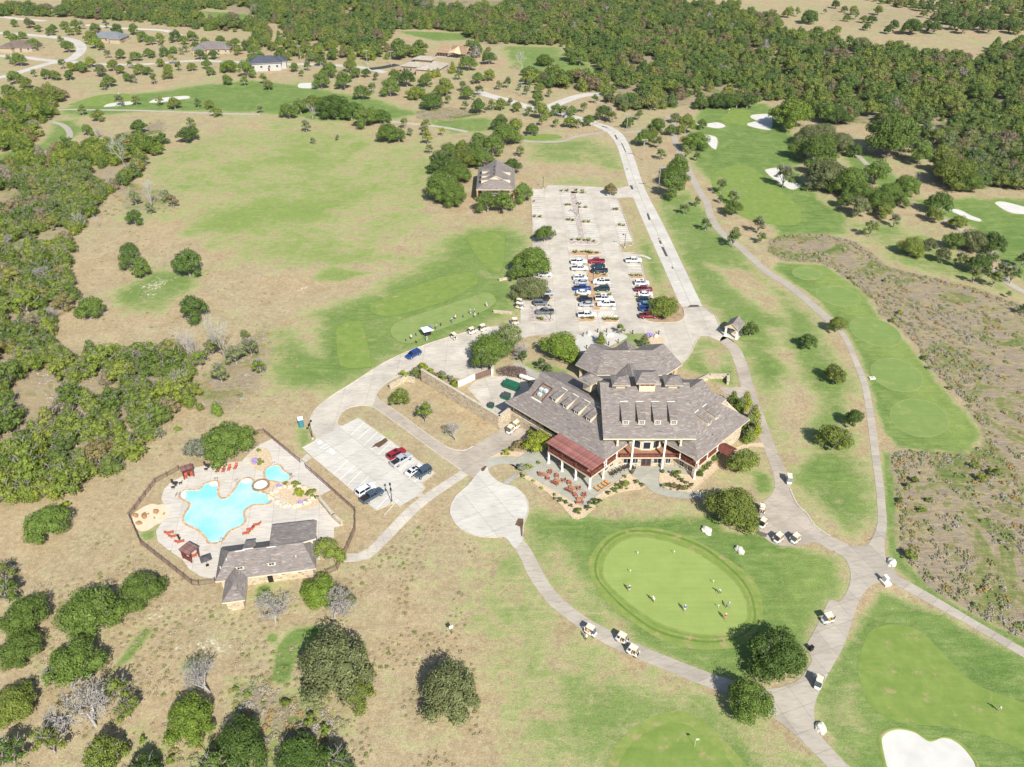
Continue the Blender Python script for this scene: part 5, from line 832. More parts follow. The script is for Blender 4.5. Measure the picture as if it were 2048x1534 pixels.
def dormer(parent, P, out, s, w=1.35, h=1.25, s2=.24, win=(3, 2), flash=True):
    """shed dormer: P foot of its window on the roof, out the downhill direction, s the roof's slope"""
    out = Vector((out[0], out[1], 0)).normalized(); r = Vector((-out.y, out.x, 0)); L = h/(s-s2); P = Vector(P)+Vector((0, 0, -.1)); h += .1; u = Vector((0, 0, 1))
    bk = P-out*L+u*(h+s2*L); a, b = P-r*w/2, P+r*w/2; mb = MB()
    A = [a, b, b+u*h, a+u*h]; B = [bk-r*w/2, bk+r*w/2]
    mb.add(A+B, [(0, 1, 2, 3), (1, 5, 2), (0, 3, 4), (0, 4, 5, 1)])
    d = mb.build('dormer', CREAM, parent); ov = .16
    t = [P-r*(w/2+ov)+out*.25+u*(h+.02), P+r*(w/2+ov)+out*.25+u*(h+.02), bk+r*(w/2+ov)+u*.06, bk-r*(w/2+ov)+u*.06]
    roof(d, t, .1, name='dormer_roof')
    if flash: MB().bar(bk-r*(w/2+ov)+u*.1, bk+r*(w/2+ov)+u*.1, .22, .06).build('flashing', WHITE, d)
    window(d, P+u*(h*.52)+out*.02, -r if False else Vector((-out.y, out.x, 0)), w*.72, h*.62, *win); return d
def hip(parent, c, sx, sy, z0, z1, rz=0, ridge=0.0, mats=None, th=.18):
    R = Matrix.Rotation(rz, 3, 'Z'); q = lambda x, y, z: Vector((c[0], c[1], 0))+R @ Vector((x, y, z)); X, Y = sx/2, sy/2
    a, b, cc, d = q(-X, -Y, z0), q(X, -Y, z0), q(X, Y, z0), q(-X, Y, z0); e, f = q(-ridge/2, 0, z1), q(ridge/2, 0, z1)
    lo = [v-Vector((0, 0, th)) for v in (a, b, cc, d)]
    mb = MB().add([a, b, cc, d, e, f]+lo, [(0, 1, 5, 4), (2, 3, 4, 5)], 1)
    o = len(mb.v)-10
    for t in ((1, 2, 5), (3, 0, 4)): mb.f.append(tuple(o+i for i in t)); mb.m.append(1)
    for i in range(4): mb.f.append((o+6+i, o+6+(i+1) % 4, o+(i+1) % 4, o+i)); mb.m.append(0)
    mb.f.append((o+9, o+8, o+7, o+6)); mb.m.append(0)
    return mb.build('roof', mats or ROOFM, parent, uvfun=roofuv)
def cupola(parent, c, w, z0, z1, z2, rz=0, d=None, eav=.9, win=0, ridge=0):
    d = d or w; mb = MB().box((c[0], c[1], (z0+z1)/2), (w, d, z1-z0), rz); k = mb.build('cupola', CREAM, parent)
    hip(k, c, w+2*eav, d+2*eav, z1, z2, rz, ridge)
    if win:
        for i in range(win): window(k, (c[0]+(i-(win-1)/2)*w/win*.92, c[1]-d/2-.02, z1-.75), (1, 0), w/win*.72, .9, 2, 1, M('cupola_frame', (0.35, 0.1, 0.07)), GLASS)
    return k
s2_ = math.sqrt(.5); PA, PB = Vector((21, 135, 0)), Vector((42, 134.9, 0))
LF = lambda a, b, z=0: PA+Vector((-s2_, s2_, 0))*a+Vector((s2_, s2_, 0))*b+Vector((0, 0, z))
RF = lambda a, b, z=0: PB+Vector((s2_, s2_, 0))*a+Vector((-s2_, s2_, 0))*b+Vector((0, 0, z))
def clubhouse():
    t = T('clubhouse', 'large clubhouse with mottled grey shingle roofs, dormers, cupolas and upper balcony', 'clubhouse')
    E, S = 6.2, .5; nA = Vector((-S*s2_, -S*s2_, 1)); nB = Vector((S*s2_, -S*s2_, 1)); pA, pB = V3(PA, E), V3(PB, E)
    q = [on_plane(*p, pA, nA) for p in ((1010, 803), (1057, 781), (1083, 743))]
    bR = (q[2]-pA).dot(Vector((s2_, s2_, 0)))
    roof(t, [LF(0, 0, E)]+q+[LF(bR, bR, E+S*bR)])
    roof(t, [LF(0, 0, E), LF(bR, bR, E+S*bR), LF(bR, bR+3, E+S*bR), LF(0, 9.8, E)])                       # inner hip slope
    aR = (q[2]-pA).dot(Vector((-s2_, s2_, 0))); zr = E+S*bR
    roof(t, [LF(aR, bR, zr), LF(bR, bR, zr), LF(bR, 2*bR-1.5, E+.8), LF(aR, 2*bR-1.5, E+.8)])                         # back slope
    wallp(t, [LF(1.2, 1.3)[:2], LF(30.5, 1.3)[:2], LF(29, 6)[:2], LF(aR-.5, bR)[:2], LF(aR-.5, 2*bR-3)[:2], LF(6, 2*bR-3)[:2]], 0, [E+.2, E+.2, E+2.4, E+4, E+.9, E+.9], CREAM)
    wallp(t, [LF(13.8, .75)[:2], LF(31.2, .75)[:2], LF(31.2, 1.6)[:2], LF(13.8, 1.6)[:2]], 0, 3.3, STONE)
    MB().bar(LF(14.5, 1.2, 4.9), LF(30, 1.2, 4.9), .1, 2.2).build('shadow_band_window', GLASS, t)  # dark glass band covers both the windows and the eave's shadow around them
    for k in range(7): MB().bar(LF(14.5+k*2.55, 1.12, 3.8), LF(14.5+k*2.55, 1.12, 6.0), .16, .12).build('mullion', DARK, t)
    MB().bar(LF(17, .7, 1.3), LF(24, .7, 1.3), .12, 2.5).build('garage_shade_panel', DARK, t)  # solid dark box on the stone face, the garage's shade put into its colour
    # right wing
    px = [(1500.6, 838), (1443, 807), (1453, 798), (1423, 782), (1406, 758)]
    w = [on_plane(*p, pB, nB) for p in px]; bR2 = (w[4]-pB).dot(Vector((-s2_, s2_, 0)))
    roof(t, [RF(0, 0, E)]+w+[RF(bR2-4, bR2, E+S*bR2), RF(bR2-4, bR2-4, E+S*(bR2-4))])
    a4 = (w[4]-pB).dot(Vector((s2_, s2_, 0)))
    roof(t, [RF(a4, bR2, E+S*bR2), RF(2, bR2, E+S*bR2), RF(2, bR2+5, E+S*bR2-2.5), RF(a4, bR2+5, E+S*bR2-2.5)])
    roof(t, [RF(0, 0, E), RF(7.5, 7.5, E+S*7.5), RF(7.5, 11, E+S*7.5), RF(0, 9.8, E)])
    wallp(t, [RF(9.2, 1.2)[:2], RF(21.2, 1.2)[:2], RF(21, 8)[:2], RF(9.2, 8)[:2]], 0, [E+.2, E+.2, E+3.4, E+3.4], STONE)
    wallp(t, [RF(13, 8)[:2], RF(17.3, 8)[:2], RF(17, 14)[:2], RF(13, 14)[:2]], 0, [E+3.4, E+3.2, E+4.5, E+4.5], CREAM)
    wallp(t, [RF(3.5, 3.5)[:2], RF(9.2, 2.2)[:2], RF(9.2, 8)[:2], RF(3.5, 8)[:2]], 3.6, E+1.2, DARK)  # porch recess wall near black, the porch's shade put into its colour
    for k in (12.5, 15.5, 18.5): window(t, RF(k, 1.17, 4.9), (s2_, s2_), 1.1, 1.3)
    # central hall
    e, rz_, yf, yr, yb, xl, xr = 9.3, 15.9, 138.9, 151.9, 163.0, 20.8, 41.95
    zb = rz_-.51*(yb-yr); cs = (rz_-e)/(yr-yf)
    roof(t, [(xl, yf, e), (xr, yf, e), (xr, yr, rz_), (xl, yr, rz_)], .4); roof(t, [(xl, yr, rz_), (xr, yr, rz_), (xr, yb, zb), (xl, yb, zb)], .4)
    wallp(t, [(21.5, 145), (41.3, 145), (41.3, yr), (41.3, 162), (21.5, 162), (21.5, yr)], 3.6, [e+cs*6.1-.45, e+cs*6.1-.45, rz_-.45, zb-.1, zb-.1, rz_-.45], CREAM)
    for x in (21.4, 41.35): MB().add([(x-.1, 139.6, e-.3), (x+.1, 139.6, e-.3), (x+.1, 145.2, e-.3), (x-.1, 145.2, e-.3), (x-.1, 139.6, e-.05), (x+.1, 139.6, e-.05), (x+.1, 145.2, e+cs*6-.2), (x-.1, 145.2, e+cs*6-.2)], [(0, 3, 2, 1), (0, 1, 5, 4), (1, 2, 6, 5), (2, 3, 7, 6), (3, 0, 4, 7), (4, 5, 6, 7)]).build('gable_wall', CREAM, t)
    # ground storey and deck
    wallp(t, [p[:2] for p in (LF(1.3, 1.3), LF(1.3, 5.6), Vector((25.0, 140.3, 0)), Vector((38.0, 140.3, 0)), RF(1.3, 5.6), RF(1.3, 1.3), RF(20, 1.35), RF(20, 10), Vector((41, 155, 0)), Vector((22, 155, 0)), LF(12.9, 10), LF(12.9, 1.4))], 0, 3.28, STONE)
    dk = [p[:2] for p in (LF(13.4, -4.5), LF(.25, -4.5), LF(.25, .2), LF(.3, 5.1), Vector((24.9, 139.0, 0)), Vector((38.1, 139.0, 0)), RF(.3, 5.1), RF(.25, .25), RF(9.4, .25), RF(9.4, 5), Vector((40, 147, 0)), Vector((23, 147, 0)), LF(13.4, 3))]
    d = MB().prism(dk, 3.3, 3.62).build('deck', CREAM, t)
    MB().flat([V3(p, 3.63) for p in dk], 3.632).build('deck_boards', M('deck_boards', (0.34, 0.17, 0.10), .8, .2, 2), d)
    railing(t, [LF(13.3, .6), LF(13.3, -4.35), LF(.4, -4.35), LF(.4, .1)], 3.63); railing(t, [LF(.4, .3), LF(.45, 5.0), Vector((24.9, 139.15, 0)), Vector((38.1, 139.15, 0)), RF(.45, 5.0), RF(.4, .4), RF(9.3, .4)], 3.63)
    for k in range(4): post(t, LF(.6+k*4.22, -4.15), .06, 3.3, .46)
    for k in range(4): post(t, LF(.6+k*4.22, -4.3), 3.6, 6.05, .26, REDWOOD, 'pergola_post', False)
    pg = MB().bar(LF(-.1, -4.4, 6.05), LF(13.7, -4.4, 6.05), .16, .26).bar(LF(-.1, -.35, 6.05), LF(13.7, -.35, 6.05), .16, .26).build('pergola', REDWOOD, t)
    PINK = M('pergola_slats', (0.30, 0.125, 0.105), .85, .35, .9, rnd=.18)
    me = MB().box((0, 0, 0), (.30, 4.75, .05)).mesh('slat', PINK); ang = -math.pi/4
    for k in range(38): put('slat', me, pg, LF(-.1+k*.372, -2.45, 6.27), -math.pi/4+math.pi/2+math.pi/2 if False else math.radians(-45))
    for x in (27.8, 35.15): post(t, (x, 139.25), .06, 9.0, .42)
    for x in (24.2, 38.7): post(t, (x, 139.4), 6.9, 9.0, .42, CREAM, 'bracket_post')
    for p in (LF(.55, .55), RF(.55, .55)): post(t, p, .06, 6.0, .36)
    for p in (LF(.5, 5.0), RF(.5, 5.0), LF(.5, 1.2), RF(1.2, .5), RF(4.8, .5), RF(9, .5)): post(t, p, 3.62, 6.0, .3)
    # tall window bay
    arc = [Vector((31.5+5.2*math.sin(k), 146.6-5.1*math.cos(k), 0)) for k in (-1.15, -.69, -.23, .23, .69, 1.15)]
    wallp(t, [p[:2] for p in arc]+[(37, 147), (26, 147)], 3.62, 9.2, CREAM, 'bay_wall')
    for a, b in zip(arc[:-1], arc[1:]):
        m_ = a.lerp(b, .5); r = (b-a).normalized(); window(t, V3(m_, 5.1), r, 1.7, 2.1, 1, 1); window(t, V3(m_, 7.5), r, 1.7, 1.5, 1, 1)
    for x, wd in ((27.0, 1.8), (28.9, 1.3), (34.1, 1.8), (36.6, 1.2)): window(t, (x, 140.27, 1.75), (1, 0), wd, 1.7, 2, 1)
    dr = MB().box((31.5, 140.25, 1.25), (2.3, .12, 2.5)).build('door', REDWOOD, t)
    for s in (-.55, .55): MB().box((31.5+s, 140.17, 1.35), (.75, .04, 1.8)).build('pane', GLASS, dr)
    for k in (2.4, 4.4): window(t, LF(1.27, k, 1.8), (s2_, s2_), 1.3, 1.7)
    for k in (2.3, 4.7): window(t, RF(1.27, k, 1.8), (s2_, -s2_), 1.3, 1.7)
    MB().bar(RF(1.2, 3.5, 1.1), RF(1.2, 3.5, 1.12), .1, .1).build('door', REDWOOD, t)
    for k in range(3): MB().bar(LF(3+k*3.4, 1.25, 1.3), LF(4.8+k*3.4, 1.25, 1.3), .1, 2.3).build('door', REDWOOD, t)
    # side canopy on the right
    c0 = RF(11.5, -.9); cn = MB()
    for sgn in (-1, 1): cn.add([RF(11.5, .9, 4.0), RF(11.5, -2.6, 4.0), RF(11.5+sgn*1.9, -2.6, 3.2), RF(11.5+sgn*1.9, .9, 3.2)], [(0, 1, 2, 3), (3, 2, 1, 0)])
    cn.build('entrance_canopy', M('canopy_roof', (0.30, 0.10, 0.075), .8), t)
    # dormers
    nC = Vector((0, -cs, 1)); pC = (31, yf, e)
    for x in (1251, 1283, 1314.5, 1347): dormer(t, on_plane(x, 849, pC, nC), (0, -1), cs, 1.55, 1.35, .25)
    for x, y in ((1108, 804), (1130, 817), (1153, 829), (1177, 843)): dormer(t, on_plane(x, y, pA, nA), (-s2_, -s2_), S, 1.5, 1.3, .16, (2, 1))
    for x, y in ((1434, 838), (1418.5, 850)): dormer(t, on_plane(x, y, pB, nB), (s2_, -s2_), S, 1.5, 1.3, .16, (2, 1))
    # cupolas
    f = on_plane(1293.5, 783, pC, nC); cupola(t, (f.x, f.y+1.9), 3.7, f.z-.6, f.z+2.9, f.z+4.2, 0, 3.8, 1.0, 3, 2.4)
    for x in (1241, 1345.5): f = on_plane(x, 776.5, pC, nC); cupola(t, (f.x, f.y+1.2), 2.1, f.z-.5, f.z+1.5, f.z+2.5, 0, 2.4, 1.1, 0, .8)
    f = on_plane(1180, 779, pA, nA); cupola(t, (f.x, f.y+1.5), 2.2, f.z-.8, f.z+2.2, f.z+3.6, math.pi/4, 2.2, 1.1)
    # rooftop plant well
    f = on_plane(1084, 786, pA, nA); wl = MB(); r_, o_ = Vector((-s2_, s2_, 0)), Vector((-s2_, -s2_, 0)); C3 = lambda a, b: f+r_*a+o_*b-Vector((0, 0, .5*b))+Vector((0, 0, .06))
    MB().add([C3(-1.6, -2), C3(1.6, -2), C3(1.6, 2), C3(-1.6, 2)], [(0, 1, 2, 3), (3, 2, 1, 0)]).build('plant_well', M('well_floor', (0.42, 0.36, 0.27), .9), t)
    MB().bar(C3(-1.7, 2.1), C3(1.7, 2.1), .3, .25).build('well_flashing', WHITE, t); MB().bar(C3(-1.6, -2), C3(-1.6, 2), .2, .3).bar(C3(1.6, -2), C3(1.6, 2), .2, .3).bar(C3(-1.6, -2), C3(1.6, -2), .2, .3).build('well_kerb', REDWOOD, t)
    for a, b in ((-.7, -.6), (.6, -.4), (0, .8)): MB().box(C3(a, b)+Vector((0, 0, .35)), (.9, .9, .7), .78).build('air_unit', M('air_unit', (0.55, 0.62, 0.62), .5), t)
clubhouse()
def pavilion():
    t = T('entrance_pavilion', 'low shingled entrance pavilion with splayed gables behind the clubhouse', 'pavilion'); e, r = 4.5, 8.0
    roof(t, [(22.5, 172.1, e), (41, 172.1, e), (38.1, 178.9, r), (25.1, 178.9, r)]); roof(t, [(25.1, 178.9, r), (38.1, 178.9, r), (41, 185.7, e), (22.5, 185.7, e)])
    roof(t, [(22.5, 172.1, e), (25.1, 178.9, r), (21.7, 182.3, r), (17.2, 177.2, e)]); roof(t, [(41, 172.1, e), (46.3, 177.2, e), (41.6, 182.3, r), (38.1, 178.9, r)])
    roof(t, [(25.1, 178.9, r), (29.6, 184, e), (26.2, 187.4, e), (21.7, 182.3, r)]); roof(t, [(38.1, 178.9, r), (41.6, 182.3, r), (37, 187.4, e), (33.7, 184, e)])
    roof(t, [(31.6, 178.5, 8.1), (31.6, 184, 8.1), (27.6, 184, 4.9), (27.6, 178.5, 4.9)]); roof(t, [(31.6, 178.5, 8.1), (35.6, 178.5, 4.9), (35.6, 184, 4.9), (31.6, 184, 8.1)])
    roof(t, [(31.4, 174.5, 6.7), (28, 172.0, 4.9), (28, 161.5, 4.9), (31.4, 161.5, 6.7)]); roof(t, [(31.4, 174.5, 6.7), (31.4, 161.5, 6.7), (34.8, 161.5, 4.9), (34.8, 172.0, 4.9)])
    for p in ((18.8, 177.3), (23, 173.2), (22.5, 181.0), (44.7, 177.3), (40.5, 173.2), (41, 181), (28.4, 173.1), (35, 173.1), (28.2, 183.3), (35, 183.3)): post(t, p, 0, 4.6, .75, STONE, 'stone_pier', False)
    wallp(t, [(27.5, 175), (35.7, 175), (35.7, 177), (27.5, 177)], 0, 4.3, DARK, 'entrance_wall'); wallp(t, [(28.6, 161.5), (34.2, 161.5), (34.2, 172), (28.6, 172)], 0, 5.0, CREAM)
    wallp(t, [(21.5, 174.8), (25, 174.8), (25, 178), (21.5, 178)], 0, 4.2, STONE); wallp(t, [(38.5, 174.8), (42, 174.8), (42, 178), (38.5, 178)], 0, 4.2, STONE)
pavilion()
def poolhouse():
    t = T('pool_house', 'shingle roofed stone pool house with small projecting wing beside the pool', 'pool house')
    ex, ey = Vector((.984, .178, 0)), Vector((-.178, .984, 0)); O = Vector((-57.4, 102.3, 0)); q = lambda a, b, z=0: O+ex*a+ey*b+Vector((0, 0, z)); e, r = 3.2, 6.3
    roof(t, [q(0, 0, e), q(19.1, 0, e), q(16.8, 4.5, r), q(2.7, 4.5, r)]); roof(t, [q(0, 0, e), q(2.7, 4.5, r), q(0, 9, e)]); roof(t, [q(0, 9, e), q(2.7, 4.5, r), q(16.8, 4.5, r), q(19.1, 9, e)])
    roof(t, [q(19.1, 0, e), q(19.1, 9, e), q(16.8, 4.5, r)]); roof(t, [q(10.4, 4.5, 6.28), q(16.8, 4.5, 6.28), q(19.3, 5.5, 5.9), q(19.3, 11.2, 5.5), q(10.4, 11.4, 5.5)], .4)
    w = 4.65
    roof(t, [q(1.9, -5.6, e), q(4, -2.6, w), q(4, 2.2, w), q(1.9, 1.2, e)]); roof(t, [q(6.1, -5.6, e), q(6.1, 1.2, e), q(4, 2.2, w), q(4, -2.6, w)]); roof(t, [q(1.9, -5.6, e), q(6.1, -5.6, e), q(4, -2.6, w)])
    wallp(t, [q(.8, .9)[:2], q(18.3, .9)[:2], q(18.3, 8.2)[:2], q(.8, 8.2)[:2]], 0, 3.1, STONE); wallp(t, [q(11, 6)[:2], q(18.5, 6)[:2], q(18.5, 10.8)[:2], q(11, 10.8)[:2]], 0, 5.2, CREAM); wallp(t, [q(2.5, -4.9)[:2], q(5.5, -4.9)[:2], q(5.5, 1)[:2], q(2.5, 1)[:2]], 0, 3.1, STONE)
    MB().bar(q(7, .55, 2.6), q(18, .55, 2.6), .3, .3).build('trim_band', WHITE, t); MB().bar(q(9.5, .82, 1.2), q(10.5, .82, 1.2), .1, 2.1).build('door', BRONZE, t)
    n = Vector((-.69*ey.x, -.69*ey.y, 1)); p0 = q(0, 0, e)
    for x, y in ((481, 1139), (544, 1131)): dormer(t, on_plane(x, y, p0, n), (-ey.x, -ey.y), .69, 1.5, 1.0, .35, (2, 1))
    n2 = Vector((.69*ey.x, .69*ey.y, 1)); p2 = q(0, 9, e)
    for a in (6.3,): dormer(t, q(a, 7.6, e+.69*1.4), (ey.x, ey.y), .69, 1.7, 1.2, .3, (2, 1))
    for x, y in ((453, 1120), (441, 1136), (592, 1114)): f = on_plane(x, y, p0, n); MB().tube([f-Vector((0, 0, .2)), f+Vector((0, 0, .45))], .09, 8).build('vent_pipe', WHITE, t)
    for a in (1.5, 4, 6.5): post(t, q(a, 8.8), 0, 3, .35, STONE, 'stone_pier', False)
poolhouse()
def cottage():
    t = T('cottage', 'brown shingled cottage with cream dormers among the oaks by the car park', 'cottage'); e, r = 5.5, 9.5; x0, x1, xm = -14.65, 1.2, -6.7
    roof(t, [(x0, 306, e), (x1, 306, e), (-3.7, 311, 8), (-9.7, 311, 8)]); roof(t, [(x0, 306, e), (-9.7, 311, 8), (xm, 311, r), (xm, 331, r), (x0, 331, e)]); roof(t, [(x1, 306, e), (x1, 331, e), (xm, 331, r), (xm, 311, r), (-3.7, 311, 8)])
    MB().prism([(-9.9, 311.5), (-3.5, 311.5), (xm, 311.6)], 0, 1).build  # (gablet below)
    MB().add([(-10, 311.4, 7.7), (-3.4, 311.4, 7.7), (xm, 311.4, 9.3), (-10, 311.7, 7.7), (-3.4, 311.7, 7.7), (xm, 311.7, 9.3)], [(0, 1, 2), (5, 4, 3), (0, 2, 5, 3), (1, 4, 5, 2), (0, 3, 4, 1)]).build('gable_wall', CREAM, t)
    wallp(t, [(x0+2.2, 308.2), (x1-2.2, 308.2), (x1-2.2, 329), (x0+2.2, 329)], 0, 5.4, CREAM)
    wallp(t, [(x0+2.1, 308.1), (x1-2.1, 308.1), (x1-2.1, 310), (x0+2.1, 310)], 0, 1.2, STONE)
    for p in ((x0+.5, 306.5), (x1-.5, 306.5), (x0+.5, 318), (x1-.5, 318), (x0+.5, 330), (x1-.5, 330)): post(t, p, 0, 5.3, .6, M('cedar_post', (0.45, 0.25, 0.12), .8), 'post', False)
    for x in (-10.5, -7, -3): window(t, (x, 308.15, 3.2), (1, 0), 1.4, 1.6)
    for y in (311.5, 316.5, 322): dormer(t, (-12.6, y, 6.45), (-1, 0), .5, 2.6, 1.5, .06, (2, 1), False)
    for y in (312, 321): dormer(t, (-.85, y, 6.45), (1, 0), .5, 2.6, 1.5, .06, (2, 1), False)
    for y in (314, 318, 322.5): MB().lathe([(.18, -.2), (.18, .35), (.24, .36), (.24, .45)], 8, 0, (xm-.7, y, r-.3)).build('vent_pipe', DARK, t)
cottage()
def far_house(x, y, w, d, h, rh, rz, roofc, wallc, label, tiers=0, ext=None):
    c = G(x, y); t = T('house', label, 'house', (c.x, c.y, 0), rz); rm = [wallc, M_shingle('house_roof', [tuple(k*f for k in roofc) for f in (.75, .95, 1.1, 1.3)], 1.2, .35)]
    wallp(t, [(-w/2, -d/2), (w/2, -d/2), (w/2, d/2), (-w/2, d/2)], 0, h, wallc); hip(t, (0, 0), w+1.6, d+1.6, h, h+rh, 0, w*.45, rm)
    if tiers: wallp(t, [(-w*.2, -d*.22), (w*.2, -d*.22), (w*.2, d*.22), (-w*.2, d*.22)], h+rh*.4, h+rh+.9, wallc, 'upper_wall'); hip(t, (0, 0), w*.52, d*.6, h+rh+.9, h+rh*1.55+.9, 0, w*.2, rm)
    if ext:
        for ex_, ey_, ew, ed in ext: wallp(t, [(ex_-ew/2, ey_-ed/2), (ex_+ew/2, ey_-ed/2), (ex_+ew/2, ey_+ed/2), (ex_-ew/2, ey_+ed/2)], 0, h-.2, wallc); hip(t, (ex_, ey_), ew+1.4, ed+1.4, h-.15, h+rh*.75, math.pi/2 if ed > ew else 0, 0.0 if abs(ew-ed) < 1 else .1, rm) if ew >= ed else hip(t, (ex_, ey_), ed+1.4, ew+1.4, h-.15, h+rh*.75, math.pi/2, abs(ed-ew)*.6, rm)
    n = max(3, int(w/4.5))
    for k in range(n): window(t, (-w/2+(k+.5)*w/n, -d/2-.02, h*.55), (1, 0), 1.5, 1.5, 2, 1)
    for k in range(2): window(t, (w/2+.02, -d/4+k*d/2, h*.55), (0, 1), 1.4, 1.4, 2, 1)
    MB().box((w*.1, -d/2-.03, 1.1), (1.1, .1, 2.2)).build('door', REDWOOD, t); return t
GREYW = M('pale_siding', (0.45, 0.44, 0.41), .8); TANW = M('tan_stone_house', (0.42, 0.34, 0.24), .85, .15)
far_house(850, 143, 27, 14, 4.2, 3.0, math.radians(-18), (0.36, 0.32, 0.26), TANW, 'tan hip roofed stone house with raised clerestory at the far woods edge', 1, [(5, -9, 12, 6)])
far_house(533, 138, 20, 12, 5.0, 3.4, math.radians(12), (0.075, 0.08, 0.10), GREYW, 'white walled house with dark slate blue roof beside the street', 0, [(9, 3, 8, 10)])
far_house(48, 100, 22, 13, 3.4, 3.4, math.radians(-6), (0.15, 0.115, 0.095), TANW, 'brown roofed house between the two street branches at top left', 0, [(-7, -6, 9, 7)])
far_house(222, 82, 24, 12, 3.4, 3.4, math.radians(-5), (0.17, 0.18, 0.19), TANW, 'grey roofed house screened by trees beyond the road loop', 0, [(8, -5, 8, 8)])
far_house(428, 104, 25, 13, 3.4, 3.8, math.radians(5), (0.17, 0.15, 0.14), TANW, 'taupe roofed house behind two round dark oaks', 0, [(-8, -5, 9, 8)])
def framing():
    c = G(910, 112); t = T('timber_house', 'unfinished house of raw orange lumber framing in the far woods', 'house frame', (c.x, c.y, 0), math.radians(-20)); LUM = M('raw_lumber', (0.58, 0.41, 0.26), .8, .15, .8, rnd=.1)
    stud = MB().box((0, 0, 1.5), (.16, .16, 3)).mesh('stud', LUM)
    for i in range(12):
        for yy in (-6, 6): put('stud', stud, t, (-11+i*2, yy, 0))
    for j in range(5):
        for xx in (-11, 11): put('stud', stud, t, (xx, -4+j*2, 0))
    MB().bar((-11.2, -6, 3.1), (11.2, -6, 3.1), .2, .25).bar((-11.2, 6, 3.1), (11.2, 6, 3.1), .2, .25).build('top_plate', LUM, t)
    rf = MB().bar((0, 0, 0), (0, 6.9, 0), .2, .3); 
    for i in range(23):
        for s in (-1, 1): MB().bar((-11+i, s*6.8, 2.9), (-11+i, 0, 6.6), .25, .3).build('rafter', LUM, t)
    for s, a, b in ((-1, -11, -2), (1, -11, 11), (-1, 4, 11)): MB().add([(a, s*6.9, 3.1), (b, s*6.9, 3.1), (b, 0, 6.85), (a, 0, 6.85)], [(0, 1, 2, 3), (3, 2, 1, 0)]).build('sheathing', LUM, t)
    for s in (-1, 1): MB().add([(3, -9, 4.2), (3, 0, 6.8), (3+s*4.5, 0, 3.3), (3+s*4.5, -9, 3.3)], [(0, 1, 2, 3), (3, 2, 1, 0)]).build('sheathing', LUM, t)
    MB().box((0, 0, .1), (23, 13, .2)).build('floor_deck', M('slab_concrete', (.5, .47, .42), .9), t)
framing()
def kiosk():
    c = G(1466, 668); t = T('starter_kiosk', 'small shingle roofed open kiosk with white posts beside the drive bend', 'kiosk', (c.x, c.y, 0), math.radians(-32)); w, d = 4.4, 5.6
    roof(t, [(-w/2, -d/2, 3.2), (0, -d/2, 4.9), (0, d/2, 4.9), (-w/2, d/2, 3.2)], .2); roof(t, [(w/2, -d/2, 3.2), (w/2, d/2, 3.2), (0, d/2, 4.9), (0, -d/2, 4.9)], .2)
    for x in (-1.7, 1.7):
        for y in (-2.3, 2.3): post(t, (x, y), 0, 3.3, .5, WHITE, 'post')
    for y in (-2.45, 2.45): MB().add([(-1.9, y-.08, 3.1), (1.9, y-.08, 3.1), (0, y-.08, 4.55), (-1.9, y+.08, 3.1), (1.9, y+.08, 3.1), (0, y+.08, 4.55)], [(0, 1, 2), (5, 4, 3), (0, 2, 5, 3), (1, 4, 5, 2), (0, 3, 4, 1)]).build('gable', CREAM, t)
    MB().box((0, 0, .05), (4.6, 5.8, .1)).build('floor_slab', CONC_L, t); MB().box((0, .5, .5), (2.4, .8, .9)).build('counter', STONE, t)
kiosk()
# stone boundary wall, yard, gate
def stone_wall(pts, h, th, label, name='stone_wall', mt=None, px=True, cat='wall'):
    P = [G(*p) for p in pts] if px else [Vector((*p, 0)) for p in pts]; c = P[0]; t = T(name, label, cat, (c.x, c.y, 0)); mb = MB(); cp_ = MB()
    for a, b in zip(P[:-1], P[1:]):
        a, b = a-c, b-c; mb.bar(a+Vector((0, 0, h/2)), b+Vector((0, 0, h/2)), th, h); d = (b-a).normalized()*.12; cp_.bar(a-d+Vector((0, 0, h+.06)), b+d+Vector((0, 0, h+.06)), th+.14, .12)
    mb.build('masonry', mt or STONE, t); cp_.build('coping', M('coping_stone', (0.50, 0.44, 0.34), .9, .15, 1), t); return t
stone_wall([(845, 763), (999, 858), (1021, 841)], 4.0, .6, 'tall rubble stone screen wall around the service yard')
stone_wall([(780, 779), (812, 762), (830, 765)], 1.5, .5, 'low curved limestone wall at the tip of the dry island')
stone_wall([(916, 774), (951, 758)], 1.9, .3, 'white rendered wall beside the yard gate', 'rendered_wall', WHITE); stone_wall([(984, 751), (987, 742)], 2.2, .5, 'white gate pier next to the brush pile', 'gate_pier', WHITE, cat='pier')
stone_wall([(1395, 768), (1418, 757), (1455, 757), (1455, 770)], 1.3, .6, 'low pale limestone wall right of the clubhouse back court'); stone_wall([(640, 1003), (668, 1037), (684, 1051)], 1.2, .5, 'low stone retaining wall at the corner of the pool deck')
g0, g1 = G(951, 760), G(983, 749); gt = T('yard_gate', 'brown slatted double gate of the service yard', 'gate', g0); dv = g1-g0
for k in range(16): p = dv*((k+.5)/16); MB().bar(p+Vector((0, 0, .15)), p+Vector((0, 0, 2.0)), dv.length/16*.9, .06).build('slat', M('gate_slat', (0.20, 0.125, 0.10), .8, .2, 2) if k == 0 else bpy.data.materials['gate_slat'], gt)
MB().bar(Vector((0, .06, .4)), dv+Vector((0, .06, .4)), .08, .1).bar(Vector((0, .06, 1.7)), dv+Vector((0, .06, 1.7)), .08, .1).build('gate_frame', BRONZE, gt)
paved('service_yard', P2([(935, 777), (951, 762), (984, 752), (1015, 752), (1055, 762), (1060, 785), (1035, 806), (1010, 830), (1000, 845), (990, 838)]), 0.04, CONC, 5, .2)
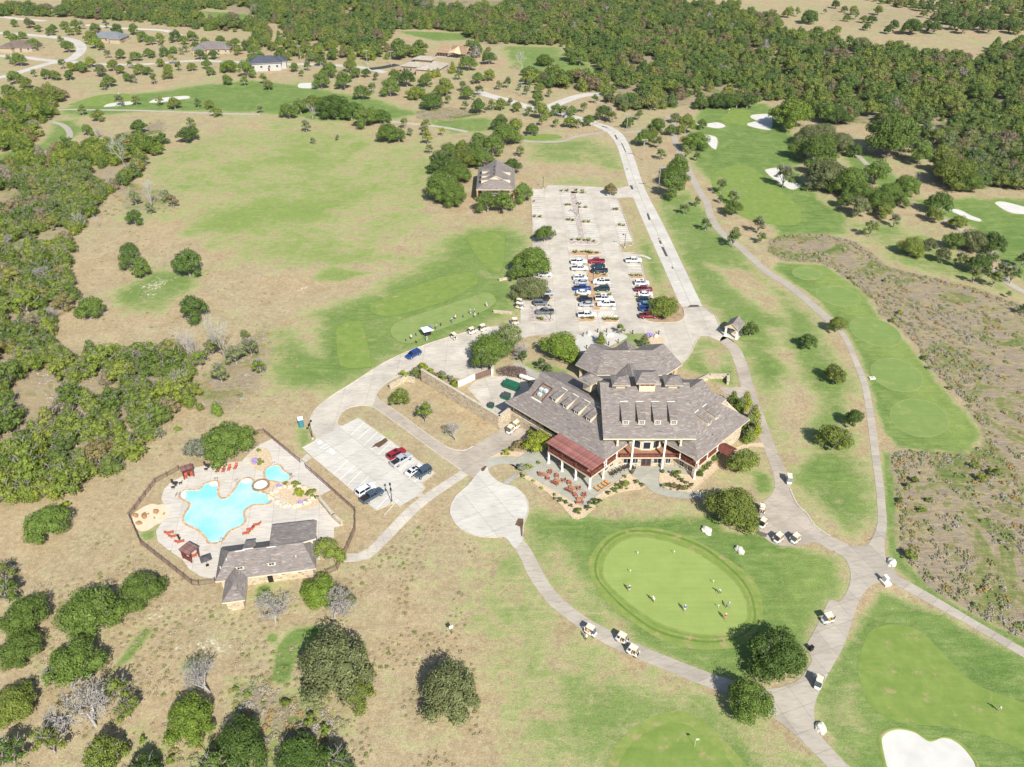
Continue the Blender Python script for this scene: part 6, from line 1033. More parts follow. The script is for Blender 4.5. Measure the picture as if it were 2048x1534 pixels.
# pool
WATER, nt, n, l, b = nodes('pool_water'); b.inputs['Roughness'].default_value = 0.06; b.inputs['Base Color'].default_value = (0.16, 0.60, 0.66, 1)
g_ = n.new('ShaderNodeNewGeometry'); z1 = n.new('ShaderNodeTexNoise'); z1.inputs['Scale'].default_value = 3.2; z1.inputs['Detail'].default_value = 3; z1.inputs['Distortion'].default_value = 1.2; l.new(g_.outputs['Position'], z1.inputs['Vector'])
z2 = n.new('ShaderNodeTexNoise'); z2.inputs['Scale'].default_value = .14; l.new(g_.outputs['Position'], z2.inputs['Vector'])
r1 = ramp(n, [(.36, (0.33, 0.64, 0.67)), (.64, (0.47, 0.74, 0.76))]); l.new(z1.outputs['Fac'], r1.inputs[0]); r2 = ramp(n, [(.38, (.66, .93, .97)), (.62, (1.15, 1.05, 1.03))]); l.new(z2.outputs['Fac'], r2.inputs[0])
mx = n.new('ShaderNodeMix'); mx.data_type = 'RGBA'; mx.blend_type = 'MULTIPLY'; mx.inputs[0].default_value = 1; l.new(r1.outputs[0], mx.inputs[6]); l.new(r2.outputs[0], mx.inputs[7]); l.new(mx.outputs[2], b.inputs['Base Color'])
bp = n.new('ShaderNodeBump'); bp.inputs['Strength'].default_value = .25; bp.inputs['Distance'].default_value = .05; l.new(z1.outputs['Fac'], bp.inputs['Height']); l.new(bp.outputs[0], b.inputs['Normal'])
POOL = [(358, 991), (363, 985), (373, 980), (397, 980), (408, 969), (422, 964), (434, 962), (438, 969), (436, 986), (441, 996), (451, 997), (461, 989), (471, 976), (478, 965), (490, 957), (498, 956), (505, 959), (511, 969), (517, 980), (529, 986), (536, 988), (542, 995), (543, 1001), (538, 1008), (526, 1010), (508, 1011), (494, 1018), (488, 1027), (490, 1036), (491, 1043), (484, 1052), (471, 1058), (458, 1064), (451, 1074), (441, 1085), (428, 1088), (417, 1086), (409, 1073), (394, 1060), (379, 1053), (372, 1050), (366, 1040), (368, 1030), (375, 1020), (380, 1010), (373, 1003), (363, 999)]
SPOOL = [(529, 944), (532, 938), (541, 932), (553, 930), (563, 933), (567, 941), (578, 947), (584, 953), (580, 959), (566, 966), (549, 964), (534, 961), (529, 953)]
PDECK = [(324, 992), (329, 978), (343, 964), (364, 953), (375, 940), (388, 936), (422, 929), (483, 923), (500, 905), (520, 889), (544, 878), (610, 925), (663, 980), (639, 992), (642, 1004), (669, 1037), (685, 1051), (668, 1056), (668, 1075), (640, 1075), (640, 1120), (430, 1160), (409, 1155), (398, 1151), (378, 1138), (364, 1118), (339, 1102), (316, 1083), (312, 1063), (322, 1047), (335, 1036), (338, 1022), (328, 1009), (323, 1000)]
paved('pool_deck', P2(PDECK), .05, DECK, 5.0, .18, .04)
COPE = M('pool_coping', (0.58, 0.40, 0.24), .8, .3, 1.5); sheet('play_sand', S2([(328, 1009), (316, 1010), (303, 1008), (287, 1014), (272, 1024), (265, 1034), (267, 1047), (274, 1058), (284, 1063), (297, 1060), (311, 1051), (323, 1045), (336, 1034), (339, 1024)]), .04, M('tan_sand', (0.68, 0.55, 0.38), .95, .08, .8))
for nm, pl in (('pool_water', POOL), ('wading_pool_water', SPOOL)):
    w = S2(pl, 5); o = sheet(nm, w, .085, WATER); kerb('coping', w, .5, .16, .05, True, 1, o, COPE, False)
STEPM = M('pool_step_plaster', (0.66, 0.86, 0.86), .2, .06, 1)
for q in ([(358, 991), (363, 985), (371, 982), (373, 990), (370, 998), (363, 998)], [(422, 965), (433, 963), (437, 970), (428, 974), (418, 970)], [(488, 959), (498, 957), (504, 961), (497, 968), (484, 966)]): sheet('pool_steps', S2(q, 4), .092, STEPM)
ROCKS = M('landscape_boulder', (0.62, 0.52, 0.38), .9, .25, 1.2); BROWNROCK = M('brown_boulder', (0.36, 0.20, 0.09), .9, .25, 1.5); WHITEROCK = M('white_limestone', (0.66, 0.61, 0.52), .9, .15, 1.2, bump=.6)
sp_ = T('spa', 'crescent spa with brown stone rim between the two pools', 'spa', G(522, 972)); MB().lathe([(2.0, 0), (2.0, .5), (1.55, .5), (1.5, .3)], 20).build('stone_rim', M('spa_stone', (0.30, 0.18, 0.09), .8, .3, 3), sp_); MB().lathe([(1.52, .05), (1.5, .38)], 20).build('water', M('spa_water', (.7, .85, .85), .1), sp_)
bed = sheet('rock_garden', S2([(512, 962), (530, 958), (560, 968), (585, 962), (600, 968), (625, 975), (640, 990), (640, 1004), (622, 1016), (600, 1020), (580, 1008), (560, 996), (545, 990), (525, 985)], 4), .075, PALE); sheet('rock_garden', S2([(505, 905), (525, 895), (540, 905), (545, 925), (530, 940), (515, 940), (500, 925)], 4), .075, PALE)
rb = random.Random(5)
def boulder(x, y, s, mt, label, group=None, zs=.6):
    c = G(x, y); return MB().blob((0, 0, s*zs*.35), (s, s*rb.uniform(.55, .8), s*zs), 0, 3, .17, rb.randint(0, 99), .5).build('boulder', mt, loc=(c.x, c.y, 0), rz=rb.uniform(0, 3), label=label, cat='boulder', group=group)
for k in range(26):
    a = k/26*6.283; x, y = 585+46*math.cos(a)*(.8+.25*rb.random()), 992+22*math.sin(a)*(.8+.25*rb.random()); boulder(x, y, rb.uniform(.5, .9), ROCKS, '%s tan rock clockwise round the pool rock garden from its right end' % ordw(k), 'rocks edging the rock garden')
for x, y, s, w in ((272, 1032, .7, 'flat brown boulder at the left end of the play sand'), (289, 1033, .9, 'largest brown boulder standing in the play sand'), (312, 1024, .75, 'brown boulder nearest the deck side of the play sand'), (278, 1047, .7, 'lowest brown boulder in the play sand'), (297, 1028, .3, 'small dark stone in the middle of the play sand'), (309, 1036, .3, 'small dark stone in the lower right play sand'), (328, 1028, .35, 'small brown stone at the play sand rim by the deck')): boulder(x, y, s, BROWNROCK, w)
for x, y, s, w in ((1413, 1062, 1.3, 'long white boulder above the putting green'), (1479, 1102, 1.25, 'rough white boulder right of the putting green'), (1783, 1127, 1.2, 'white boulder beside the cart path junction'), (1641, 1458, 1.15, 'rounded white boulder at the bottom cart path fork')): boulder(x, y, s, WHITEROCK, w, None, .5)
mn = T('tee_marker_monument', 'white stone direction monument at the path fork', 'monument', G(1770, 1166), .3); MB().box((0, 0, .25), (1.5, 1.9, .5)).build('plinth', WHITEROCK, mn); MB().box((0, .2, 1.1), (.7, 1.0, 1.3), 0, 0, .12).build('stone', WHITE, mn)
def fence(pts, label, h=1.6):
    P = [G(*p) for p in pts]; c = P[0].copy(); t = T('metal_fence', label, 'fence', c); FM = bpy.data.materials.get('fence_bronze') or M('fence_bronze', (0.19, 0.115, 0.105), .6); pm = bpy.data.meshes.get('fence_picket') or MB().box((0, 0, .78), (.035, .035, 1.5)).mesh('fence_picket', FM); pst = bpy.data.meshes.get('fence_post_mesh') or MB().box((0, 0, .85), (.1, .1, 1.7)).mesh('fence_post_mesh', FM)
    for a, b in zip(P[:-1], P[1:]):
        a, b = a-c, b-c; d = b-a; n = max(1, round(d.length/2.4)); u = Vector((0, 0, 1)); pk = MB()
        MB().bar(a+u*.2, b+u*.2, .04, .05).bar(a+u*1.4, b+u*1.4, .04, .05).bar(a+u*1.2, b+u*1.2, .05, .06).build('rail', FM, t)
        for i in range(n+1): put('post', pst, t, a.lerp(b, i/n))
        m_ = int(d.length/.17)
        for i in range(m_): pk.bar(a.lerp(b, (i+.5)/m_)+u*.1, a.lerp(b, (i+.5)/m_)+u*1.4, .022, .022)
        pk.build('pickets', FM, t, kind='stuff')
fence([(493, 872), (529, 866), (601, 926)], 'bronze picket fence between small car park and pool, above the gate'); fence([(612, 936), (711, 1024), (711, 1062), (697, 1095), (675, 1140), (653, 1150)], 'bronze picket fence from the pool gate round to the pool house'); fence([(358, 941), (311, 966), (259, 1035), (282, 1089), (384, 1170), (398, 1172), (431, 1167)], 'bronze picket fence around the left side of the pool lawn')

stone_wall([(998, 562), (1022, 557)], .7, .5, 'short low stone wall beside the middle practice tee'); stone_wall([(987, 625), (1024, 628)], .7, .5, 'low stone wall above the service drive carts')
# ---------------------------------------------------------------- shrubs (same builder as the trees)
TREES.clear()
tr('in the patio gravel border', '1176,1015,15,d,shrub 1181,1006,12,d,shrub 1189,1000,13,d,shrub 1192,1007,12,d,shrub 1199,1001,13,d,shrub 1217,985,12,d,shrub 1231,979,16,o,shrub 1240,972,18,v,shrub 1252,968,20,v,shrub 1274,963,13,p,shrub 1285,969,12,p,shrub 1250,953,9,v,shrub 1067,962,8,y,shrub 1083,976,8,y,shrub 1109,989,8,v,shrub 1121,1000,14,o,shrub 1111,997,10,p,shrub 1132,1004,10,o,shrub 1142,1011,10,o,shrub 1156,1021,18,v,shrub 1045,936,24,s,shrub 1058,934,18,y,shrub 1046,952,12,o,shrub 1077,925,9,v,shrub')
tr('in the bed right of the patio door', '1326,971,11,p,shrub 1335,970,12,o,shrub 1348,972,18,r,shrub 1360,975,18,r,shrub 1370,976,14,v,shrub 1363,960,13,d,shrub 1373,965,11,r,shrub 1384,969,10,d,shrub 1379,973,9,r,shrub 1354,948,24,b,shrub')
tr('climbing along the right wing wall', '1400,948,15,d,shrub 1404,942,14,o,shrub 1410,935,16,o,shrub 1418,928,14,d,shrub 1428,917,17,o,shrub 1433,908,15,o,shrub')
tr('below the left wing', '1075,882,58,y,mid 1012,905,19,y,shrub 1036,888,26,r,shrub 1024,896,16,r,shrub 1060,865,18,v,shrub 1100,867,16,o,shrub')
tr('behind the stone screen wall', '846,735,30,y,shrub 808,749,24,y,shrub 833,750,28,v,small 862,742,18,y,shrub 883,747,18,s,shrub 899,757,18,s,shrub 885,756,18,b,shrub 908,768,22,y,shrub 870,750,14,r,shrub')
tr('in the tall hedge right of the clubhouse', '1466,800,26,b,cone 1492,802,30,y,cone 1480,812,24,b,cone 1508,832,34,y,cone 1498,850,30,b,cone 1512,862,32,y,cone 1498,872,26,b,cone')
tr('in the pool planting beds', '517,900,11,b,shrub 520,924,18,v,shrub 511,921,18,m,shrub 558,972,12,m,shrub 571,967,12,v,shrub 591,967,20,v,shrub 598,985,24,y,shrub 622,985,24,v,shrub 632,994,12,o,shrub 601,1005,13,m,shrub 611,1001,9,m,shrub 512,866,12,o,shrub')
tr('at the pavilion forecourt', '1299,671,17,m,shrub 1288,690,12,o,shrub')
tr('along the creek bank', '400,815,20,v,shrub 355,858,16,b,shrub 300,880,18,y,shrub 270,905,14,y,shrub 215,940,18,b,shrub 130,1010,22,y,shrub 365,800,18,b,shrub 480,790,14,p,shrub')
tr('on the lower left slope', '495,1390,16,b,shrub 470,1378,14,b,shrub 620,1440,30,v,shrub 650,1460,26,b,shrub 570,1405,24,v,shrub 250,1490,20,v,shrub 285,1480,18,b,shrub 340,1520,22,v,shrub')
tr('at the edge of the native rough', '1860,1000,16,b,shrub 1845,1020,18,b,shrub 1830,960,18,v,shrub 1815,970,14,o,shrub 1950,930,20,b,shrub 1990,945,24,v,shrub 1965,955,26,y,shrub 1800,1000,16,v,shrub 1820,1110,26,v,shrub 1770,560,10,b,shrub 1800,625,14,y,shrub 1785,640,12,v,shrub 1700,555,10,v,shrub 1850,715,14,v,shrub 1860,735,12,b,shrub 1900,775,12,v,shrub')
sb = {}
for q in TREES: sb.setdefault(q[0], []).append(q)
for area, L in sb.items():
    L.sort(key=lambda q: q[1]); tot = {}; cnt = {}
    for q in L: tot[q[4]] = tot.get(q[4], 0)+1
    for (_, x, y, w, c, kind) in L:
        D = w*depth_at(x, y)/FPX; cr, tk, Dp = rt.choice(PROTO[kind]); i = cnt.get(c, 0); cnt[c] = i+1
        lab = ('%s %s bush from the left ' % (ordw(i), CN[c]) if tot[c] > 1 else CN[c]+' bush ')+area
        place_tree('shrub' if kind != 'cone' else 'hedge_evergreen', cr, tk, x, y, D*1.05, Dp, Dp*(.37 if kind != 'cone' else .6), lab, 'bush', 'bushes '+area, COLS[c], rt, rt.uniform(.85, 1.05))
TUF = '1123,383 1134,383 1152,382 1152,387 1165,383 1165,387 1068,404 1133,411 1140,411 1160,416 1171,416 1069,434 1080,435 1137,441 1146,442 1168,445 1177,445 1228,420 1234,420 1239,451 1247,452 1144,481 1157,481 1168,482 1177,482 1188,484 1150,506 1164,505 1173,505 1181,507 1194,507 1196,549 1209,551 1154,592 1197,591 1219,591 1166,638 1176,637 1184,638 1084,640 1078,639 1263,552 1273,552 1281,552 1275,595 1210,640 1218,639 1226,640 1233,640'.split()
tm = [tuft_mesh('blades', .75, 1.0, 30, 40+k, M_foliage('island_grass_%s' % 'ab'[k], [(0, (0.20, 0.24, 0.06)), (1, (0.32, 0.30, 0.11))])) for k in range(2)]
TU = sorted([tuple(map(float, s.split(','))) for s in TUF], key=lambda p: (p[1] > 495, p[0])); ku = [0, 0]
for x, y in TU:
    h = int(y > 495); g = G(x, y); t = T('ornamental_grass_tuft', '%s ornamental grass tuft from the left in the %s car park islands' % (ordw(ku[h]), ('upper', 'lower')[h]), 'grass tuft', (g.x, g.y, .1), rt.uniform(0, 6), 'ornamental grass tufts', rt.uniform(.9, 1.4)); put('blades', tm[int(x) % 2], t); ku[h] += 1
# ---------------------------------------------------------------- vehicles
def loft(mb, st, m=0, ch=.1):
    """closed body from stations (x, z0, z1, half width, inset of the top)"""
    o = len(mb.v)
    for x, z0, z1, hw, ins in st: mb.v += [(x, -hw+.05, z0), (x, hw-.05, z0), (x, hw, z0+.18), (x, hw, z1-ch), (x, hw-ins, z1), (x, -hw+ins, z1), (x, -hw, z1-ch), (x, -hw, z0+.18)]
    for i in range(len(st)-1):
        for j in range(8): mb.f.append((o+i*8+j, o+(i+1)*8+j, o+(i+1)*8+(j+1) % 8, o+i*8+(j+1) % 8)); mb.m.append(m)
    mb.f.append(tuple(o+j for j in range(8))); mb.m.append(m); k = o+(len(st)-1)*8; mb.f.append(tuple(k+j for j in range(8))[::-1]); mb.m.append(m)
    return mb
def cabin(b0, b1, t0, t1, zb, zt, hwb, hwt):
    """glasshouse: glass faces, painted roof and pillars as separate meshes"""
    B = [(b0, -hwb, zb), (b0, hwb, zb), (b1, hwb, zb), (b1, -hwb, zb)]; Tt = [(t0, -hwt, zt), (t0, hwt, zt), (t1, hwt, zt), (t1, -hwt, zt)]
    g = MB().add(B+Tt, [(0, 1, 5, 4), (1, 2, 6, 5), (2, 3, 7, 6), (3, 0, 4, 7)][::1]); g.f = [f[::-1] for f in g.f]
    r = MB().prism([(t0+.06, -hwt-.02), (t0+.06, hwt+.02), (t1-.06, hwt+.02), (t1-.06, -hwt-.02)], zt-.02, zt+.05)
    for a, b in zip(B, Tt): r.bar(a, b, .11, .08)
    for s in (1, 2): p = Vector(B[1]).lerp(Vector(B[2]), .5); q = Vector(Tt[1]).lerp(Vector(Tt[2]), .5)
    for sgn in (-1, 1): r.bar((p.x, sgn*(hwb+.005), zb), (q.x, sgn*(hwt+.005), zt), .1, .06)
    return g, r
CARGL = M('car_glass', (0.015, 0.02, 0.026), .06, .1, 1, spec=.7)
PAINTS = {k: M('paint_'+k, c, .32, .03, 1, spec=.5, coat=.5) for k, c in dict(white=(.78, .78, .77), silver=(.42, .44, .46), red=(.32, .012, .02), darkred=(.19, .012, .025), black=(.012, .014, .017), navy=(.012, .035, .065), blue=(.01, .05, .22), teal=(.012, .04, .055), steel=(.055, .085, .12), lightblue=(.16, .30, .45), green=(.015, .04, .035), grey=(.14, .155, .17)).items()}
TAIL = M('tail_lamp', (.45, .01, .01), .3); HEADL = M('head_lamp', (.75, .78, .8), .15)
wheel_me = MB().lathe([(.30, -.13), (.37, -.11), (.37, .11), (.30, .13)], 14, 0).lathe([(.24, -.14), (.24, .14)], 10, 1).mesh('wheel', [RUBBER, CHROME], True)
def vehicle_kit(kind):
    P = PAINTS['white']
    if kind == 'pickup':
        L, wb, z0, hw = 5.75, (1.85, -1.75), .38, .97
        body = loft(MB(), [(2.88, .5, .92, .80, .1), (2.7, .42, 1.06, .93, .12), (1.25, .38, 1.16, .97, .08), (-1.05, .38, 1.16, .97, .05), (-2.75, .45, 1.16, .96, .05), (-2.88, .5, 1.1, .92, .05)]); cb = cabin(1.45, -1.05, .62, -.88, 1.14, 1.82, .90, .72)
        for s in (-1, 1): body.box((-1.95, s*.9, 1.2), (1.75, .12, .14))
        body.box((-2.82, 0, 1.2), (.1, 1.75, .14)); bed = MB().box((-1.92, 0, 1.172), (1.66, 1.64, .02))  # shallow dark panel, the shaded depth of the bed put into its colour
    elif kind == 'suv':
        L, wb, z0, hw = 4.85, (1.5, -1.45), .35, .95; bed = None
        body = loft(MB(), [(2.42, .45, .88, .78, .12), (2.25, .36, 1.0, .92, .12), (1.05, .34, 1.1, .95, .1), (-2.2, .36, 1.1, .95, .05), (-2.42, .45, 1.05, .88, .05)]); cb = cabin(1.3, -2.3, .5, -1.95, 1.08, 1.68, .88, .72)
    elif kind == 'jeep':
        L, wb, z0, hw = 4.3, (1.4, -1.35), .5, .92; bed = None
        body = loft(MB(), [(2.1, .6, 1.05, .72, .05), (1.95, .55, 1.12, .8, .05), (.75, .5, 1.15, .92, .05), (-2.0, .5, 1.15, .92, .05), (-2.1, .6, 1.1, .9, .05)]); cb = cabin(.75, -2.05, .5, -1.98, 1.13, 1.83, .86, .80); body.box((-2.25, 0, 1.05), (.25, .7, .7))
    else:
        L, wb, z0, hw = 4.75, (1.4, -1.4), .3, .91; bed = None
        body = loft(MB(), [(2.37, .4, .74, .72, .12), (2.2, .3, .86, .87, .14), (.95, .28, .98, .91, .12), (-1.6, .28, 1.0, .91, .1), (-2.25, .32, .98, .87, .12), (-2.37, .42, .9, .78, .1)]); cb = cabin(1.15, -1.85, .25, -1.15, .96, 1.42, .84, .64)
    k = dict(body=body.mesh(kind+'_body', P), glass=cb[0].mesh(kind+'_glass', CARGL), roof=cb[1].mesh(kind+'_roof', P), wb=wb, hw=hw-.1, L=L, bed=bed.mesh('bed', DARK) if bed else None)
    k['hl'] = MB().box((0, 0, 0), (.1, .34, .16)).mesh('headlight', HEADL); k['tl'] = MB().box((0, 0, 0), (.08, .2, .26)).mesh('taillight', TAIL)
    k['sun'] = MB().box((0, 0, 0), (.8, .85, .03)).mesh('sunroof', CARGL); return k
KIT = {k: vehicle_kit(k) for k in ('pickup', 'suv', 'jeep', 'sedan')}; RX = Matrix.Rotation(math.pi/2, 4, 'X')
def vehicle(kind, x, y, ang, col, label, group='cars in the car parks', sunroof=False):
    k = KIT[kind]; g = G(x, y, .6); t = T(dict(pickup='pickup_truck', suv='suv_car', jeep='jeep_car', sedan='sedan_car')[kind].replace('jeep_car', 'off_road_car'), label, 'pickup' if kind == 'pickup' else 'car', (g.x, g.y, .045), ang, group); p = {0: PAINTS[col]}
    put('body', k['body'], t, mats=p); put('window_glass', k['glass'], t); put('cab_roof', k['roof'], t, mats=p)
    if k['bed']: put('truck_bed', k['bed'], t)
    for wx in k['wb']:
        for s in (-1, 1): o = put('wheel', wheel_me, t, (wx, s*k['hw'], .37)); o.rotation_euler = (math.pi/2, 0, 0)
    fz = .78 if kind != 'sedan' else .62
    for s in (-1, 1): put('headlight', k['hl'], t, (k['L']/2-.1, s*.64, fz)); put('taillight', k['tl'], t, (-k['L']/2+.03, s*.78, fz+.12))
    if sunroof: put('sunroof', k['sun'], t, (-.2, 0, {'suv': 1.735, 'pickup': 1.875, 'sedan': 1.475, 'jeep': 1.885}[kind]))
    return t
R0, L0 = 0.02, math.pi+.02
for a in [('pickup', 1158, 524, R0, 'white', 'white pickup at the top of the left row, facing right'), ('pickup', 1159.5, 537, R0, 'white', 'white pickup second from top in the left row'), ('suv', 1160.5, 556, R0, 'white', 'white suv with sunroof parked next to a silver car', 1), ('sedan', 1163, 564, L0, 'silver', 'silver car between the white suv and the blue pickup'), ('pickup', 1164.5, 577, R0, 'blue', 'bright blue pickup in the left row'), ('sedan', 1167, 585, R0, 'white', 'white car parked below the bright blue pickup'), ('jeep', 1172, 600, R0, 'black', 'black off-road car behind a silver sedan'), ('sedan', 1173, 608.5, L0, 'silver', 'silver sedan in front of the black off-road car'), ('pickup', 1174, 630, R0, 'white', 'white pickup beside the hatched bay at the bottom of the left row'),
    ('pickup', 1193, 523, L0, 'red', 'red pickup at the top of the middle row'), ('sedan', 1196.5, 532, L0, 'teal', 'dark teal car squeezed between red and navy pickups'), ('pickup', 1198.5, 542, L0, 'navy', 'navy pickup in the middle row'), ('pickup', 1202.5, 564, L0, 'white', 'white pickup with sunroof beside the lamp post', 1), ('suv', 1204.5, 578, L0, 'green', 'blackish green suv in the middle row'), ('pickup', 1208, 597, R0, 'white', 'white pickup facing right behind another white pickup', 1), ('pickup', 1212, 608, L0, 'white', 'white pickup facing left at the bottom of the middle row'),
    ('pickup', 1267, 521, R0, 'white', 'lone white pickup at the top of the right row'), ('suv', 1283.5, 566, R0, 'white', 'long white suv in the right row', 1), ('pickup', 1287, 579, R0, 'darkred', 'dark red pickup in the right row'), ('sedan', 1290.5, 588, R0, 'white', 'white car below the dark red pickup'), ('suv', 1291, 600.5, R0, 'navy', 'navy suv half hidden under the oak', 1), ('sedan', 1293, 609, R0, 'lightblue', 'light blue car half hidden under the oak'), ('suv', 1294, 618, R0, 'blue', 'blue suv in the shade of the oak'), ('pickup', 1297, 632, R0, 'darkred', 'dark red pickup in the shade below the oak'),
    ('suv', 1094, 586, R0, 'silver', 'silver suv poking out of the left trees'), ('sedan', 1090, 549, R0, 'white', 'white car mostly hidden by the left trees'), ('jeep', 1085, 599, L0, 'black', 'black off-road car under the left trees'), ('jeep', 1081.5, 607, R0, 'grey', 'grey off-road car with open top left of the drive'), ('pickup', 1089.5, 624, L0, 'grey', 'charcoal pickup beside the left lamp post')]:
    vehicle(*a[:6], sunroof=len(a) > 6)
d_ = G(806, 899)-G(780, 914); A3 = math.atan2(d_.y, d_.x)
for a in [('suv', 793, 908, A3, 'red', 'red suv at the head of the small car park row', 1), ('pickup', 803, 920, A3, 'silver', 'silver pickup with open bed in the small car park'), ('sedan', 829, 941, A3, 'white', 'white sedan with sunroof in the small car park', 1), ('jeep', 846, 946, A3+math.pi, 'steel', 'dark blue off-road car in the small car park'), ('suv', 731, 980, A3, 'white', 'white suv alone on the pool side of the small car park'), ('pickup', 744, 992, A3, 'steel', 'dark slate pickup by the small car park lamp')]:
    vehicle(*a[:6], group='cars in the small car park', sunroof=len(a) > 6)
d_ = G(843, 700)-G(811, 716); vehicle('suv', 827, 709, math.atan2(d_.y, d_.x)+math.pi, 'blue', 'blue suv driving alone on the service drive', None)
# golf carts
CARTW = M('cart_white', (.76, .74, .68), .4); CARTR = M('cart_roof', (.72, .66, .52), .5); SEATM = M('cart_seat', (.55, .33, .12), .7)
ck = dict(body=loft(loft(MB(), [(1.15, .3, .62, .45, .08), (1.0, .26, .78, .55, .1), (.55, .26, .82, .58, .08), (.5, .26, .42, .58, .03), (-.1, .26, .42, .58, .03)]), [(-.1, .26, .66, .58, .05), (-.75, .28, .7, .58, .06), (-1.1, .36, .62, .52, .08)]).mesh('cart_body', CARTW),
    roof=loft(MB(), [(.72, 1.78, 1.84, .5, .1), (.6, 1.78, 1.88, .58, .12), (-.75, 1.78, 1.88, .58, .12), (-.9, 1.78, 1.84, .5, .1)], ch=.03).mesh('cart_roof', CARTR), seat=MB().box((-.35, 0, .72), (.5, 1.05, .14)).box((-.62, 0, .98), (.12, 1.05, .42), 0, 0, 0, -.15).mesh('cart_seat', SEATM), post=MB().bar((0, 0, 0), (0, 0, 1.14), .04, .04).mesh('cart_post', BRONZE),
    wind=MB().add([(.95, -.5, .8), (.95, .5, .8), (.66, .5, 1.76), (.66, -.5, 1.76)], [(0, 1, 2, 3), (3, 2, 1, 0)]).mesh('windscreen', M('cart_screen', (.25, .3, .32), .1)), wheel=MB().lathe([(.15, -.09), (.22, -.07), (.22, .07), (.15, .09)], 10, 0).lathe([(.11, -.1), (.11, .1)], 8, 1).mesh('cart_wheel', [RUBBER, CHROME], True),
    wheelst=MB().tube([(.75, .28, .75), (.45, .28, .98)], .025, 5).tube([(.43, .28, .84), (.47, .28, 1.12)], .15, 10).mesh('steering_wheel', BRONZE))
BAGC = [M('bag_'+n_, c, .7) for n_, c in (('black', (.02, .02, .022)), ('blue', (.02, .06, .25)), ('white', (.7, .7, .7)))]
bagm = [MB().lathe([(.12, 0), (.13, .1), (.12, .5), (.14, .85)], 8, 0).tube([(.03, 0, .8), (.06, .02, 1.1)], .02, 4).tube([(-.03, .03, .8), (-.05, .05, 1.06)], .02, 4).mesh('golf_bag', b) for b in BAGC]
def cart(x, y, to, label, bags=2, z=.045):
    g = G(x, y, .5); d = G(*to, .5)-g; t = T('golf_cart', label, 'golf cart', (g.x, g.y, z), math.atan2(d.y, d.x), 'golf carts')
    put('body', ck['body'], t); put('canopy', ck['roof'], t); put('seat', ck['seat'], t); put('windscreen', ck['wind'], t); put('steering_wheel', ck['wheelst'], t)
    for px_, py_ in ((.66, .5), (.66, -.5), (-.72, .5), (-.72, -.5)): put('post', ck['post'], t, (px_, py_, .66))
    for px_, py_ in ((.75, .5), (.75, -.5), (-.72, .5), (-.72, -.5)): o = put('wheel', ck['wheel'], t, (px_, py_, .22)); o.rotation_euler = (math.pi/2, 0, 0)
    for b in range(bags): o = put('bag', bagm[(int(x)+b) % 3], t, (-1.08, -.22+.44*b, .5)); o.rotation_euler = (0, -.2, 0)
    return t
for a in [(908, 675, (900, 668), 'golf cart leftmost of three beside the service drive'), (944, 664, (952, 661), 'golf cart in the middle of three beside the service drive'), (966, 658, (975, 655), 'golf cart rightmost of three beside the service drive'), (1030, 645, (1040, 644), 'golf cart on the drive under the yard oaks'), (1039, 606, (1047, 608), 'golf cart farther back at the left car park edge'), (1038, 614, (1046, 616), 'golf cart nearer at the left car park edge'),
    (1578, 961, (1579, 975), 'golf cart driving down the lane right of the clubhouse'), (1557, 1079, (1549, 1085), 'left one of two golf carts at the staging area'), (1591, 1080, (1583, 1086), 'right one of two golf carts at the staging area'), (1526, 1049, (1520, 1056), 'golf cart peeping out behind the lawn oak'), (1524, 1020, (1524, 1008), 'golf cart behind the lawn oak, farther up the lane'), (1181, 1264, (1192, 1270), 'golf cart stopped on the path with a person beside it'), (1243, 1279, (1232, 1273), 'upper one of two golf carts passing on the path'), (1265, 1304, (1254, 1298), 'lower one of two golf carts passing on the path'),
    (1655, 1240, (1643, 1243), 'golf cart parked in the bay beside the right path'), (1637, 1368, (1633, 1380), 'golf cart driving near the bottom path fork'), (1021, 862, (1013, 868), 'front golf cart at the clubhouse garage'), (1032, 853, (1024, 858), 'second golf cart at the clubhouse garage')]: cart(*a)
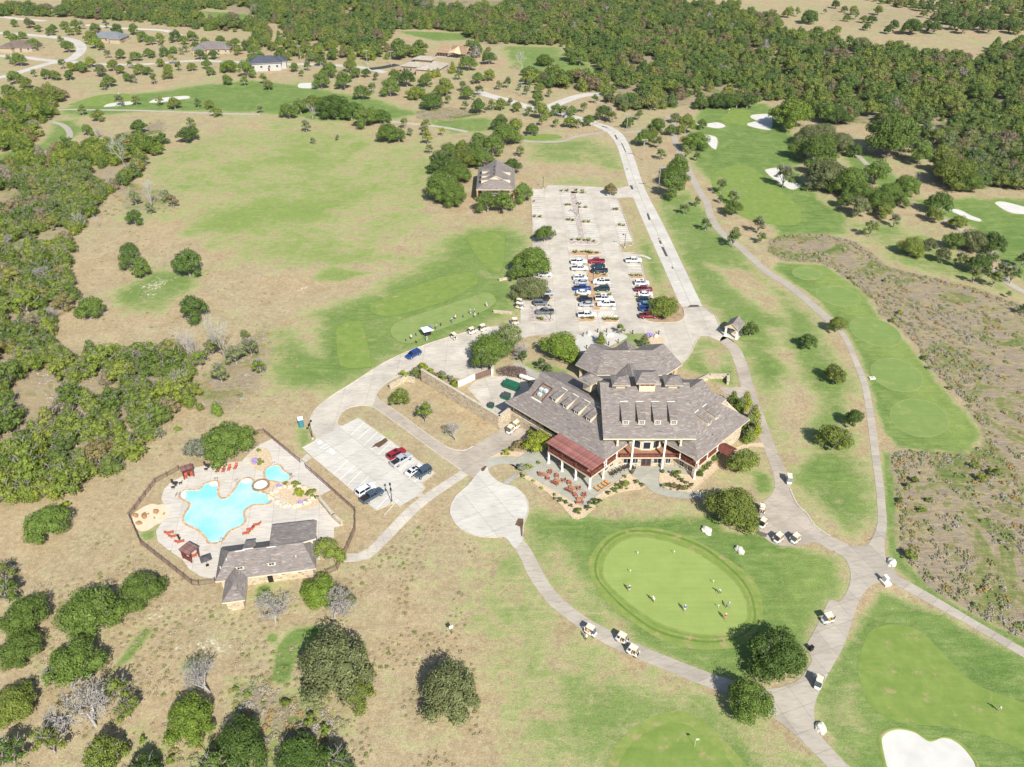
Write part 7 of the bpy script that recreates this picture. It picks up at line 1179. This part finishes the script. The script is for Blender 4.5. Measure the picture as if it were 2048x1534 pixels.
# ---------------------------------------------------------------- people
SKIN = M('skin', (.50, .30, .21), .6); SHOE = M('shoe', (.6, .6, .6), .7)
CLOTH = {k: M('cloth_'+k, c, .85) for k, c in dict(white=(.75, .75, .75), navy=(.02, .03, .10), blue=(.03, .13, .50), red=(.55, .03, .05), khaki=(.48, .38, .24), grey=(.25, .26, .28), black=(.02, .02, .025), sky=(.25, .42, .62)).items()}
def person_mesh(bend, stride, arms):
    bm = bmesh.new(); sk = bm.verts.layers.skin.verify(); V = {}
    def v(n_, p, r): V[n_] = bm.verts.new(p); V[n_][sk].radius = (r, r)
    v('pel', (0, 0, .95), .13); v('ch', (0, 0, 1.22), .14); v('up', (0, 0, 1.38), .13); v('nk', (0, .01, 1.48), .055); v('hd', (0, .02, 1.58), .09); v('tp', (0, .01, 1.69), .085)
    E = [('pel', 'ch'), ('ch', 'up'), ('up', 'nk'), ('nk', 'hd'), ('hd', 'tp')]
    for s, n_ in ((-1, 'l'), (1, 'r')):
        f = stride*s; v(n_+'h', (s*.10, 0, .88), .10); v(n_+'k', (s*.11, f*.5+.03, .49), .07); v(n_+'a', (s*.12, f*.8-.03, .09), .045); v(n_+'t', (s*.12, f*.8+.13, .045), .04)
        v(n_+'s', (s*.19, 0, 1.40), .07); v(n_+'e', (s*.25*(1-arms*.3), .04+arms*.12-f*.3, 1.13), .046); v(n_+'w', (s*(.25-arms*.2), .12+arms*.2-f*.5, .93+arms*.05), .035); v(n_+'p', (s*(.25-arms*.22), .15+arms*.22-f*.5, .86+arms*.04), .036)
        E += [('pel', n_+'h'), (n_+'h', n_+'k'), (n_+'k', n_+'a'), (n_+'a', n_+'t'), ('up', n_+'s'), (n_+'s', n_+'e'), (n_+'e', n_+'w'), (n_+'w', n_+'p')]
        b = V[n_+'p'].co
        for i in range(4): v(n_+'f%d' % i, b+Vector((s*.005, (i-1.5)*.02+.01, -.075+.006*abs(i-1.5))), .009); E.append((n_+'p', n_+'f%d' % i))
        v(n_+'th', b+Vector((-s*.045, .02, -.02)), .010); E.append((n_+'w', n_+'th'))
    for a, b in E: bm.edges.new((V[a], V[b]))
    V['pel'][sk].use_root = True
    me = bpy.data.meshes.new('person_base'); bm.to_mesh(me); bm.free(); o = bpy.data.objects.new('tmp', me); COL.objects.link(o); o.modifiers.new('s', 'SKIN').use_smooth_shade = True; sd_ = o.modifiers.new('d', 'SUBSURF'); sd_.levels = 1; sd_.render_levels = 1
    dg = bpy.context.evaluated_depsgraph_get(); dg.update(); out = bpy.data.meshes.new_from_object(o.evaluated_get(dg)); bpy.data.objects.remove(o); bpy.data.meshes.remove(me)
    out.materials.clear()
    for m_ in (CLOTH['white'], CLOTH['khaki'], SKIN, SHOE, CLOTH['white']): out.materials.append(m_)
    for p in out.polygons:
        c = p.center; i = 0
        if c.z < .09: i = 3
        elif c.z < .5 and abs(c.x) < .2: i = 2
        elif c.z < .97 and abs(c.x) < .21: i = 1
        elif c.z > 1.64: i = 4
        elif c.z > 1.44: i = 2
        elif c.z < 1.16 and (abs(c.x) > .2 or c.y > .16): i = 2
        p.material_index = i
    for q in out.vertices:
        if q.co.z > .85: k = min(1, (q.co.z-.85)/.25)*bend; y, z = q.co.y, q.co.z-.92; q.co.y = y*math.cos(k)+z*math.sin(k); q.co.z = .92+z*math.cos(k)-y*math.sin(k)
    out.name = 'person_body'; return out
PM = [person_mesh(0, .0, 0), person_mesh(.55, .05, 1), person_mesh(.05, .28, 0)]
def person(x, y, pose, rz, shirt, pants, label, club=False, z=.05):
    g = G(x, y, .9); t = T('person', label, 'person', (g.x, g.y, z), rz, None, 1.02); put('body', PM[pose], t, mats={0: CLOTH[shirt], 1: CLOTH[pants], 4: CLOTH['white' if shirt != 'white' else 'navy']})
    h = MB().lathe([(.13, 0), (.135, .02), (.10, .03), (.095, .09), (.06, .13)], 10).mesh('cap', CLOTH['white']); c = (0, .02+(.36 if pose == 1 else .03 if pose == 2 else 0), 1.66-(.1 if pose == 1 else 0)); put('cap', h, t, c)
    if club: MB().bar((0, .36, .84), (.12, .7, .05), .025, .025).build('golf_club', CHROME, t)
for a in [(1259, 1177, 0, .4, 'navy', 'white', 'person in navy shirt and white shorts on the left of the putting green', 1), (1309, 1199, 1, 1.2, 'white', 'khaki', 'person in white bending over a putt on the putting green', 1), (1370, 1216, 0, 3.0, 'blue', 'white', 'person in bright blue shirt in the middle of the putting green', 1), (1441, 1182, 1, 2.2, 'white', 'navy', 'person in white shirt and navy trousers putting near the upper pin', 1), (1454, 1210, 1, -1.6, 'sky', 'navy', 'person in pale blue shirt putting at the right side of the green', 1), (1451, 1233, 0, 3.4, 'red', 'khaki', 'person in red shirt at the lower right of the putting green', 1), (1173, 1275, 2, .5, 'white', 'navy', 'person in white stepping beside the stopped golf cart'), (2000, 1416, 1, 2.4, 'white', 'khaki', 'person in white chipping on the lower right green', 1), (1395, 988, 2, -1.2, 'white', 'sky', 'person in white walking on the patio path behind another'), (1399, 991, 2, -1.2, 'sky', 'white', 'person in pale blue walking on the patio path in front'),
    (823, 675, 1, .5, 'white', 'navy', 'person in white swinging at the left end of the practice tee', 1), (905, 642, 1, .6, 'blue', 'grey', 'person in blue bending on the practice tee', 1), (911, 635, 0, .8, 'white', 'navy', 'person in white cap and shirt standing on the practice tee', 1), (941, 624, 0, .3, 'blue', 'white', 'person in blue shirt and white shorts on the practice tee'), (949, 624, 0, 2.0, 'black', 'grey', 'person in black in the practice tee group'), (950, 631, 0, 1.0, 'white', 'grey', 'person in white shirt and grey trousers in the practice tee group'), (974, 610, 1, .5, 'sky', 'white', 'person farthest right on the practice tee', 1), (854, 678, 2, 2.8, 'sky', 'white', 'person walking below the canopy tent'), (873, 655, 0, 1.0, 'blue', 'grey', 'person in blue standing behind the canopy tent'), (1049, 610, 2, 1.0, 'sky', 'white', 'person standing beside the car park edge golf carts')]:
    person(*a[:7], club=len(a) > 7)
# ---------------------------------------------------------------- furniture, lamps, yard things
ORANGE = M('orange_cushion', (.50, .105, .05), .85, .1); WOODO = M('oiled_wood', (.46, .20, .10), .7, .2, 2); WOODR = M('red_wood', (.36, .115, .07), .7, .2, 2); WOODY = M('teak', (.60, .30, .09), .7, .2, 2); BROWN = M('dark_wicker', (.045, .035, .03), .8)
def kit_chair(w, mt):
    s = MB()
    for k in range(5): s.box((0, -.2+k*.11, .40+k*.012), (w, .095, .03))
    b = MB()
    for k in range(int(w/.11)): b.box((-w/2+.055+k*.11, -.38, .68), (.095, .03, .62), 0, 0, .28)
    b.box((0, -.36, .55), (w, .03, .08), 0, 0, .28); a = MB().box((0, 0, 0), (.13, .72, .035)); l = MB().box((0, 0, .3), (.07, .09, .6))
    return [m_.mesh(n_, mt) for m_, n_ in ((s, 'chair_seat'), (b, 'chair_back'), (a, 'chair_arm'), (l, 'chair_leg'))]
CH = {('c', 'r'): kit_chair(.62, WOODR), ('c', 'o'): kit_chair(.62, WOODO), ('b', 'r'): kit_chair(1.35, WOODR), ('c', 'd'): kit_chair(.5, BROWN)}
def chair(x, y, rz, kind, label, name='patio_chair', sc=1.08, z=.075, group='patio chairs'):
    g = G(x, y, .4); t = T(name, label, 'chair' if kind[0] == 'c' else 'bench', (g.x, g.y, z), rz, group, sc); s, b, a, l = CH[kind]; w = {'c': .31, 'b': .68}[kind[0]]
    put('seat', s, t); put('backrest', b, t)
    for q in (-1, 1):
        put('armrest', a, t, (q*(w+.05), -.05, .62))
        for yy in (-.3, .27): put('leg', l, t, (q*(w+.05), yy, 0))
F = math.radians
for a in [(1081.6, 949, F(-120), ('c', 'r'), 'red patio chair at the left end of the patio'), (1100, 945, F(150), ('c', 'r'), 'red patio chair turned away beside the first low table'), (1096, 957, F(-10), ('c', 'r'), 'red patio chair below the first low table'), (1114, 953, F(180), ('c', 'r'), 'red patio chair above the second low table'), (1127, 961, F(100), ('c', 'r'), 'red patio chair right of the second low table'), (1110, 966.5, F(-40), ('b', 'r'), 'red loveseat left of the second low table'), (1139, 967, F(180), ('c', 'r'), 'red patio chair above the third low table'), (1156.5, 977, F(100), ('c', 'r'), 'red patio chair right of the third low table'), (1138, 981, F(-40), ('b', 'r'), 'red loveseat left of the third low table'), (1151, 991, F(-150), ('c', 'r'), 'red patio chair left of the lowest table'), (1168, 991, F(140), ('c', 'r'), 'red patio chair right of the lowest table'), (1159.5, 1005, F(0), ('b', 'r'), 'red bench at the patio point')]: chair(*a)
for i, (x, y) in enumerate([(1091, 950), (1115, 962), (1144, 975.5), (1159.6, 997.5)]):
    g = G(x, y, .4); t = T('low_table', 'orange wood low table, %s from the left on the patio' % ordw(i), 'table', (g.x, g.y, .075), F(-35) if i < 3 else 0, 'patio low tables', 1.15); tt = MB()
    for k in range(7): MB().box((-.54+k*.18, 0, .42), (.165, .8, .04)).build('slat', WOODO, t)
    for q in ((-.5, -.3), (.5, -.3), (.5, .3), (-.5, .3)): MB().box((q[0], q[1], .2), (.08, .08, .4)).build('leg', WOODO, t)
def lounger(x, y, rz, mt, label, frame=None, z=.07, group='pool loungers'):
    g = G(x, y, .3); t = T('sun_lounger', label, 'lounger', (g.x, g.y, z), rz, group, .98)
    if 'lk' not in globals():
        globals()['lk'] = (MB().box((0, 0, 0), (.62, 1.25, .1)), MB().box((0, 0, 0), (.62, .75, .1)), MB().bar((-.31, -.75, .28), (-.31, .65, .28), .06, .06).bar((.31, -.75, .28), (.31, .65, .28), .06, .06).bar((-.31, -.7, .28), (.31, -.7, .28), .06, .06).bar((-.31, .6, .28), (.31, .6, .28), .06, .06), MB().box((0, 0, .14), (.06, .06, .28)))
    a = lk[0].mesh('cushion', mt) if ('cu', mt.name) not in CH else CH[('cu', mt.name)]; CH[('cu', mt.name)] = a; b = lk[1].mesh('back_cushion', mt) if ('bk', mt.name) not in CH else CH[('bk', mt.name)]; CH[('bk', mt.name)] = b
    put('seat_cushion', a, t, (0, -.12, .36)); o = put('back_cushion', b, t, (0, .80, .58)); o.rotation_euler = (.65, 0, 0)
    f = CH.setdefault('lf', lk[2].mesh('frame', BROWN)); l = CH.setdefault('ll', lk[3].mesh('leg', BROWN)); put('frame', f, t)
    for q in ((-.3, -.68), (.3, -.68), (.3, .6), (-.3, .6)): put('leg', l, t, (q[0], q[1], 0))
for a in [(339.5, 1065, F(110), ORANGE, 'orange lounger, top one of three left of the lower cabana'), (348, 1072, F(110), ORANGE, 'orange lounger, middle one of three left of the lower cabana'), (361, 1083, F(112), ORANGE, 'orange lounger, lowest of three left of the lower cabana'), (513, 1049, F(-75), ORANGE, 'orange lounger, top one of three right of the pool'), (500, 1058, F(-75), ORANGE, 'orange lounger, middle one of three right of the pool'), (492, 1066, F(-75), ORANGE, 'orange lounger, lowest of three right of the pool'), (436, 940, F(8), ORANGE, 'orange lounger leftmost of four under the pool oak'), (447, 940, F(5), ORANGE, 'orange lounger second of four under the pool oak'), (458, 937, F(2), ORANGE, 'orange lounger third of four under the pool oak'), (471, 934, F(-4), ORANGE, 'orange lounger rightmost of four under the pool oak'), (371.5, 953, F(20), ORANGE, 'left orange lounger inside the upper cabana'), (383, 948, F(20), ORANGE, 'right orange lounger inside the upper cabana'), (386, 1112, F(-60), ORANGE, 'orange lounger inside the lower cabana')]: lounger(*a)
for i, (x, y) in enumerate([(1194, 978), (1202, 973.5), (1209, 969), (1215, 965)]): lounger(x, y, F(-140), WOODY, '%s teak lounger from the left beside the balcony posts' % ordw(i), group='teak loungers on the patio')
for i, (x, y) in enumerate([(1225, 949), (1232, 945), (1240, 941), (1248, 937), (1256, 935), (1268, 937)]): chair(x, y, F(-120), ('c', 'd'), '%s dark dining chair from the left along the clubhouse wall' % ordw(i), 'dining_chair', 1.1, .075, 'dark dining chairs')
def side_table(x, y, label): g = G(x, y, .3); t = T('side_table', label, 'table', (g.x, g.y, .07)); MB().box((0, 0, .45), (.5, .5, .05)).build('top', BROWN, t); MB().box((0, 0, .22), (.08, .08, .44)).box((0, 0, .02), (.4, .4, .04)).build('pedestal', BROWN, t)
for a in ((356, 1072, 'small dark side table beside the middle lounger'), (358.5, 1077, 'small dark side table between the lower loungers'), (378, 950, 'small dark side table inside the upper cabana'), (506, 1054, 'small dark side table between loungers right of the pool')): side_table(*a)
for x, y, w in ((351.7, 971, 'left of the upper cabana'), (417, 935, 'beside the pool oak')):
    g = G(x, y); t = T('pool_table_set', 'dark round pool table '+w, 'table', (g.x, g.y, .07)); MB().lathe([(.05, .70), (.6, .70), (.6, .75)], 16).build('top', BROWN, t); MB().lathe([(.3, 0), (.06, .05), (.05, .7)], 10).build('pedestal', BROWN, t)
    for k in range(3): a = k*2.1+.4; p = g+Vector((math.cos(a)*1.05, math.sin(a)*1.05, 0)); s, b, ar, lg = CH[('c', 'd')]; c = T('pool_chair', '%s dark chair of the round table %s' % (('right hand', 'left hand', 'lower')[k], w), 'chair', (p.x, p.y, .07), a+math.pi/2, 'pool chairs', 1.05); put('seat', s, c); put('backrest', b, c); [put('leg', lg, c, (qx, qy, 0), sc=(1, 1, .68)) for qx in (-.22, .22) for qy in (-.22, .22)]
def cabana(c4, h, label):
    P = [G(x, y, h) for x, y in c4]; c = sum(P, Vector())/4; d = P[1]-P[0]; rz = math.atan2(d.y, d.x); t = T('cabana', label, 'cabana', (c.x, c.y, .06), rz); w = d.length; dp = (P[3]-P[0]).length
    for sx in (-1, 1):
        for sy in (-1, 1): MB().box((sx*(w/2-.3), sy*(dp/2-.3), h/2-.1), (.22, .22, h-.2)).build('post', REDWOOD, t)
    for s in (-1, 1): MB().box((0, s*(dp/2-.3), h-.2), (w, .12, .25)).build('beam', REDWOOD, t)
    n_ = 14; RM = bpy.data.materials.get('cabana_slats') or M('cabana_slats', (.22, .12, .10), .85, .3, 1, rnd=.25); me = MB().box((0, 0, 0), (w/n_*.92, dp, .05)).mesh('slat', RM)
    for k in range(n_): put('slat', me, t, (-w/2+(k+.5)*w/n_, 0, h))
    MB().box((0, dp/2-.3, .9), (w-.6, .08, 1.6)).build('back_panel', REDWOOD, t); MB().box((-w/2+.3, 0, .6), (.08, dp-.7, 1.0)).build('side_panel', REDWOOD, t)
cabana([(364, 944), (389, 936), (379, 924.5), (356, 935.5)], 2.7, 'reddish wooden cabana at the top left of the pool deck'); cabana([(377, 1110), (396.7, 1094), (376, 1085), (356.6, 1098)], 2.7, 'weathered slat roofed cabana at the bottom of the pool deck')
g = G(415, 1131); t = T('parasol', 'dark grey square parasol on the lower pool deck', 'parasol', (g.x, g.y, .06), .5); MB().tube([(0, 0, 0), (0, 0, 2.3)], .03, 8).build('pole', BRONZE, t); MB().add([(-1, -1, 2.0), (1, -1, 2.0), (1, 1, 2.0), (-1, 1, 2.0), (0, 0, 2.4)], [(0, 1, 4), (1, 2, 4), (2, 3, 4), (3, 0, 4), (3, 2, 1, 0)]).build('canopy', M('grey_canvas', (.09, .085, .085), .9), t); MB().box((0, 0, .05), (.6, .6, .1)).build('base', BRONZE, t)
g = G(855, 671); t = T('canopy_tent', 'white and blue pop-up canopy tent on the practice tee', 'tent', (g.x, g.y, .05), .45); cv = MB().add([(-1.6, -1.6, 2.2), (1.6, -1.6, 2.2), (1.6, 1.6, 2.2), (-1.6, 1.6, 2.2), (0, 0, 3.2)], [(0, 1, 4), (2, 3, 4), (3, 0, 4), (3, 2, 1, 0)], 0).add([(1.6, -1.6, 2.2), (1.6, 1.6, 2.2), (0, 0, 3.2)], [(0, 1, 2)], 1).build('canopy', [CLOTH['white'], M('tent_blue', (.12, .18, .38), .8)], t)
for sx in (-1.5, 1.5):
    for sy in (-1.5, 1.5): MB().tube([(sx, sy, 0), (sx, sy, 2.2)], .03, 6).build('leg', CHROME, t)
t2 = T('folding_table', 'dark cloth covered table under the canopy tent', 'table', (g.x, g.y, .05), .45); MB().box((0, .2, .37), (2.2, .8, .74)).build('cloth', CLOTH['black'], t2)
for i, (x, y) in enumerate([(957, 629), (925, 635), (881, 652), (833, 672), (834, 686), (812, 682)]): gg = G(x, y); t = T('stand_bag', '%s golf bag from the left standing on the practice tee' % ordw(sorted([957, 925, 881, 833, 834, 812]).index(x)), 'golf bag', (gg.x, gg.y, .05), i*1.3, 'practice tee golf bags'); o = put('bag', bagm[i % 2], t); o.rotation_euler = (.4, 0, 0); MB().bar((0, -.05, .6), (.15, -.5, 0), .02, .02).bar((0, -.05, .6), (-.15, -.5, 0), .02, .02).build('stand_leg', BRONZE, t)
def lamp(x, y, h, heads, rz, label, z=.04):
    g = G(x, y); t = T('lamp_post', label, 'lamp post', (g.x, g.y, z), rz, 'car park lamp posts'); MB().lathe([(.28, 0), (.28, .5), (.2, .55)], 10).build('base', KERB, t); MB().tube([(0, 0, .4), (0, 0, h)], [.10, .07], 8).build('pole', BRONZE, t)
    for k in range(heads): a = k*2*math.pi/heads; d = Vector((math.cos(a), math.sin(a), 0)); o = MB().bar(Vector((0, 0, h-.35)), d*.7+Vector((0, 0, h-.2)), .06, .06).build('arm', BRONZE, t); MB().box(d*.85+Vector((0, 0, h-.25)), (.55, .4, .3), a).build('lamp_head', BRONZE, o)
for a in [(1156, 431.6, 5.4, 4, .3, 'black lamp post in the upper car park median'), (1249, 495.6, 5.4, 1, 3.0, 'black lamp post on the grass corner of the car park'), (1185.6, 568, 5.4, 4, .3, 'black lamp post between the parked rows'), (1101, 641.5, 5.4, 1, 2.5, 'black lamp post beside the charcoal pickup'), (784.5, 1007, 5.2, 2, 1.8, 'black lamp post at the bottom of the small car park'), (625.5, 878.5, 5.2, 2, 1.5, 'black lamp post at the top left corner of the small car park'), (1086, 378, 5.0, 1, 1.6, 'black lamp post at the top left of the car park')]: lamp(*a)
def utility(x, y, h, label): g = G(x, y); t = T('floodlight_pole', label, 'pole', (g.x, g.y, 0), .1, 'floodlight poles'); GP_ = bpy.data.materials.get('galvanised') or M('galvanised', (.42, .42, .40), .6, .1, 1, metal=.3); MB().tube([(0, 0, 0), (0, 0, h)], [.17, .11], 8).build('pole', GP_, t); MB().bar((-1.4, 0, h-.2), (1.4, 0, h-.2), .12, .12).build('crossarm', GP_, t); [MB().box((k, -.2, h+.05), (.5, .35, .4)).build('floodlight', GP_, t) for k in (-1.2, -.4, .4, 1.2)]
for a in [(1286, 320.5, 9.6, 'tall floodlight pole between the road and the oaks'), (1316, 386, 11, 'tall floodlight pole beside the roadside oak pair'), (1253, 264, 9, 'floodlight pole near the road bend'), (1199, 240, 9, 'floodlight pole above the road bend'), (602, 123, 10, 'pole beside the slate roofed house'), (735, 133, 10, 'pole left of the dark asphalt drive'), (783, 131, 9, 'pole right of the dark asphalt drive'), (169, 122, 9, 'pole at the far street junction'), (318, 117, 9, 'pole on the far street'), (455, 115, 10, 'pole beside the taupe roofed house'), (1043, 193, 8, 'pole on the slope below the far clearing')]: utility(*a)
for i, (x, y) in enumerate([(1166, 673), (1173, 698), (1195, 665), (1213, 665), (1217, 691), (1236, 686), (1265, 668), (1317, 669)]): gg = G(x, y); t = T('bollard_light', '%s black bollard light from the left at the entrance court' % ordw(i), 'bollard', (gg.x, gg.y, .03), 0, 'entrance bollard lights', 1.35); MB().lathe([(.12, 0), (.10, .1), (.10, .75), (.14, .78)], 10).build('shaft', BRONZE, t); MB().lathe([(.15, .78), (.16, .9), (.10, .98)], 10).build('cap', BRONZE, t)
sheet('gravel_bed', S2([(1150, 676), (1175, 668), (1230, 666), (1255, 674), (1225, 690), (1190, 705), (1160, 705)], 4), .045, CONC_L); boulder(1178, 668, 1.1, WHITEROCK, 'pale boulder left of the entrance court tree'); boulder(1221, 672, 1.2, WHITEROCK, 'grey white boulder in the entrance court'); boulder(1312, 673, .9, WHITEROCK, 'pale boulder beside the purple bush'); sheet('gravel_bed', S2([(1290, 672), (1318, 668), (1330, 684), (1310, 690), (1295, 684)], 4), .045, PALE)
GREENM = M('dumpster_green', (.015, .11, .06), .6, .25, 2); DLID = M('dumpster_lid', (.06, .065, .07), .7)
def dumpster(x, y, rz, L, w, h, label, open_=False):
    g = G(x, y, .6); t = T('dumpster', label, 'dumpster', (g.x, g.y, .05), rz); MB().prism([(-L/2, -w/2), (L/2, -w/2), (L/2, w/2), (-L/2, w/2)], .1, [h*.8, h*.8, h, h]).build('bin', GREENM, t); MB().add([(-L/2, -w/2-.05, h*.8+.02), (L/2, -w/2-.05, h*.8+.02), (L/2, w/2, h+.03), (-L/2, w/2, h+.03), (-L/2, -w/2-.05, h*.8+.07), (L/2, -w/2-.05, h*.8+.07), (L/2, w/2, h+.08), (-L/2, w/2, h+.08)], [(3, 2, 1, 0), (4, 5, 6, 7), (0, 1, 5, 4), (1, 2, 6, 5), (2, 3, 7, 6), (3, 0, 4, 7)]).build('lid', GREENM if not open_ else DLID, t)
    for s in (-1, 1): MB().box((s*(L/2+.06), 0, h*.55), (.12, w*.5, .15)).build('lift_pocket', GREENM, t); [MB().lathe([(.09, 0), (.09, .1)], 8, 0, (s*L*.4, q*w*.4, 0)).build('caster', RUBBER, t) for q in (-1, 1)]
dumpster(1022, 772, F(-32), 4.2, 2.0, 1.7, 'long green dumpster in the service yard'); dumpster(1012, 793, F(-30), 2.0, 1.7, 1.4, 'open green dumpster with dark lid near the clubhouse roof', True); dumpster(982, 811, F(-25), 1.4, 1.2, 1.2, 'small dark bin against the stone screen wall', True)
g = G(1054, 757, .9); t = T('propane_tank', 'white horizontal propane tank behind the clubhouse', 'tank', (g.x, g.y, 0), F(-33)); MB().tube([(-2.5, 0, 1.1), (-2.35, 0, 1.1), (-2.1, 0, 1.1), (2.1, 0, 1.1), (2.35, 0, 1.1), (2.5, 0, 1.1)], [.2, .45, .6, .6, .45, .2], 14).build('tank', WHITE, t, True); [MB().box((x, 0, .35), (.3, .9, .7)).build('saddle', KERB, t) for x in (-1.5, 1.5)]; MB().tube([(0, 0, 1.6), (0, 0, 1.9)], .15, 8).build('valve_dome', WHITE, t)
g = G(1024, 745); t = T('brush_pile', 'tangled pile of brown branches behind the service yard', 'brush pile', (g.x, g.y, 0)); mb = MB(); rq = random.Random(9)
for k in range(420): a, r_, z = rq.uniform(0, 6.28), math.sqrt(rq.random()), rq.random(); p = Vector((math.cos(a)*r_*4.2, math.sin(a)*r_*2.6, .1+1.5*(1-r_)*z+.2)); d = Vector((rq.gauss(0, 1), rq.gauss(0, 1), rq.gauss(0, .5))).normalized()*rq.uniform(.4, 1.0); mb.tube([p-d, p+d*.3, p+d+Vector((0, 0, rq.gauss(0, .2)))], [.05, .04, .02], 4, cap=False)
mb.build('branches', M('brush_wood', (.17, .115, .10), .9, .4, 1.5), t)
sheet('service_road', P2([(1025, 728), (1032, 724), (1078, 745), (1085, 760), (1062, 752)]), .03, CONC_G)
g = G(602, 846, 1); t = T('portable_toilet', 'teal portable toilet with white roof beside the drive bend', 'portable toilet', (g.x, g.y, 0), .3, None, 1.1); MB().box((0, 0, 1.05), (1.1, 1.1, 2.1)).build('cabin', M('teal_plastic', (.03, .16, .19), .5), t); MB().prism([(-.6, -.6), (.6, -.6), (.6, .6), (-.6, .6)], 2.1, [2.2, 2.2, 2.35, 2.35]).build('roof', WHITE, t); MB().box((0, -.57, 1.05), (.75, .04, 1.8)).build('door', M('teal_door', (.05, .22, .26), .5), t)
g = G(903, 1268); t = T('range_sign', 'small white sign on a post in the dry grass', 'sign', (g.x, g.y, 0), .4); MB().tube([(0, 0, 0), (0, 0, 1.9)], .04, 6).build('post', BRONZE, t); MB().box((0, 0, 1.95), (.75, .05, .8)).build('panel', WHITE, t)
for i, (x, y) in enumerate([(1260, 1146), (1275, 1110), (1348, 1108), (1426, 1167), (1436, 1216)]): gg = G(x, y); t = T('practice_pin', '%s short practice pin from the left on the putting green' % ordw(i), 'pin', (gg.x, gg.y, .04), 0, 'practice pins'); MB().tube([(0, 0, 0), (0, 0, .8)], .03, 6).build('rod', WHITE, t); MB().lathe([(.05, .7), (.14, .8), (.05, .92)], 8).build('knob', WHITE, t)
for x, y, w in ((1457, 226, 'flag pin on the far upper right green'), (238, 194, 'flag pin on the far left fairway green'), (1389, 1493, 'white pin on the bottom green')): gg = G(x, y); t = T('flag_pin', w, 'flag pin', (gg.x, gg.y, .03)); MB().tube([(0, 0, 0), (0, 0, 2.2)], .03, 6).build('rod', WHITE, t); MB().box((.25, 0, 2.0), (.5, .03, .35)).build('flag', WHITE, t)
g = G(1621, 1300); t = T('cooler_box', 'dark water cooler box on the path edge by the oak', 'cooler', (g.x, g.y, .05), .5); MB().box((0, 0, .45), (.8, .6, .9)).build('box', DARK, t); MB().box((0, 0, .93), (.86, .66, .06)).build('lid', BRONZE, t)
g = G(1524, 1068); t = T('drain_grate', 'dark slotted drain grate at the staging area corner', 'drain grate', (g.x, g.y, .05), -.5); MB().box((0, 0, .005), (1.9, 1.1, .01)).build('frame', BRONZE, t); [MB().box((0, -.45+k*.15, .02), (1.7, .07, .03)).build('bar', JOINT, t) for k in range(7)]
g = G(1744, 757); t = T('tee_marker_slab', 'flat white stone tee marker beside the right cart path', 'tee marker', (g.x, g.y, 0), 0.1); MB().prism([(-.85, -.55), (.8, -.5), (.95, .5), (-.7, .6)], 0, .3).build('slab', WHITEROCK, t); MB().box((0, 0, .32), (.3, .25, .03)).build('plaque', BRONZE, t)
for i, (x, y) in enumerate([(1264, 947), (1325, 946)]): gg = G(x, y); t = T('planter_pot', 'clay pot with a green plant %s of the patio door' % ('left', 'right')[i], 'planter', (gg.x, gg.y, .07)); MB().lathe([(.28, 0), (.42, .5), (.45, .6), (.38, .62)], 12).build('pot', M('clay_pot_%s' % 'ab'[i], (.14, .09, .07), .8), t); o = put('plant', PROTO['shrub'][0][0], t, (0, 0, .45), sc=.3); o.color = (*COLS['b'], 1)
for a, b in (((433, 962), (434, 958)), ((358, 992), (352, 993)), ((475, 965), (470, 960)), ((444, 1084), (447, 1080)), ((583, 953), (586, 955)), ((548, 931), (546, 925))):
    p, q = G(*a), G(*b); d = (q-p).normalized(); s = Vector((-d.y, d.x, 0))*.25; t = T('pool_handrail', 'chrome pool handrail near %s' % {433: 'the upper inlet', 358: 'the left tip of the pool', 475: 'the right arm of the pool', 444: 'the bottom of the pool', 583: 'the right end of the wading pool', 548: 'the top of the wading pool'}[a[0]], 'handrail', (p.x, p.y, .08), 0, 'pool handrails')
    for sg in (-1, 1): MB().tube([s*sg-d*.4, s*sg-d*.3+Vector((0, 0, .75)), s*sg+d*.3+Vector((0, 0, .85)), s*sg+d*.8], .045, 6).build('rail', CHROME, t, True)

# ---------------------------------------------------------------- the air
m, nt, n, l, b = nodes('haze_air'); n.remove(b); pv = n.new('ShaderNodeVolumePrincipled'); pv.inputs['Density'].default_value = 0.00004; pv.inputs['Color'].default_value = (0.86, 0.92, 1.0, 1); pv.inputs['Anisotropy'].default_value = 0.2
l.new(pv.outputs[0], n['Material Output'].inputs['Volume'])
MB().box((0, 0, 64.5), (8100, 8100, 131)).build('haze', m, kind='stuff')
